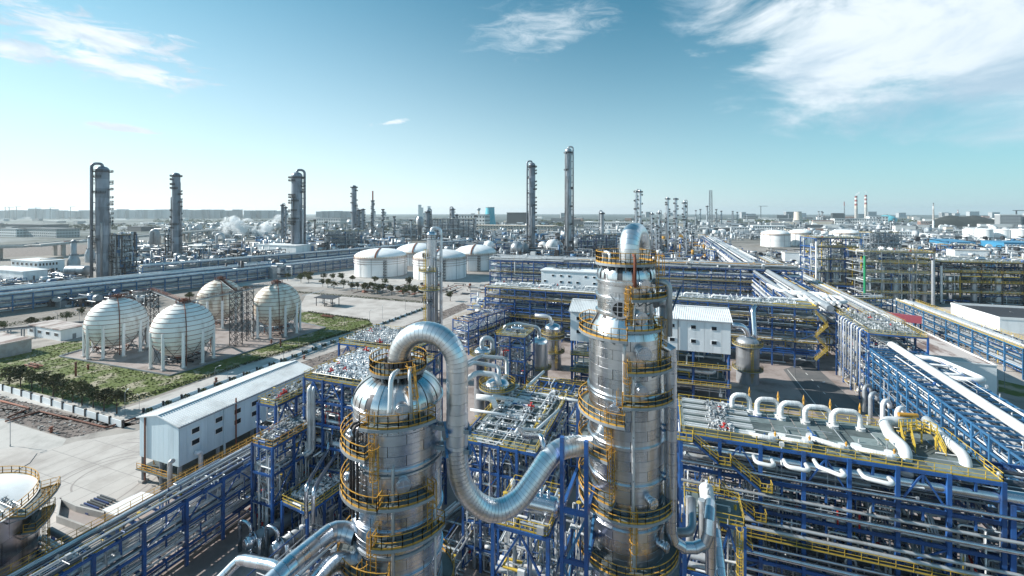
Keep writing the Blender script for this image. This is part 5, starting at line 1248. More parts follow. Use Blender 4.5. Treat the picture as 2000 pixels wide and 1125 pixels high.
# ================================================================== spherical tanks
def sphere_tank(px, base, Rr, zc, mk, lab, rot=0, nleg=10, seed=0):
    p = G(px, base); t = thing('spherical_tank', lab, 'spherical tank', p, 'spherical tanks on the slab'); c = Col(p, t); n = 48
    # plate courses, each a part
    cuts = [-90, -72, -58, -46, -35, -24, -14, -4, 6, 16, 26, 36, 46, 57, 70, 90]
    for e0, e1 in zip(cuts, cuts[1:]):
        es = [e0 + .12 + (e1 - e0 - .24) * k / 3 for k in range(4)]
        b = MB(); b.lathe(p + UZ * zc, [((Rr - (.05 if k in (-1,) else 0)) * math.cos(math.radians(e)) + 1e-3, Rr * math.sin(math.radians(e))) for k, e in enumerate(es)], n); b.build('shell_course', mk, t)
    b = MB(); b.ball(p + UZ * zc, Rr - .06, 32, 16); b.build('shell', 'rust', t)
    for e in cuts[2:-1]:
        b = MB(); rr = Rr * math.cos(math.radians(e)); z = Rr * math.sin(math.radians(e)); b.lathe(p + UZ * (zc + z), [(rr - .03, -.07), (rr + .12, -.07), (rr + .12, .07), (rr - .03, .07)], n, smooth=False); b.build('spray_ring', 'rust', t)
    for k in range(nleg):
        a = 360 * k / nleg + rot; rod('leg', t, c.at(a, Rr * .985, 0), c.at(a, Rr * .985, zc + .8), .52, 'tank'); bar('leg_base', t, c.at(a, Rr * .985, 0), c.at(a, Rr * .985, .5), 1.5, 1.5, 'concrete')
        a2 = a + 360 / nleg
        bar('tie_rod', t, c.at(a, Rr * .985, 1), c.at(a2, Rr * .985, zc - 3), .12, .12, 'steel_dark'); bar('tie_rod', t, c.at(a2, Rr * .985, 1), c.at(a, Rr * .985, zc - 3), .12, .12, 'steel_dark')
    zt = zc + Rr; b = MB(); b.lathe(p + UZ * (zt - .25), [(.02, .35), (2.4, .35), (2.4, .15), (.02, .15)], 24, smooth=False); pl = b.build('top_platform', 'steel_grey', t)
    rb = MB(); rail_into(rb, [p + UZ * (zt + .1) + Vector((2.3 * math.cos(k * .52), 2.3 * math.sin(k * .52), 0)) for k in range(12)], 1.1, .08, 1.5, closed=True); rb.build('railing', 'rust', pl)
    valves('valve_bank', t, p + UZ * (zt) - UX * 1.2 - UY * 1.2, UX, UY, 2.4, 2.4, 9, seed, 2.2, ('rust', 'steel_dark', 'rust'))
    # riser following the meridian
    for a in (5, 120):
        pts = [c.at(a, (Rr + .25) * math.cos(math.radians(e)), zc + (Rr + .25) * math.sin(math.radians(e))) for e in range(84, -20, -8)] + [c.at(a, Rr + .2, 1)]
        b = MB(); b.tube(pts, .14, 6); b.build('spray_riser', 'rust', t)
    pipework('bottom_pipework', t, p - UX * 5 - UY * 5, UX, UY, 10, 10, .4, zc - Rr + .6, 26, seed, ('steel_dark', 'pipe_grey', 'rust'), (.1, .25))
    return t
sphere_tank(358, 706, 9.7, 12.0, 'sphere', 'chalky white spherical tank on legs, nearest to the camera', 0, seed=1)
sphere_tank(228, 688, 9.4, 12.0, 'sphere', 'chalky white spherical tank on legs, leftmost of the four', 12, seed=2)
sphere_tank(430, 634, 9.6, 12.5, 'sphere_warm', 'rust streaked spherical tank partly hidden, farthest back of the four', 5, seed=3)
sphere_tank(541, 651, 9.6, 13.2, 'sphere_warm', 'rust streaked spherical tank on legs, rightmost of the four', 20, seed=4)
def lattice(name, lab, p, w, h, step, mk, cat, t=.22, ux=UX, uy=UY, top_r=None):
    o = thing(name, lab, cat, p); k = top_r if top_r else 1.0
    cs = [(-1, -1), (1, -1), (1, 1), (-1, 1)]
    def pt(i, z): f = 1 + (k - 1) * z / h; return Vector((p.x, p.y, 0)) + ux * cs[i % 4][0] * w / 2 * f + uy * cs[i % 4][1] * w / 2 * f + UZ * z
    n = max(1, round(h / step))
    for i in range(4): bar('post', o, pt(i, 0), pt(i, h), t, t, mk)
    for j in range(n):
        b = MB()
        for i in range(4):
            z0, z1_ = h * j / n, h * (j + 1) / n; b.beam(pt(i, z1_), pt(i + 1, z1_), t * .7, t * .7); b.beam(pt(i, z0), pt(i + 1, z1_), t * .6, t * .6); b.beam(pt(i + 1, z0), pt(i, z1_), t * .6, t * .6)
        b.build('lattice_bay', mk, o)
    return o
for i, (x, y, h, lab) in enumerate(((297, 668, 22, 'between the two chalky spheres'), (461, 674, 22.5, 'between the nearest and rightmost spheres'), (483, 664, 22.5, 'close to the rightmost sphere'))):
    lattice('stair_tower', 'dark lattice stair tower ' + lab, G(x, y), 3.2, h, 2.8, 'steel_dark', 'lattice tower')
br = thing('catwalk', 'rusty catwalk linking the tops of the spherical tanks', 'catwalk', G(358, 706) + UZ * 22)
tops = [G(228, 688) + UZ * 21.6, G(297, 668) + UZ * 22, G(358, 706) + UZ * 22, G(461, 674) + UZ * 22.4, G(430, 634) + UZ * 22.4, G(461, 674) + UZ * 22.4, G(541, 651) + UZ * 23]
for a, c in zip(tops, tops[1:]):
    sd = (c - a).cross(UZ).normalized() * .4; b = MB(); b.hexa([v + UZ * k for k in (-.1, 0) for v in (a - sd, a + sd, c + sd, c - sd)]); pl = b.build('walkway', 'steel_dark', br)
    rb = MB(); rail_into(rb, [a - sd, c - sd], 1.1, .06, 1.8, toe=False); rail_into(rb, [a + sd, c + sd], 1.1, .06, 1.8, toe=False); rb.build('railing', 'rust', pl); rod('pipe', br, a - UZ * .5, c - UZ * .5, .2, 'pipe_grey')
# ================================================================== storage tanks
def tank(px, base, wpx, eave, top, lab, mk='tank', dome=True, stairs=True, rings=3, group=None, seam=8, wk=True, Zc=None, name='storage_tank', detail=True):
    Z0 = Zc or Zof(base); r = wpx / 2 * Z0 / F; r *= math.cos(math.atan((px - 1000) / F)) ** .9
    p = D(px, Z0 + (r if not Zc else 0)); Z = Z0 + (r if not Zc else 0); p = D(px, Z); r = wpx / 2 * Z / F * math.cos(math.atan((px - 1000) / F)) ** .9
    h = zat(eave, Z); ht = zat(top, Z) - h; t = thing(name, lab, 'tank', p, group); c = Col(p, t); n = 56 if detail else 28
    k = 5 if detail else 1
    for i in range(k):
        b = MB(); b.lathe(p, [(r + .03 * (i % 2), h * i / k), (r + .03 * (i % 2), h * (i + 1) / k)], n); b.build('shell_course' if k > 1 else 'shell', mk, t)
    if dome: prof = [(r + .1, h)] + [(r * math.cos(math.radians(a)), h + ht * math.sin(math.radians(a))) for a in range(0, 90, 10)] + [(.02, h + ht)]
    else: prof = [(r + .1, h), (.02, h + ht)]
    b = MB(); b.lathe(p, prof, n); b.build('roof', mk, t)
    if not detail: 
        b = MB(); b.lathe(p + UZ * h, [(r + .02, -.2), (r + .3, -.2), (r + .3, .1)], n, smooth=False); b.build('rim', 'steel_grey', t)
    else:
        for i in range(rings):
            z = h * (1 - .03 - i * .11); b = MB(); b.lathe(p + UZ * z, [(r - .02, -.15), (r + .45, -.15), (r + .45, .15), (r - .02, .15)], n, smooth=False); b.build('wind_girder', 'tank' if i else 'rust', t)
            b = MB(); b.lathe(p + UZ * (z - 1.0), [(r + .1, -.1), (r + .28, -.1), (r + .28, .1), (r + .1, .1)], n, smooth=False); b.build('spray_ring', 'rust', t)
        rb = MB(); rail_into(rb, [c.at(a, r, h) for a in range(-180, 180, 6)], 1.1, .1, 3.2, closed=True); rb.build('railing', 'orange', t)
        for a in (-75, -48, -20, 36, 62, 82): rod('downpipe', t, c.at(a, r + .3, .5), c.at(a, r + .3, h), .16, 'steel_grey')
        if wk:
            b = MB()
            for e0, e1 in zip(range(2, 86, 6), range(8, 92, 6)):
                b.beam(c.at(-12, r * math.cos(math.radians(e0)), h + ht * math.sin(math.radians(e0)) + .3), c.at(-12, r * math.cos(math.radians(e1)), h + ht * math.sin(math.radians(e1)) + .3), 1.4, .3)
            b.build('roof_walkway', 'rust', t)
        b = MB(); b.lathe(p, [(r + .6, 0), (r + .6, .6), (r, .6)], n, smooth=False); b.build('foundation_ring', 'concrete', t)
    if stairs == 'tower':
        q = c.at(8, r + 1.4, 0)
        for i in range(int(h / 2.4)):
            b = MB()
            for (x, y) in ((-1, -1), (1, -1), (1, 1), (-1, 1)): b.beam(q + Vector((x, y, i * 2.4)), q + Vector((x, y, i * 2.4 + 2.4)), .2, .2)
            b.beam(q + Vector((-1, -1, i * 2.4)), q + Vector((1, -1, i * 2.4 + 2.4)), .15, .3); b.box(q + UZ * (i * 2.4 + 2.3), (2.2, 2.2, .15)); b.build('stair_flight', 'steel_dark', t)
    elif stairs:
        b = MB(); N = 22; s0 = stairs if isinstance(stairs, tuple) else (-10, 55)
        P = [c.at(s0[0] + (s0[1] - s0[0]) * i / N, r + .7, .3 + (h - .3) * i / N) for i in range(N + 1)]
        for a, q in zip(P, P[1:]): b.beam(a, q, .9, .35); b.beam(a + UZ * 1.1, q + UZ * 1.1, .12, .12)
        b.build('spiral_stair', 'steel_dark', t)
    return t
GT = 'white domed tanks behind the yard'
tank(744, 543, 103, 500, 485, 'white domed tank with ringed shell, leftmost of the front pair', stairs='tower', group=GT)
tank(859, 549, 104, 502, 487, 'white domed tank with ringed shell, front right one behind the slim column', stairs='tower', group=GT)
tank(815, 520, 84, 491, 475, 'white domed tank mostly hidden behind the front pair', stairs=False, group=GT)
tank(929, 530, 82, 494, 478, 'white domed tank with ringed shell, rightmost of the group', stairs='tower', group=GT)
# dirt apron below the domed tanks
GR = 'white tanks on the right'
tank(1514, 483, 58, 457, 449, 'white tank on the right, front left one with streaked side', stairs=False, group=GR, wk=False, rings=1)
tank(1562, 481, 46, 455, 447.5, 'white tank on the right with a diagonal stair, beside the streaked one', stairs=(-10, 60), group=GR, wk=False, rings=1)
tank(1650, 480, 62, 455, 448, 'largest white tank on the right with stairs over its roof', stairs=(-60, -10), group=GR, wk=False, rings=1)
tank(1657, 484, 48, 468, 464, 'smaller white tank standing before the largest one on the right', stairs=(-70, -20), group=GR, wk=False, rings=1)
for i, (x, y, w, e, tp) in enumerate(((1897, 468, 34, 448, 446), (1922, 470, 36, 448.5, 446), (1957, 470, 36, 449, 447), (1990, 471, 40, 449, 446.5))):
    tank(x, y, w, e, tp, 'flat topped white tank at the far right, ' + ('first', 'second', 'third', 'fourth')[i] + ' from the left in the row', stairs=False, group='row of white tanks at far right', detail=False)
for i, (x, y, w, e, tp) in enumerate(((1805, 463, 22, 457, 455.5), (1822, 464, 20, 457, 456), (1845, 465, 24, 458, 456), (1862, 465, 18, 458, 456.5), (1609, 463, 17, 455, 451), (1410, 457, 14, 449, 447), (1388, 455, 14, 448, 446))):
    tank(x, y, w, e, tp, 'small distant white tank among the low buildings on the right', stairs=False, group='small distant white tanks', detail=False, Zc=Zof(y))
for i, (x, y, w, e, tp) in enumerate(((1594, 515, 26, 495, 488), (1629, 514, 26, 495, 488), (1663, 513, 20, 497, 491))):
    tank(x, y, w, e, tp, 'white domed vertical tank behind the pale cooling boxes, ' + ('left', 'middle', 'right')[i] + ' of three', stairs=False, group='three domed tanks behind boxes', detail=False, wk=False)
tank(101, 531, 44, 507, 503, 'dull grey cylindrical tank with a diagonal stair at far left', 'pipe_grey', stairs=(-30, 50), wk=False, rings=1, dome=False)
for i, (x, y, w) in enumerate(((955, 488, 22), (1010, 494, 26), (1022, 492, 22), (1078, 488, 24), (1090, 487, 20), (1128, 482, 20), (1060, 486, 18))):
    Z = Zof(y + 8); r = w / 2 * Z / F; p = D(x, Z); t = thing('small_sphere', 'pale ball shaped tank in the row behind the two tall towers', 'spherical tank', p, 'row of small spheres'); b = MB(); b.ball(p + UZ * (r + 3), r, 24, 12); b.build('shell', ('tank', 'clad_dull', 'steel_grey')[i % 3], t)
    c = Col(p, t)
    for k in range(8): rod('leg', t, c.at(k * 45, r * .97, 0), c.at(k * 45, r * .97, r + 3), .5, 'steel_grey')
# insulated tank in the lower left corner
Zt = 57; p = D(-150, Zt); r = 10.4; ct = thing('insulated_tank', 'big dull metal clad tank with an ochre railed roof in the lower left corner', 'tank', p); c = Col(p, ct); h = 14.6
b = MB(); b.lathe(p, [(r - .06, 0), (r - .06, h)], 40); b.build('shell', 'clad_dark', ct)
clad(c, r, 0, h, 3.1, 36, 'tank_clad', 77)
b = MB(); b.lathe(p, [(r + .15, h)] + [(r * k / 8, h + 2.0 * (1 - (k / 8) ** 2)) for k in range(8, 0, -1)] + [(.02, h + 2)], 44); b.build('roof', 'tank', ct)
rb = MB(); rail_into(rb, [c.at(a, r - .1, h + .1) for a in range(-180, 180, 7)], 1.1, .075, 1.5, closed=True); rb.build('railing', 'orange', ct)
for z in (3.2, 6.4): 
    b = MB(); b.lathe(p + UZ * z, [(r, -.06), (r + .14, -.06), (r + .14, .06), (r, .06)], 48, smooth=False); b.build('band', 'steel_grey', ct)
platform(c, r + .05, r + 2.2, h, 40, 75); platform(c, r + .05, r + 1.6, h - 3.4, 50, 80); ladder(ct, c.at(62, r + .9, 1), c.at(62, r + .9, h), c.out(62))
valves('valve_bank', ct, c.at(40, r - 4, h + .8), UX, UY, 4, 3, 5, 7, 1.1); 
for k in range(0): rod('roof_pipe', ct, c.at(20 + k * 6, r - 5, h + 1.3), c.at(28 + k * 6, r - .5, h + .9), .16, 'pipe_white')
HAZE = 0.000055
# ================================================================== sheet-clad plant houses
def plant_house(name, lab, o, dx, dy, W_, L, z0, h, ridge, wmk, npan_x, npan_y, posts, win, gable_axis='y', nrib=60):
    """o: near left corner; dx along the width W_, dy along the length L; gable roof, ridge along dy (or dx)"""
    t = thing(name, lab, 'plant building', o); o = Vector((o.x, o.y, 0)); dx = dx.normalized(); dy = dy.normalized()
    P = lambda x, y, z: o + dx * x + dy * y + UZ * z
    b = MB(); b.hexa([P(.12, .12, z0), P(W_ - .12, .12, z0), P(W_ - .12, L - .12, z0), P(.12, L - .12, z0), P(.12, .12, z0 + h), P(W_ - .12, .12, z0 + h), P(W_ - .12, L - .12, z0 + h), P(.12, L - .12, z0 + h)]); b.build('wall', wmk, t)
    def top(x, y):
        s = x / W_ if gable_axis == 'y' else y / L
        return z0 + h + (ridge * (1 - abs(2 * s - 1)))
    def wall_panels(n, f, axis_len, toward):
        for i in range(n):
            a0, a1 = axis_len * (i + .012) / n, axis_len * (i + .988) / n
            b = MB(); b.v = []
            k0, k1 = f(a0), f(a1); o_ = toward
            base = [k0[0], k1[0], k1[1], k0[1]]
            b.hexa([p for p in base] + [p + o_ * .07 for p in base]); b.build('wall_panel', wmk, t)
    wall_panels(npan_x, lambda s: (P(s, 0, z0), P(s, 0, top(s, 0) - .05)), W_, -dy)
    wall_panels(npan_x, lambda s: (P(s, L, z0), P(s, L, top(s, L) - .05)), W_, dy)
    wall_panels(npan_y, lambda s: (P(W_, s, z0), P(W_, s, top(W_, s) - .05)), L, dx)
    wall_panels(npan_y, lambda s: (P(0, s, z0), P(0, s, top(0, s) - .05)), L, -dx)
    # roof sheets with standing ribs
    ov = .45
    for side in (0, 1):
        b = MB()
        if gable_axis == 'y':
            x0, x1 = (-ov, W_ / 2) if side == 0 else (W_ + ov, W_ / 2)
            zz0 = z0 + h - ridge * ov / (W_ / 2); zz1 = z0 + h + ridge
            A, B, Cc, Dd = P(x0, -ov, zz0), P(x1, -ov, zz1), P(x1, L + ov, zz1), P(x0, L + ov, zz0)
        else:
            y0, y1 = (-ov, L / 2) if side == 0 else (L + ov, L / 2)
            zz0 = z0 + h - ridge * ov / (L / 2); zz1 = z0 + h + ridge
            A, B, Cc, Dd = P(-ov, y0, zz0), P(-ov, y1, zz1), P(W_ + ov, y1, zz1), P(W_ + ov, y0, zz0)
        q = [A, B, Cc, Dd]
        b.hexa(q + [v + UZ * .14 for v in q])
        for i in range(nrib + 1):
            a, c = A.lerp(Dd, i / nrib), B.lerp(Cc, i / nrib); b.beam(a + UZ * .2, c + UZ * .2, .14, .14)
        b.build('roof_slope', 'roof', t)
    if gable_axis == 'y': bar('ridge_cap', t, P(W_ / 2, -ov, z0 + h + ridge + .28), P(W_ / 2, L + ov, z0 + h + ridge + .28), .7, .14, 'trim')
    else: bar('ridge_cap', t, P(-ov, L / 2, z0 + h + ridge + .28), P(W_ + ov, L / 2, z0 + h + ridge + .28), .7, .14, 'trim')
    for (x, y) in posts:
        rod('stilt', t, P(x, y, 0), P(x, y, z0), .38, 'blue' if wmk == 'siding' else 'steel_grey'); bar('footing', t, P(x, y, 0), P(x, y, .5), 1.3, 1.3, 'concrete')
    for q in ((P(W_ + .5, -.4, z0 + h - .12), P(W_ + .5, L + .4, z0 + h - .12)) if gable_axis == 'y' else (P(-.4, -.5, z0 + h - .12), P(W_ + .4, -.5, z0 + h - .12)),): bar('gutter', t, q[0], q[1], .22, .2, 'steel_grey')
    for (face, s, z, w, hh) in win:
        if face == 'x': c, ax, nr = P(s, 0, z), dx, -dy
        else: c, ax, nr = P(W_, s, z), dy, dx
        b = MB(); b.box(c + nr * .1, (w + .25, .16, hh + .25), 0, ax, nr); f = b.build('window', 'trim', t)
        b = MB(); b.box(c + nr * .18, (w, .08, hh), 0, ax, nr); b.build('pane', 'glass', f)
    return t, P
o = C(-75.8, 88.7); dxb = C(1, -.355); dyb = C(.37, 1)
win = []
for i in range(7):
    for z in (8.9, 11.2): win.append(('y', 3.6 + i * 4.2 if i else 3.0, z, 1.45, .95))
tA, PA = plant_house('plant_house', 'long pale blue clad house on stilts with a white ribbed roof, lower left', o, dxb, dyb, 11.6, 33, 5.4, 7.9, 1.25, 'siding_blue', 8, 24, [(x, y) for x in (.4, 5.8, 11.2) for y in (.4, 8, 16, 24, 32.6)], win, 'y', 70)
bar('drain_pipe', tA, PA(1.9, -.25, 1), PA(1.9, -.25, 13.8), .22, .22, 'rust'); bar('drain_pipe', tA, PA(11.95, 11.5, 2), PA(11.95, 11.5, 14.3), .22, .22, 'rust'); bar('drain_pipe', tA, PA(11.9, 8.9, 2), PA(11.9, 8.9, 13.2), .3, .3, 'siding_blue')
b = MB(); rail_into(b, [PA(0, -.6, 3.2), PA(11.9, -.6, 3.2), PA(12.4, 33, 3.2)], 1.1, .08, 1.4); b.build('railing', 'orange', tA)
b = MB(); b.hexa([PA(x, y, z) for z in (3.0, 3.15) for (x, y) in ((0, -.8), (12.6, -.8), (12.6, 33), (0, 33))]); b.build('service_floor', 'grating', tA)
for y in (-.9, 3.5): pipe_run('vent_duct', tA, [PA(10.4 if y < 0 else 12.5, y, 1.2), PA(10.4 if y < 0 else 12.5, y, 6.6), PA(11.3 if y < 0 else 12.5, y - (0 if y < 0 else 1), 7.0)], .42, 'pipe', bend=.5)
stair(tA, PA(3.5, 2, 0), PA(1.5, 2, 3), 1.0, dyb.normalized(), 'orange', 'steel_dark')
# small flat grey canopy and timber pile near it
p = G(285, 990); sh = thing('canopy', 'flat pale grey sheet canopy beside the long foreground rack', 'canopy', p); dxn, dyn = dxb.normalized(), dyb.normalized()
b = MB(); A = G(200, 997, 2.6); Bc = G(276, 962, 2.6); Cc = G(316, 970, 2.6); Dd = G(240, 1014, 2.6); b.hexa([q + UZ * k for k in (0, .16) for q in (A, Dd, Cc, Bc)]); b.build('roof', 'roof', sh)
for q in (A, Bc, Cc, Dd): q2 = q.lerp((A + Cc) / 2, .08); bar('post', sh, Vector((q2.x, q2.y, 0)), Vector((q2.x, q2.y, 2.6)), .15, .15, 'steel_dark')
p = G(185, 988); pl = thing('pallet_stack', 'dark greenish pallets lying beside the flat grey canopy', 'pallets', p)
for i in range(9): bar('plank', pl, p + dxn * (-2.2) + dyn * (i * .5 - 2) + UZ * .3, p + dxn * 2.2 + dyn * (i * .5 - 2) + UZ * .3, .22, .3, 'blue_dark' if i % 3 == 0 else 'far_dark')
pw = [G(118, 985), G(150, 1000), G(228, 1020), G(200, 1052), G(112, 1020)]
bw = thing('bund_wall', 'low brown concrete bund wall between the clad tank and the canopy', 'wall', pw[0])
for a, c in zip(pw, pw[1:] + pw[:1]): k = MB(); k.beam(a + UZ * .6, c + UZ * .6, .3, 1.2); k.build('wall_side', 'concrete', bw)
sheet('bund_floor', pw, 'pink_slab', .06)
# white house on stilts in the middle
o = C(18.5, 137.6); dxc = C(62.3 - 18.5, 124 - 137.9); dyc = C(.32, 1)
win = []
for s in (2.6, 7.0, 24.5, 30.2, 36, 41.5):
    for z in (17.6, 21.7): win.append(('x', s, z, 1.3, .95))
tB, PB = plant_house('plant_house', 'large white clad house on blue stilts behind the right column', o, dxc, dyc, 45.8, 13, 14.6, 9.2, 2.4, 'siding', 20, 5, [(x, y) for x in (.4, 9, 18, 27, 36, 45.4) for y in (.4, 6.5, 12.6)], win, 'x', 90)
bar('drain_pipe', tB, PB(31.8, -.3, 9), PB(31.8, -.3, 24), .25, .25, 'steel_grey')
for z in (5, 10.2):
    b = MB(); b.hexa([PB(x, y, zz_) for zz_ in (z, z + .15) for (x, y) in ((0, -.6), (45.8, -.6), (45.8, 13), (0, 13))]); pf = b.build('service_floor', 'grating', tB)
    b = MB(); rail_into(b, [PB(0, -.6, z + .15), PB(45.8, -.6, z + .15)], 1.1, .09, 1.6); b.build('railing', 'yellow', pf)
for y in (.4, 6.5, 12.6): bar('floor_beam', tB, PB(.4, y, 10), PB(45.4, y, 10), .4, .5, 'blue'); bar('floor_beam', tB, PB(.4, y, 4.8), PB(45.4, y, 4.8), .4, .5, 'steel_grey')
pipe_run('header_pipe', tB, [PB(22, 3, 8), PB(42, 3, 8), PB(42, 8, 8), PB(20, 8, 8)], .8, 'pipe', bend=2); drum(tB, PB(12, 6, 2.5), dxc.normalized(), 12, 1.3, 'far_dark'); drum(tB, PB(34, 6, 2.5), dxc.normalized(), 12, 1.3, 'steel_grey')
pipework('small_pipework', tB, PB(1, 1, 0), dxc, dyc, 44, 11, .4, 13, 180, 15, rr=(.08, .25))
# analyser house on the crossing rack
o = D(1057, 214); tC = thing('equipment_house', 'low white flat roofed house standing on the wide crossing rack', 'plant building', o + UZ * 21.6); W2 = 30; d1 = C(1, -.364).normalized(); d2 = C(.364, 1).normalized()
P = lambda x, y, z: Vector((o.x, o.y, 0)) + d1 * x + d2 * y + UZ * z
b = MB(); b.hexa([P(x, y, z) for z in (19, 26.4) for (x, y) in ((0, 0), (W2, 0), (W2, 9), (0, 9))]); b.build('wall', 'siding', tC)
b = MB(); b.hexa([P(x, y, z) for z in (26.4, 26.9) for (x, y) in ((-.4, -.4), (W2 + .4, -.4), (W2 + .4, 9.4), (-.4, 9.4))]); b.build('roof', 'trim', tC)
for i in range(7):
    for z in (21.5, 24.4):
        if (i * 3 + int(z)) % 4: b = MB(); b.box(P(2 + i * 4, -.05, z), (1.4, .16, 1.0), 0, d1, d2); w = b.build('window', 'trim', tC); b = MB(); b.box(P(2 + i * 4, -.14, z), (1.2, .06, .8), 0, d1, d2); b.build('pane', 'glass', w)
valves('roof_vents', tC, P(5, 2, 26.9), d1, d2, 14, 4, 14, 8, 1.6, ('steel_dark', 'pipe_grey', 'steel_dark'))
# supporting stilts
for x in (1, 10, 20, 29): rod('stilt', tC, P(x, 4.5, 0), P(x, 4.5, 19), .4, 'blue')

# ================================================================== towers
def tower(px, base, top, w, lab, mk='clad_dull', plats=8, loop='l', side=1, name='distillation_column', cat='column', seed=0, jut=.5, lower=1.0, dark='steel_dark', Z=None, group=None, capz=True):
    R = random.Random(seed + int(px)); Z = Z or Zof(base); p = D(px, Z); r = w / 2 * Z / F * math.cos(math.atan((px - 1000) / F)); h = zat(top, Z)
    t = thing(name, lab, cat, p, group); c = Col(p, t); n = 20
    nz = max(5, min(16, int(h / 7)))
    for i in range(nz):
        za, zb = h * i / nz, h * (i + 1) / nz; rr = r * (lower if za < h * .28 else 1.0)
        b = MB(); b.lathe(p, [(rr * (1 + .02 * (i % 2)), za), (rr * (1 + .02 * (i % 2)), zb)], n); b.build('shell_section', mk, t)
    b = MB(); b.lathe(p, [(r * math.cos(math.radians(a)), h + r * .7 * math.sin(math.radians(a))) for a in range(0, 90, 15)] + [(.02, h + r * .7)], n); b.build('head', mk, t)
    th = max(.12, .0007 * Z * 1.0)
    for i in range(plats):
        z = h * (.12 + .86 * i / max(1, plats - 1)) + R.uniform(-1, 1); a0 = R.choice((60, -150, 80, -120, 30)) + R.uniform(-20, 20); a1 = a0 + R.uniform(70, 150)
        if i == plats - 1: a0, a1 = -180, 180
        k = 6 if a1 - a0 < 300 else 12; A = [a0 + (a1 - a0) * j / k for j in range(k + 1)]; R1 = r + max(1.3, jut * r); b = MB()
        for x, y in zip(A, A[1:]):
            q = [c.at(x, r, z), c.at(x, R1, z), c.at(y, R1, z), c.at(y, r, z)]
            if (q[1] - q[0]).cross(q[3] - q[0]).z < 0: q = [q[0], q[3], q[2], q[1]]
            b.hexa([v - UZ * th * 1.5 for v in q] + q)
        d = b.build('platform', dark, t)
        rb = MB(); rail_into(rb, [c.at(x, R1, z) for x in A], 1.3, th, 3, mids=(.65,), toe=False); rb.build('railing', 'steel_dark', d)
    for k in range(side):
        a = (-85 if loop == 'l' else 85) if (k == 0 and loop) else R.choice((-80, 85, 60, -60, 95))
        rp = max(.35, r * R.uniform(.16, .26)); o = r + rp + .5
        if k == 0 and loop: 
            rp = max(.5, r * .24); o = r + rp + .9
            zc = h + r * .6 + rp * 2.2; pts = [p + UZ * (h + r * .3), p + UZ * zc, Vector((c.at(a, o, h).x, c.at(a, o, h).y, zc)), c.at(a, o, h * .04)]
            pipe_run('overhead_pipe', t, pts, rp, mk if mk != 'clad' else 'pipe', bend=o * .55, n=10)
            for j in range(max(3, int(h / 9))): bar('pipe_guide', t, c.at(a, o, h * .1 + j * 9), c.at(a, r - .1, h * .1 + j * 9), th * 2, th * 2, dark)
        else:
            a = a + k * 37; zt_ = h * R.uniform(.5, .98); pipe_run('riser_pipe', t, [c.at(a, r - .2, zt_), c.at(a, o, zt_), c.at(a, o, 2)], rp * .8, R.choice(('pipe', 'pipe_grey', 'clad_dull')), n=8)
    b = MB(); a = 140 if loop == 'l' else -140
    for sft in (-.5, .5): b.beam(c.at(a + sft * 8, r + .4, 1), c.at(a + sft * 8, r + .4, h), th, th)
    b.build('ladder', dark, t)
    return t, c, h, r, p
tower(200, 549, 332, 29, 'tallest broad column at far left with a pipe looped over its left side', 'tower', 24, 'l', 3, jut=.5, lower=.86)
tower(344, 517, 342, 17, 'tall twin ribbed column second from the left on the skyline', 'tower', 22, None, 5, jut=.45)
tower(580, 498, 343, 22, 'thick dark column with a round pipe loop on its right top', 'tower', 24, 'r', 4, jut=.55)
tower(552, 474, 400, 6, 'slim column just left of the thick dark one', 'tower', 13, 'r', 2); tower(558, 475, 404, 4, 'thin companion column beside the slim one', 'tower', 10, None, 1)
tower(691.5, 462, 365, 10, 'tall plain column left of the dark stack in the left middle', 'tower', 15, None, 1, jut=.45)
tower(701, 463, 411, 6, 'short column left half of a low pair beside the plain column', 'tower', 10, 'l', 1); tower(709, 463, 409, 6, 'short column right half of a low pair beside the plain column', 'tower', 10, None, 2)
tower(728, 463, 392, 5, 'slender dark platformed stack with a reddish upper section', 'tower', 19, None, 2, jut=.5)
R_ = None
p = D(728, Zof(463)); t = thing('flue', 'thin reddish pipe stack on top of the slender platformed stack', 'flue', p + UZ * zat(392, Zof(463))); rod('pipe', t, p + UZ * (zat(392, Zof(463))), p + UZ * zat(373, Zof(463)), 1.6, 'band_red')
tower(748, 478, 409, 3, 'thin platformed column right of the reddish stack', 'tower', 21, None, 1, jut=.7); tower(770, 472, 424, 3, 'thinner platformed column further right, left of the domed tanks', 'tower', 13, None, 1)
tower(602, 470, 434, 3, 'little thin column in the steam, left one', 'pipe_grey', 5, None, 1); tower(615, 468, 430, 2.5, 'little thin dark stack in the steam, middle one', 'steel_dark', 3, None, 0); tower(637, 468, 433, 3.5, 'little thin column in the steam, right one', 'pipe_grey', 5, None, 1)
tower(836, 470, 413, 9, 'column with a round pipe loop behind the slim foreground column', 'tower', 12, 'r', 2); tower(884, 458, 408, 7, 'rounded column with a pipe behind the domed tanks', 'tower', 9, 'l', 1); tower(892, 466, 419, 4, 'thin column beside the rounded one', 'tower', 9, None, 1)
tower(803, 470, 430, 3.5, 'thin stack left of the bulging vessel', 'pipe_grey', 5, None, 1); tower(929, 470, 422, 3, 'thin stack before the long office building', 'pipe_grey', 5, None, 1)
tower(1039, 498, 322, 13, 'tall grey column with pipes up its left side, left of the tallest', 'tower', 21, 'l', 3, jut=.45)
tower(1110, 497, 294, 13, 'tallest pale column on the skyline with a pipe down its right side', 'clad_dull', 6, 'r', 3, jut=.25)
tower(1176, 470, 416, 8, 'short round headed column with a pipe loop on its left', 'clad_dull', 5, 'l', 1, jut=.2)
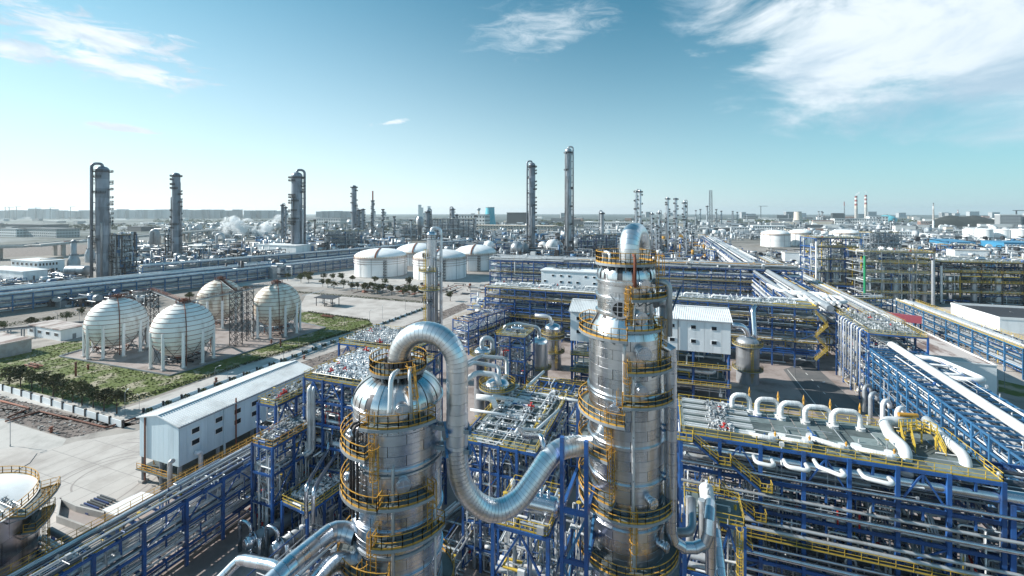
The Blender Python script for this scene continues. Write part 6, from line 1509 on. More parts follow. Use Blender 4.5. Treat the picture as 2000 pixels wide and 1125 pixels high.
for i, (x, b_, tp, w, lab) in enumerate(((1243, 520, 374, 5, 'left half of the dense twin tower behind the right column'), (1250, 522, 372, 5.5, 'right half of the dense twin tower behind the right column'), (1273, 505, 416, 5, 'thin silver column right of the swan neck, first'), (1287, 506, 414, 4.5, 'thin silver column right of the swan neck, second'), (1304, 505, 387, 5.5, 'tall thin silver column, left of a group of three'), (1320, 503, 388, 5.5, 'tall thin silver column, middle of a group of three'), (1337, 505, 394, 5.5, 'tall thin silver column, right of a group of three'), (1281, 508, 440, 5, 'short stubby silver column before the thin pair'), (1262, 512, 448, 5, 'short platformed column close right of the dense twin tower'), (1340, 508, 452, 5, 'short silver column below the right one of the three'), (1352, 506, 455, 3.5, 'short thin column right of the group of three'))):
    tower(x, b_, tp, w, lab, 'clad', 17 if tp < 400 else 9, 'r' if i % 3 == 0 else None, 2, jut=.75, dark='steel_grey', seed=i)
tower(843, 742, 458, 20, 'slim silver column with yellow stairs and a hooked pipe, behind the swan neck', 'clad', 7, 'r', 4, jut=.3, dark='steel_grey')
p = D(843, 143); rb = Col(p, thing('ladder_cage', 'yellow ladder cages climbing the left of the slim silver column', 'ladder', p)); 
for z0_, z1_ in ((6, 18), (18, 30), (30, 42)): ladder(rb.t, rb.at(-60, 2.1, z0_), rb.at(-60, 2.1, z1_), rb.out(-60), 'yellow', t=.12)
platform(rb, 1.9, 4.2, 30, -100, 40, 'yellow'); platform(rb, 1.9, 4.2, 36, -120, 20, 'yellow'); platform(rb, 1.9, 4, 18, -120, 20, 'yellow')
# thin far columns on the right skyline
for x, tp, b_, w in ((1359, 411, 440, 2), (1368, 409, 440, 2), (1381, 402, 442, 3), (1399, 409, 440, 2.4), (1409, 412, 440, 2), (1398, 415, 440, 1.6), (1431, 413, 437, 2), (1440, 414, 437, 2), (1459, 418, 436, 1.5), (1540, 416, 432, 1.5), (1599, 413, 430, 2), (1605, 413, 431, 2), (1607, 415, 432, 2), (1746, 428, 442, 2.2), (1763, 432, 450, 3), (1740, 432, 452, 3), (1716, 426, 440, 1.6)):
    tower(x, b_, tp, w, 'thin distant column in the far plant right of the centre', 'pipe_grey', 4, None, 1, jut=.8, Z=Zof(b_), group='thin far columns')
# lattice flare stack
Z = Zof(455); lattice('flare_stack', 'slender lattice flare stack standing above the pipe way on the right', D(1388, Z), 9, zat(372, Z), 7, 'steel_grey', 'flare stack', 1.0, top_r=.7)
Z = Zof(440); lattice('mast', 'small lattice mast in the far plant', D(1431, Z), 9, zat(415, Z), 8, 'steel_grey', 'mast', .9, top_r=.6)
# striped chimneys and other stacks
def chimney(px, top, base, w, lab, bands, mk='concrete', taper=.75, group=None):
    Z = Zof(base); p = D(px, Z); h = zat(top, Z); r = w / 2 * Z / F * .85; t = thing('chimney', lab, 'chimney', p, group); z0 = 0
    zs_ = [0] + [h * k for k, _ in bands]; 
    for i, (k, m) in enumerate(bands):
        za = zs_[i]; zb = h * k; ra = r * (1 - (1 - taper) * za / h); rb_ = r * (1 - (1 - taper) * zb / h)
        b = MB(); b.lathe(p, [(ra, za), (rb_, zb)], 20); b.build('section', m, t)
    b = MB(); b.lathe(p + UZ * h, [(r * taper, -1), (r * taper * 1.1, -1), (r * taper * 1.1, 1), (r * taper * .8, 1), (.02, .2)], 20); b.build('rim', 'steel_dark', t)
    return t
st5 = [(.5, 'concrete'), (.62, 'cream'), (.70, 'band_red'), (.78, 'band_white'), (.86, 'band_red'), (.93, 'band_white'), (1, 'band_red')]
chimney(1672, 383, 432, 6.5, 'red and white striped chimney, left and slightly nearer of a pair', st5); chimney(1691, 381, 429, 6, 'red and white striped chimney, right of a pair', st5)
chimney(1649, 394, 433, 3, 'thin dark chimney left of the striped pair', [(.8, 'steel_grey'), (1, 'band_red')], taper=.5)
chimney(1823, 397, 449, 4.5, 'pale round chimney with a wider foot before the dark hill', [(.35, 'far_white'), (.8, 'concrete'), (.9, 'band_white'), (1, 'far_grey')], taper=.45); chimney(1871, 410, 424, 2.2, 'small striped chimney far behind the dark hill', [(.5, 'band_white'), (.7, 'band_red'), (.85, 'band_white'), (1, 'band_red')])
chimney(935, 407, 447, 5, 'cream water tower like stack with a flared top', [(.97, 'cream'), (1, 'steel_grey')], taper=.7)
Zq = Zof(447); p = D(935, Zq); tt = thing('stack_cup', 'flared cup on the cream stack', 'cup', p + UZ * zat(412, Zq)); b = MB(); b.lathe(p + UZ * zat(412, Zq), [(3, 0), (6.5, 6), (6.5, 9), (.1, 9)], 18); b.build('cup', 'pipe_grey', tt)
def cooling_tower(px, base, top, wt, wb, mk, lab):
    Z = Zof(base); p = D(px, Z); h = zat(top, Z); t = thing('cooling_tower', lab, 'cooling tower', p); s = Z / F / 2; P = []
    for i in range(9): k = i / 8; P.append((s * (wb + (wt - wb) * (1 - (1 - k) ** 2.0)) * (1 - .02 * math.sin(math.pi * k)), h * (.06 + .94 * k)))
    b = MB(); b.lathe(p, P, 36); b.build('shell', mk, t); b = MB(); b.lathe(p + UZ * h, [(s * wt, -.8), (s * wt * 1.03, -.8), (s * wt * 1.03, .8), (s * wt * .95, .8), (s * wt * .93, -8)], 36, smooth=False); b.build('rim', 'steel_grey', t)
    for k in range(18): a = 2 * math.pi * k / 18; q = p + Vector((math.cos(a), math.sin(a), 0)) * s * wb; rod('leg', t, q, q * 1.0 + UZ * h * .07, .6, 'concrete')
cooling_tower(957, 446, 405, 17.5, 26, 'teal', 'teal painted cooling tower on the skyline'); cooling_tower(1558, 434, 413.5, 13, 15, 'cream', 'small beige cooling tower far off on the right')
Z = Zof(434); p = D(1732, Z); r = 16 * Z / F; t = thing('dome_hall', 'teal dome hall right of the striped chimneys', 'dome', p); b = MB(); b.lathe(p, [(r, 0), (r, r * .25)] + [(r * math.cos(math.radians(a)), r * .25 + r * .62 * math.sin(math.radians(a))) for a in range(10, 90, 10)] + [(.1, r * .87)], 32); b.build('shell', 'teal', t); b = MB(); b.cyl(p + UZ * r * .86, p + UZ * r * .93, r * .14, 12); b.build('lantern', 'far_dark', t)
# bulging regenerator vessel
Z = Zof(468); p = D(820, Z); t = thing('bulging_vessel', 'bulging grey banded vessel behind the domed tanks', 'vessel', p); s = Z / F
for za, zb, ra, rb_ in ((446, 440, 6, 7.5), (440, 433, 7.5, 7.5), (433, 428, 7.5, 7), (428, 423, 7, 4.5)):
    b = MB(); b.lathe(p, [(ra * s, zat(za, Z)), (rb_ * s, zat(zb, Z))], 24); b.build('shell_section', 'clad_dull', t)
b = MB(); b.lathe(p, [(3 * s, 0), (4 * s, zat(446, Z)), (6 * s, zat(446, Z) + .1)], 24); b.build('skirt', 'steel_grey', t)
# bottle shaped vessels at far left
for x, base, tp, w1, w2, lab in ((144, 528, 468, 24, 11, 'bottle shaped grey vessel beside the dull tank at far left'), (176, 512, 460, 20, 9, 'bottle shaped vessel with a flared crown left of the tallest broad column')):
    Z = Zof(base); p = D(x, Z); s = Z / F / 2 * .8; h = zat(tp, Z); t = thing('bottle_vessel', lab, 'vessel', p)
    b = MB(); b.lathe(p, [(w1 * s, 0), (w1 * s, h * .30), (w2 * s * 1.2, h * .52), (w2 * s, h * .55)], 24); b.build('body', 'clad_dull', t)
    b = MB(); b.lathe(p, [(w2 * s, h * .55), (w2 * s, h * .95), (.1, h)], 20); b.build('neck', 'clad_dull', t)
    c = Col(p, t)
    for z in (h * .5, h * .93): platform(c, w2 * s, w2 * s * 1.6, z, -180, 180, 'steel_dark', full=True)
# ---------------- silver bits in the left middle distance
for i, (x, y, L, r, lab) in enumerate(((152, 545, 16, 4.0, 'fat silver horizontal drum on a stand below the tallest column'), (350, 522, 22, 3, 'long silver drum at the foot of the twin ribbed column'), (285, 490, 20, 2.6, 'silver drum among pipes behind the left racks'), (590, 480, 18, 2.6, 'silver drum to the right of the thick dark column'), (452, 478, 16, 3.6, 'silver drum under the steam'))):
    p = G(x, y); t = thing('horizontal_drum', lab, 'drum', p); drum(t, p + UZ * (r + 3.2), UX * .95 + UY * .3, L, r, 'clad_dull', 3.2)
def arch(px, y0, y1, w, r, lab, base):
    Z = Zof(base); a, c = D(px - w / 2, Z), D(px + w / 2, Z); h = zat(y0, Z); pipe_run('hoop_pipe', None, [a + UZ * zat(y1, Z), a + UZ * h, c + UZ * h, c + UZ * zat(y1, Z)], r, 'pipe_grey', bend=w * Z / F * .5, n=12, label=lab, cat='pipe')
arch(302, 451, 478, 10, 3.0, 'fat pale hoop pipe left of the twin ribbed column', 495); arch(430, 457, 476, 14, 1.7, 'dark hoop pipe below the steam', 492)
arch(652, 450, 478, 26, 1.7, 'silver pipe hoop over the open process frame, left of two', 492); arch(698, 447, 470, 16, 1.7, 'silver pipe hoop over the open process frame, right of two', 492)
def far_frame(px0, px1, base, top, seed, lab, st='blue_dark', lv=4, stuff=200, depth=18):
    Z = Zof(base); A = D(px0, Z); B = D(px1, Z); h = zat(top, Z); L = (B - A).length
    block('process_frame', lab, 'process structure', A, B - A, L, depth, [h * (k + 1) / lv for k in range(lv)], max(2, int(L / 9)), seed, st=st, npipe=4, stuff=stuff, drums=2, prad=(.3, .7), srad=(.15, .6), col=.8, beamh=.7, inner=False, decks=(), stufft=('pipe_grey', 'steel_grey', 'pipe', 'blue_light', 'steel_dark'))
far_frame(634, 706, 495, 452, 101, 'open process frame with silver hoops left of the domed tanks', 'steel_grey', 5, 320)
far_frame(218, 238, 545, 460, 102, 'dark lattice frame tight against the tallest column', 'steel_dark', 8, 420, 14)
far_frame(323, 334, 512, 450, 103, 'narrow dark frame left of the twin ribbed column', 'steel_dark', 6, 120, 10)
far_frame(845, 925, 472, 428, 104, 'wide dark process frame behind the domed tanks', 'steel_dark', 4, 300, 25)
far_frame(780, 812, 470, 440, 105, 'open frame left of the bulging vessel', 'steel_grey', 3, 150, 20)
far_frame(1135, 1160, 500, 462, 106, 'blue frame behind the left of the right column top', 'blue_dark', 4, 160); far_frame(1165, 1205, 500, 460, 107, 'blue frame close left of the swan neck top', 'blue_dark', 4, 200)
far_frame(1250, 1300, 505, 470, 108, 'frame of silver lines behind the swan neck', 'steel_grey', 3, 200); far_frame(970, 1030, 500, 476, 109, 'low frame left of the tall grey column', 'blue_dark', 3, 150); far_frame(1395, 1450, 520, 490, 110, 'blue frame under the pipe way on the right', 'blue', 3, 200)
far_frame(1700, 1760, 500, 455, 111, 'tangled frame before the teal dome', 'steel_grey', 4, 260); far_frame(1860, 1905, 510, 480, 112, 'dark frame before the blue roofed hall', 'blue_dark', 3, 160)
# ---------------- undergrowth of pipes: everything too fine to count
def tangle(px0, py0, px1, py1, n, z1, seed, lab, rr, mats=('pipe_grey', 'pipe', 'pipe_white', 'steel_dark', 'blue_light'), hgt=None):
    """fills a trapezoid of ground with small plant: boxes, drums, short lines"""
    R = random.Random(seed); mb = MB(); org = G((px0 + px1) / 2, (py0 + py1) / 2)
    W_ = [5, 3, 1.6, 4, 2]
    for _ in range(n):
        # uniform in image rows keeps the density even with distance
        y = R.uniform(min(py0, py1), max(py0, py1)); x = R.uniform(px0, px1); p = G(x, y); Z = Zof(y); k = Z / 400.0
        mi = R.choices(range(5), W_)[0]; r = R.uniform(*rr) * (.6 + .4 * k); h = R.uniform(.15, 1) ** 1.6 * z1; u = UX if R.random() < .6 else UY; q = p + UZ * h; tpe = R.random()
        L = R.uniform(4, 16) * (.5 + .5 * k)
        if tpe < .45:
            mb.cyl(q - u * L / 2, q + u * L / 2, r, 6, mi, caps=False)
            if R.random() < .6: mb.cyl(q + u * L / 2, Vector((q.x, q.y, 0)) + u * L / 2, r * .9, 6, mi, caps=False)
        elif tpe < .65: mb.cyl(p, p + UZ * h * 1.3, r * 1.5, 7, mi)
        elif tpe < .78: mb.cyl(q - u * L * .2, q + u * L * .2, r * 4, 10, mi)
        elif tpe < .9:
            s = R.uniform(2, 5) * (.5 + .5 * k)
            for a in (-s, s):
                mb.beam(p + u * a, p + u * a + UZ * (h + 1), .3 * k + .15, .3 * k + .15, 3 if mi < 3 else 4)
            for zz_ in (.5, 1): mb.beam(p - u * s + UZ * (h + 1) * zz_, p + u * s + UZ * (h + 1) * zz_, .3 * k + .15, .4 * k + .15, 3 if mi < 3 else 4)
        else: mb.box(p + UZ * h * .4, (R.uniform(2, 6) * k + 1, R.uniform(2, 6) * k + 1, h * .8 + .5), mi)
    return mb.build('plant_pipework', list(mats), None, org, kind='stuff', label=lab, cat='pipework')
tangle(-60, 560, 300, 600, 700, 6, 201, 'tangle of pale lines and small plant at far left behind the blue racks', (.2, .6))
tangle(-60, 535, 160, 562, 300, 5, 202, 'low tangle of pale piping before the dull tank at far left', (.2, .7))
tangle(215, 482, 560, 545, 1400, 12, 203, 'dense tangle of process piping below the left skyline towers', (.25, .8))
tangle(500, 470, 800, 500, 900, 14, 204, 'dense tangle of process piping left of the domed tanks', (.3, .9))
tangle(860, 462, 1240, 505, 1500, 12, 205, 'dense tangle of process piping behind the two tall towers', (.3, .9))
tangle(1250, 470, 1420, 520, 900, 12, 206, 'dense tangle of process piping round the thin silver columns', (.25, .8), ('pipe', 'pipe_white', 'pipe_grey', 'blue', 'orange'))
tangle(1420, 495, 1700, 545, 900, 7, 207, 'tangle of piping and pumps along the pipe ways on the right', (.2, .6), ('pipe', 'pipe_white', 'pipe_grey', 'steel_dark', 'blue'))
tangle(1640, 470, 2060, 520, 1300, 10, 208, 'dense tangle of pipes and sheds behind the process frames on the right', (.25, .8), ('pipe', 'pipe_white', 'pipe_grey', 'steel_dark', 'blue_light'))
tangle(700, 556, 985, 575, 120, 1.5, 209, 'low brownish lines in the bund before the domed tanks', (.15, .3), ('rust', 'pipe_grey', 'rust', 'steel_dark', 'steel_grey'))
tangle(925, 585, 1110, 640, 500, 8, 210, 'tangle of silver and blue lines under the crossing rack', (.12, .35), ('pipe', 'pipe_white', 'pipe_grey', 'blue', 'yellow'))
tangle(1490, 560, 1700, 600, 400, 8, 211, 'tangle of silver lines where the pipe ways meet on the right', (.15, .45), ('pipe', 'pipe_white', 'pipe_grey', 'blue', 'yellow'))
tangle(300, 438, 1000, 470, 1300, 13, 212, 'far process piping fading into haze left of centre', (.4, 1.2), ('pipe_grey', 'far_grey', 'pipe_white', 'far_dark', 'steel_grey'))
tangle(1000, 436, 2050, 470, 2400, 13, 213, 'far process piping and yards fading into haze right of centre', (.4, 1.2), ('pipe_grey', 'far_grey', 'far_white', 'far_dark', 'steel_grey'))
# cooling boxes, blue halls, long buildings
def hall(px0, px1, base, top, depth, wmk, rmk, lab, rows=0, cols=0, name='building', cat='building', group=None, slope=0.0, rot=-.364):
    Z = Zof(base); A = D(px0, Z); d1 = C(1, rot).normalized(); d2 = UZ.cross(d1)
    # length so that the far end meets px1
    k = (px1 - 1000) / F; r0 = (px0 - 1000) / F * Z; cx, cz = 1 / math.hypot(1, rot), rot / math.hypot(1, rot)
    L = (k * Z - r0) / (cx - k * cz); h = zat(top, Z); t = thing(name, lab, cat, A, group); P = lambda x, y, z: Vector((A.x, A.y, 0)) + d1 * x + d2 * y + UZ * z
    b = MB(); b.hexa([P(x, y, z) for z in (0, h) for (x, y) in ((0, 0), (L, 0), (L, depth), (0, depth))]); b.build('wall', wmk, t)
    b = MB(); o_ = .012 * L; b.hexa([P(x, y, z + (slope if y > 0 else 0)) for z in (h, h + max(.4, h * .05)) for (x, y) in ((-o_, -o_), (L + o_, -o_), (L + o_, depth + o_), (-o_, depth + o_))]); b.build('roof', rmk, t)
    if rows:
        b = MB(); g = MB()
        for j in range(rows):
            for i in range(cols):
                c = P(L * (i + .5) / cols, -.05, h * (j + .5) / rows); b.box(c, (L / cols * .66, .3, h / rows * .6), 0, d1, d2); g.box(c - d2 * .14, (L / cols * .52, .12, h / rows * .44), 0, d1, d2)
                if i < 8: 
                    c = P(L + .05, depth * (i + .5) / 8, h * (j + .5) / rows); g.box(c, (.2, depth / 8 * .5, h / rows * .44), 0, d1, d2)
        f = b.build('window_frames', 'trim', t, kind='stuff'); g.build('panes', 'glass', t, kind='stuff')
    return t
hall(1533, 1569, 516, 494, 14, 'siding', 'concrete', 'pale louvred cooling box with pipes at its side, left of two', 0); hall(1572, 1627, 520, 500, 12, 'pipe_grey', 'concrete', 'pale blue grey cooling box beside the louvred one')
hall(1857, 1906, 484, 473, 60, 'bright_blue', 'bright_blue', 'bright blue roofed hall, left of two at the far right', 1, 12, slope=2); hall(1961, 2040, 490, 474, 50, 'bright_blue', 'bright_blue', 'bright blue corrugated hall at the right edge', 1, 10)
hall(1865, 1934, 512, 489, 16, 'siding', 'concrete', 'white panelled box building before the blue halls', 0)
hall(895, 947, 448, 420, 40, 'far_white', 'far_grey', 'pale office block with rows of windows left of the teal cooling tower', 4, 9); hall(930, 1080, 452, 440, 45, 'cream', 'cream', 'long beige terraced factory building below the teal cooling tower', 3, 26)
hall(990, 1034, 440, 416, 40, 'far_dark', 'far_grey', 'dark angular hall right of the teal cooling tower', 0); hall(1118, 1140, 441, 433, 30, 'far_dark', 'far_dark', 'dark box hall right of the tallest column', 0)
hall(1140, 1240, 446, 434, 60, 'far_grey', 'far_white', 'long grey hall with a white roof behind the short round headed column', 2, 22); hall(1470, 1535, 452, 441, 40, 'far_white', 'far_white', 'long white block right of the flare stack', 2, 14)
hall(1408, 1470, 452, 444, 40, 'far_white', 'far_grey', 'low pale building beside the flare stack', 2, 12); hall(1630, 1720, 437, 427, 60, 'far_white', 'far_grey', 'white power station building at the foot of the striped chimneys', 2, 20); hall(1698, 1735, 437, 423, 40, 'far_white', 'far_grey', 'taller white annex below the teal dome', 3, 6)
hall(1626, 1648, 433, 417, 30, 'far_dark', 'far_dark', 'dark boiler block behind the thin dark chimney', 0); hall(1798, 1816, 448, 432, 20, 'far_brown', 'far_white', 'reddish block left of the pale chimney', 3, 4); hall(1953, 1995, 448, 420, 25, 'far_grey', 'far_white', 'tall grey process building at the right edge above the tanks', 5, 8); hall(1990, 2060, 448, 424, 25, 'far_dark', 'far_grey', 'dark slab building at the right border above the tanks', 4, 8)
hall(1753, 1781, 463, 452, 20, 'far_white', 'far_white', 'small white two storey block behind the process frames', 2, 6); hall(503, 578, 499, 478, 22, 'siding', 'trim', 'white clad hall on a frame under the thick dark column', 0)
hall(353, 386, 494, 480, 24, 'far_white', 'far_white', 'pale boxy shed right of the twin ribbed column', 1, 5); hall(22, 75, 530, 508, 18, 'siding', 'trim', 'white two storey building with blue edged roof at far left', 2, 6); hall(-40, 45, 546, 524, 14, 'siding', 'trim', 'low white building at the left edge under the viaduct', 0)
hall(618, 665, 446, 427, 30, 'far_white', 'far_grey', 'pale office block with window rows behind the steam', 4, 10); hall(0, 32, 462, 447, 40, 'far_white', 'far_grey', 'pale terrace building left edge beyond the viaduct', 3, 8); hall(38, 110, 462, 446, 40, 'far_white', 'far_dark', 'long pale terrace with dark roof beyond the viaduct', 3, 18); hall(0, 82, 450, 438, 60, 'far_dark', 'far_dark', 'dark long factory behind the pale terraces at far left', 0)
# process decks before right white tanks
hall(1500, 1690, 487, 484.5, 4, 'concrete', 'concrete', 'low concrete bund wall in front of the white tanks on the right', 0, cat='wall', name='bund_wall')
# ================================================================== viaduct
A = G(-260, 500, 0); Zs = 0
va = thing('viaduct', 'elevated road on paired concrete piers crossing the far left', 'viaduct', D(60, 500))
vp = [D(-300, 470, 14), D(60, 520, 16), D(220, 640, 18), D(420, 900, 20), D(660, 1400, 22), D(860, 2000, 22)]
for a, c in zip(vp, vp[1:]):
    sd = (c - a).cross(UZ).normalized() * 11; b = MB(); b.hexa([v + UZ * k for k in (-2.2, 0) for v in (a - sd, a + sd, c + sd, c - sd)]); b.build('deck', 'concrete', va)
    for s in (-1, 1): bar('parapet', va, a + sd * s + UZ * .5, c + sd * s + UZ * .5, .4, 1.0, 'far_white' if s > 0 else 'concrete')
    n = max(1, int((c - a).length / 55))
    for i in range(n):
        q = a.lerp(c, (i + .6) / n)
        for s in (-.45, .45): bar('pier', va, Vector((q.x, q.y, 0)) + sd * s, q + sd * s - UZ * 2.2, 3.6, 3.6, 'concrete')
R = random.Random(44)
for i in range(12):
    k = R.random(); q = vp[0].lerp(vp[1], k) if i < 6 else vp[1].lerp(vp[2], k); d = (vp[1] - vp[0]).normalized() if i < 6 else (vp[2] - vp[1]).normalized(); sd = d.cross(UZ)
    q = q + sd * R.choice((-6, -2.5, 2.5, 6)); big = i % 4 == 0; t = thing('truck' if big else 'car', 'small dark vehicle on the elevated road at far left', 'truck' if big else 'car', q, 'vehicles on the viaduct')
    L, h = (11, 3.4) if big else (4.4, .9); b = MB(); b.box(q + UZ * (h / 2 + .5), (L, 2.2, h), 0, d, sd); b.build('body', ('far_dark', 'far_grey', 'siding', 'band_red')[i % 4], t)
    b = MB(); 
    if big: b.box(q + d * (L / 2 + 1.3) + UZ * 1.6, (2.2, 2.2, 2.4), 0, d, sd)
    else: b.hexa([q + d * x + sd * y + UZ * 1.4 for (x, y) in ((-1.4, -1), (1.2, -1), (1.2, 1), (-1.4, 1))] + [q + d * x + sd * y + UZ * 2.0 for (x, y) in ((-1, -.8), (.6, -.8), (.6, .8), (-1, .8))])
    b.build('cab', 'far_dark', t)
    for x in (-L * .32, L * .32):
        for y in (-1, 1): rod('wheel', t, q + d * x + sd * y * 1.0 + UZ * .45, q + d * x + sd * y * 1.15 + UZ * .45, .45, 'far_dark')
# ================================================================== hill, far city
R = random.Random(77)
def hill(name, x0, x1, base, top, mk, lab, depth, seed, ex=1.0):
    Z = Zof(base); b = MB(); R = random.Random(seed); n = 40; m = 10; hmax = zat(top, Z)
    ph = [R.uniform(0, 6) for _ in range(4)]
    for j in range(m + 1):
        for i in range(n + 1):
            s = i / n; t_ = j / m; p = D(x0 + (x1 - x0) * s, Z + depth * t_); k = max(0, math.sin(math.pi * min(1, s ** ex))) ** 1.2 * math.sin(math.pi * t_) ** .8
            b.v.append(Vector((p.x, p.y, -1 + hmax * k * (1 + .10 * math.sin(9 * s + ph[0]) + .06 * math.sin(23 * s + ph[1] + 5 * t_)) + R.uniform(0, 2.2) * (k > .05))))
    for j in range(m):
        for i in range(n): q = j * (n + 1) + i; b.face((q, q + 1, q + n + 2, q + n + 1), 0, True)
    return b.build(name, mk, kind='structure')
hill('hill', 1798, 1990, 446, 420, 'hill', '', 500, 1, .8)
# far buildings: city strip on the horizon
UB = {}
def far_box(px, Z, w, h, dp, mk, rmk, lab, grp, rz=None):
    if lab.startswith('small distant building'):
        nm_ = {'far_white': 'white', 'far_grey': 'grey', 'cream': 'cream', 'far_brown': 'brick red', 'far_dark': 'dark'}; lab = lab.replace('distant building', 'distant ' + nm_[mk] + ' building with a ' + nm_[rmk] + ' roof'); grp = grp + ', ' + nm_[mk] + ' under ' + nm_[rmk]
    p = D(px, Z); t = thing('far_building', lab, 'building', p, grp)
    if mk not in UB:
        b = MB(); b.box((0, 0, .5), (1, 1, 1)); UB[mk] = b.mesh('far_wall_' + mk, [mk])
    for n, me, z, s in (('wall', UB[mk], 0, (w, dp, h)), ('roof', None, h, (w * 1.03, dp * 1.03, max(.6, h * .06)))):
        if me is None:
            k = 'r' + rmk
            if k not in UB: b = MB(); b.box((0, 0, .5), (1, 1, 1)); UB[k] = b.mesh('far_roof_' + rmk, [rmk])
            me = UB[k]
        o = bpy.data.objects.new(n, me); COL.objects.link(o); o.parent = t; o.location = (0, 0, z); o.scale = s
    t.rotation_euler = (0, 0, rz if rz is not None else -.02)
    return t
for i in range(120):
    py = 425 + 30 * R.random() ** 1.6 + 1; px = R.uniform(990, 2040); Z = Zof(py)
    far_box(px, Z, R.uniform(14, 60) * Z / 1500, R.uniform(5, 16) * (1 + .3 * Z / 1500), R.uniform(12, 30), R.choice(('far_white', 'far_white', 'far_grey', 'cream', 'far_brown', 'far_dark')), R.choice(('far_white', 'far_grey', 'far_dark', 'far_white')), 'small distant building in the hazy works right of centre', 'far buildings on the right')
for i in range(70):
    py = 427 + 26 * R.random() ** 1.4; px = R.uniform(-40, 900); Z = Zof(py)
    far_box(px, Z, R.uniform(20, 110) * Z / 1500, R.uniform(4, 11) * (1 + .3 * Z / 1500), R.uniform(12, 40), R.choice(('far_grey', 'far_white', 'far_dark', 'far_grey')), R.choice(('far_white', 'far_grey', 'far_dark')), 'small distant building in the hazy plain left of centre', 'far buildings on the left')
for i in range(40):
    px = R.uniform(-40, 2040); Z = R.uniform(4200, 5200); left = px < 760
    far_box(px, Z, R.uniform(30, 120), R.uniform(52, 75) if left else R.uniform(36, 64), 40, 'far_grey', 'far_grey', 'pale apartment block on the far horizon', 'horizon blocks', PSI)
for x0, x1, h in ((-60, 62, 72), (62, 108, 84), (105, 182, 70), (222, 330, 78), (350, 470, 76), (620, 690, 66), (480, 560, 70)):
    hill('ridge', x0 - 20, x1 + 20, Zof.__call__(428) and 425, 415 - h * .06, 'far_grey', '', 300, x0) if False else None
    n = int((x1 - x0) / 11)
    for i in range(n):
        far_box(x0 + (x1 - x0) * (i + .5) / n, 3900 + 25 * (i % 3), 3900 * (x1 - x0) / n / F * 1.02, h * R.uniform(.9, 1.02), 60, 'far_grey', 'far_grey', 'hazy high rise slab in the far left skyline', 'left skyline slabs', PSI)
for x, h in ((820, 112), (824, 90), (838, 100)): far_box(x, 3600, 22, h, 20, 'far_white', 'far_grey', 'pale far high rise tower on the horizon left of the teal cooling tower', 'far pair of towers', PSI)
for x, Z, hh in ((10, 3400, 98), (18, 3400, 94), (32, 3300, 100), (70, 3500, 96), (98, 3400, 92), (138, 3300, 98), (1985, 1500, 62), (1486, 2400, 90)):
    p = D(x, Z); t = thing('tower_crane', 'tiny tower crane on the far skyline', 'crane', p, 'far cranes'); bar('mast', t, p, p + UZ * hh, 3, 3, 'far_dark'); bar('jib', t, p + UZ * hh - C(12, 0) * 1.0, p + UZ * hh + C(38, 0), 2, 2, 'far_dark')
# tree belts in the distance
def belt(px0, px1, py, dep, n, lab, seed):
    R = random.Random(seed); b = MB()
    for _ in range(n):
        p = G(R.uniform(px0, px1), py + R.uniform(-dep, dep)); Z = p.length; leaf_clump(b, p + UZ * 2.5, 4.5 * Z / 1200, 16, R, 1.3 * Z / 1200)
    return b.build('tree_belt', 'leaf', None, G((px0 + px1) / 2, py), kind='stuff', label=lab, cat='trees')
belt(-50, 760, 446, 5, 700, 'dark hazy belt of trees beyond the left towers', 1); belt(300, 900, 434, 3, 500, 'thin far belt of trees left of centre', 2); belt(1000, 1800, 434, 3, 600, 'thin far belt of trees right of centre', 3); belt(1050, 1250, 440, 5, 300, 'tree belt behind the long grey hall', 4)
sheet('field', gp((-300, 482), (30, 478), (200, 478), (170, 496), (60, 500), (-300, 520)), 'dirt', .05)
sheet('water', [D(330, 1400, 0), D(470, 1350, 0), D(480, 1600, 0), D(210, 1700, 0)], 'far_white', .3)
# ================================================================== steam
def steam(lab, pts, dens, seed):
    """a plume as real drifting volume"""
    xs = [p.x for p, r in pts for _ in (0,)]; R_ = max(r for p, r in pts)
    b = MB()
    for p, r in pts: b.ball(p, r, 16, 10)
    m = bpy.data.materials.new('steam_volume'); m.use_nodes = True; nt = m.node_tree
    for n in list(nt.nodes): nt.nodes.remove(n)
    out = nt.nodes.new('ShaderNodeOutputMaterial'); v = nt.nodes.new('ShaderNodeVolumePrincipled'); nt.links.new(v.outputs[0], out.inputs['Volume'])
    v.inputs['Color'].default_value = (.97, .98, .99, 1); v.inputs['Anisotropy'].default_value = .0
    nb = NB(nt); P = nt.nodes.new('ShaderNodeNewGeometry').outputs['Position']
    d = nb.ramp(nb.noise(P, .045, 6, .66, .6), .47, .66); nb.link(nb.m('MULTIPLY', d, dens), v.inputs['Density'])
    return b, m
def plume(lab, pts, dens):
    b, m = steam(lab, pts, dens, 0); me = bpy.data.meshes.new('steam_plume'); org = pts[0][0]
    me.from_pydata([tuple(Vector(p) - org) for p in b.v], [], b.f); me.materials.append(m); o = bpy.data.objects.new('steam_plume', me); COL.objects.link(o); o.location = org
    return tag(o, lab, 'steam')
def pl(spec, Z): return [(D(x, Z, zat(y, Z)), r * Z / F) for x, y, r in spec]
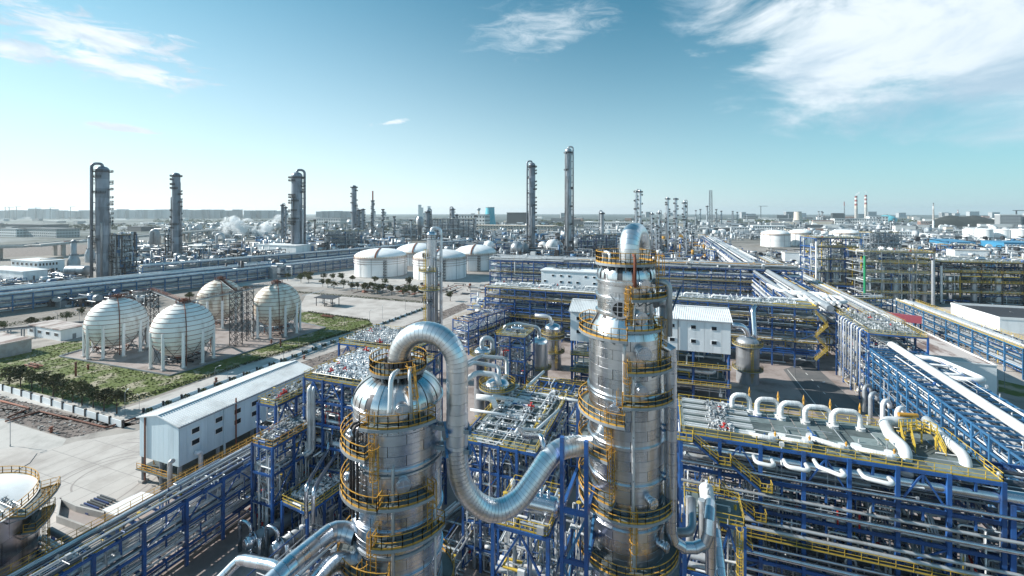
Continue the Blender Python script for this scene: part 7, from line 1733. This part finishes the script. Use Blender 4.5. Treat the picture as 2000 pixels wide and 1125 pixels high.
plume('larger white steam cloud drifting behind the left racks', pl(((436, 456, 15), (452, 447, 17), (444, 436, 13), (466, 447, 17), (484, 441, 15), (458, 430, 10)), 900), .55)
plume('white steam trail rising left of the thick dark column', pl(((505, 456, 12), (517, 450, 14), (527, 442, 12), (536, 433, 10), (544, 426, 8)), 900), .5)
plume('thin white steam among the small stacks right of the thick dark column', pl(((620, 450, 6), (612, 440, 5)), 900), .6); plume('faint white smoke over the left striped chimney', pl(((1673, 380, 2.6), (1677, 377, 2.2)), 2400), .12); plume('faint white smoke over the right striped chimney', pl(((1692, 377, 2.6), (1690, 373.5, 2.2)), 2400), .12)
# plant that lies below and behind the viewpoint (yard_behind): seen mirrored in the polished columns
sheet('plant_yard', [C(-72, -90), C(120, -90), C(120, 28), C(-72, 38)], 'pink_slab', 0.037)
pipework('low_pipework', None, C(-60, -70), C(1, 0).normalized(), C(0, 1).normalized(), 170, 92, 0, 14, 420, 301, rr=(.15, .5), mats=('pipe', 'pipe_grey', 'steel_dark', 'blue', 'steel_dark', 'yellow'), label='tangle of silver and blue lines on the plant floor below the viewpoint', cat='pipework')
rack('pipe_rack', 'blue pipe rack below the viewpoint in front of the two columns', 'pipe rack', C(-60, 14), C(70, -30), 10, [5, 10, 15, 20], 12, 5, seed=302, prad=(.15, .4), inner=False, brace=.3, deck=(3,))
# ================================================================== haze
b = MB(); b.hexa([Vector((x, y, z)) for z in (-1.5, 170) for (x, y) in ((-14300, -14300), (14300, -14300), (14300, 14300), (-14300, 14300))])
hz = b.build('haze', 'ground', None, None, kind='stuff', label='pale blue haze in the air thickening towards the horizon', cat='haze')
m = bpy.data.materials.new('haze_air'); m.use_nodes = True; nt = m.node_tree
for n in list(nt.nodes): nt.nodes.remove(n)
out = nt.nodes.new('ShaderNodeOutputMaterial'); v = nt.nodes.new('ShaderNodeVolumePrincipled'); nt.links.new(v.outputs[0], out.inputs['Volume'])
v.inputs['Color'].default_value = (.82, .94, 1.0, 1); v.inputs['Density'].default_value = HAZE; v.inputs['Anisotropy'].default_value = .35
hz.data.materials.clear(); hz.data.materials.append(m)
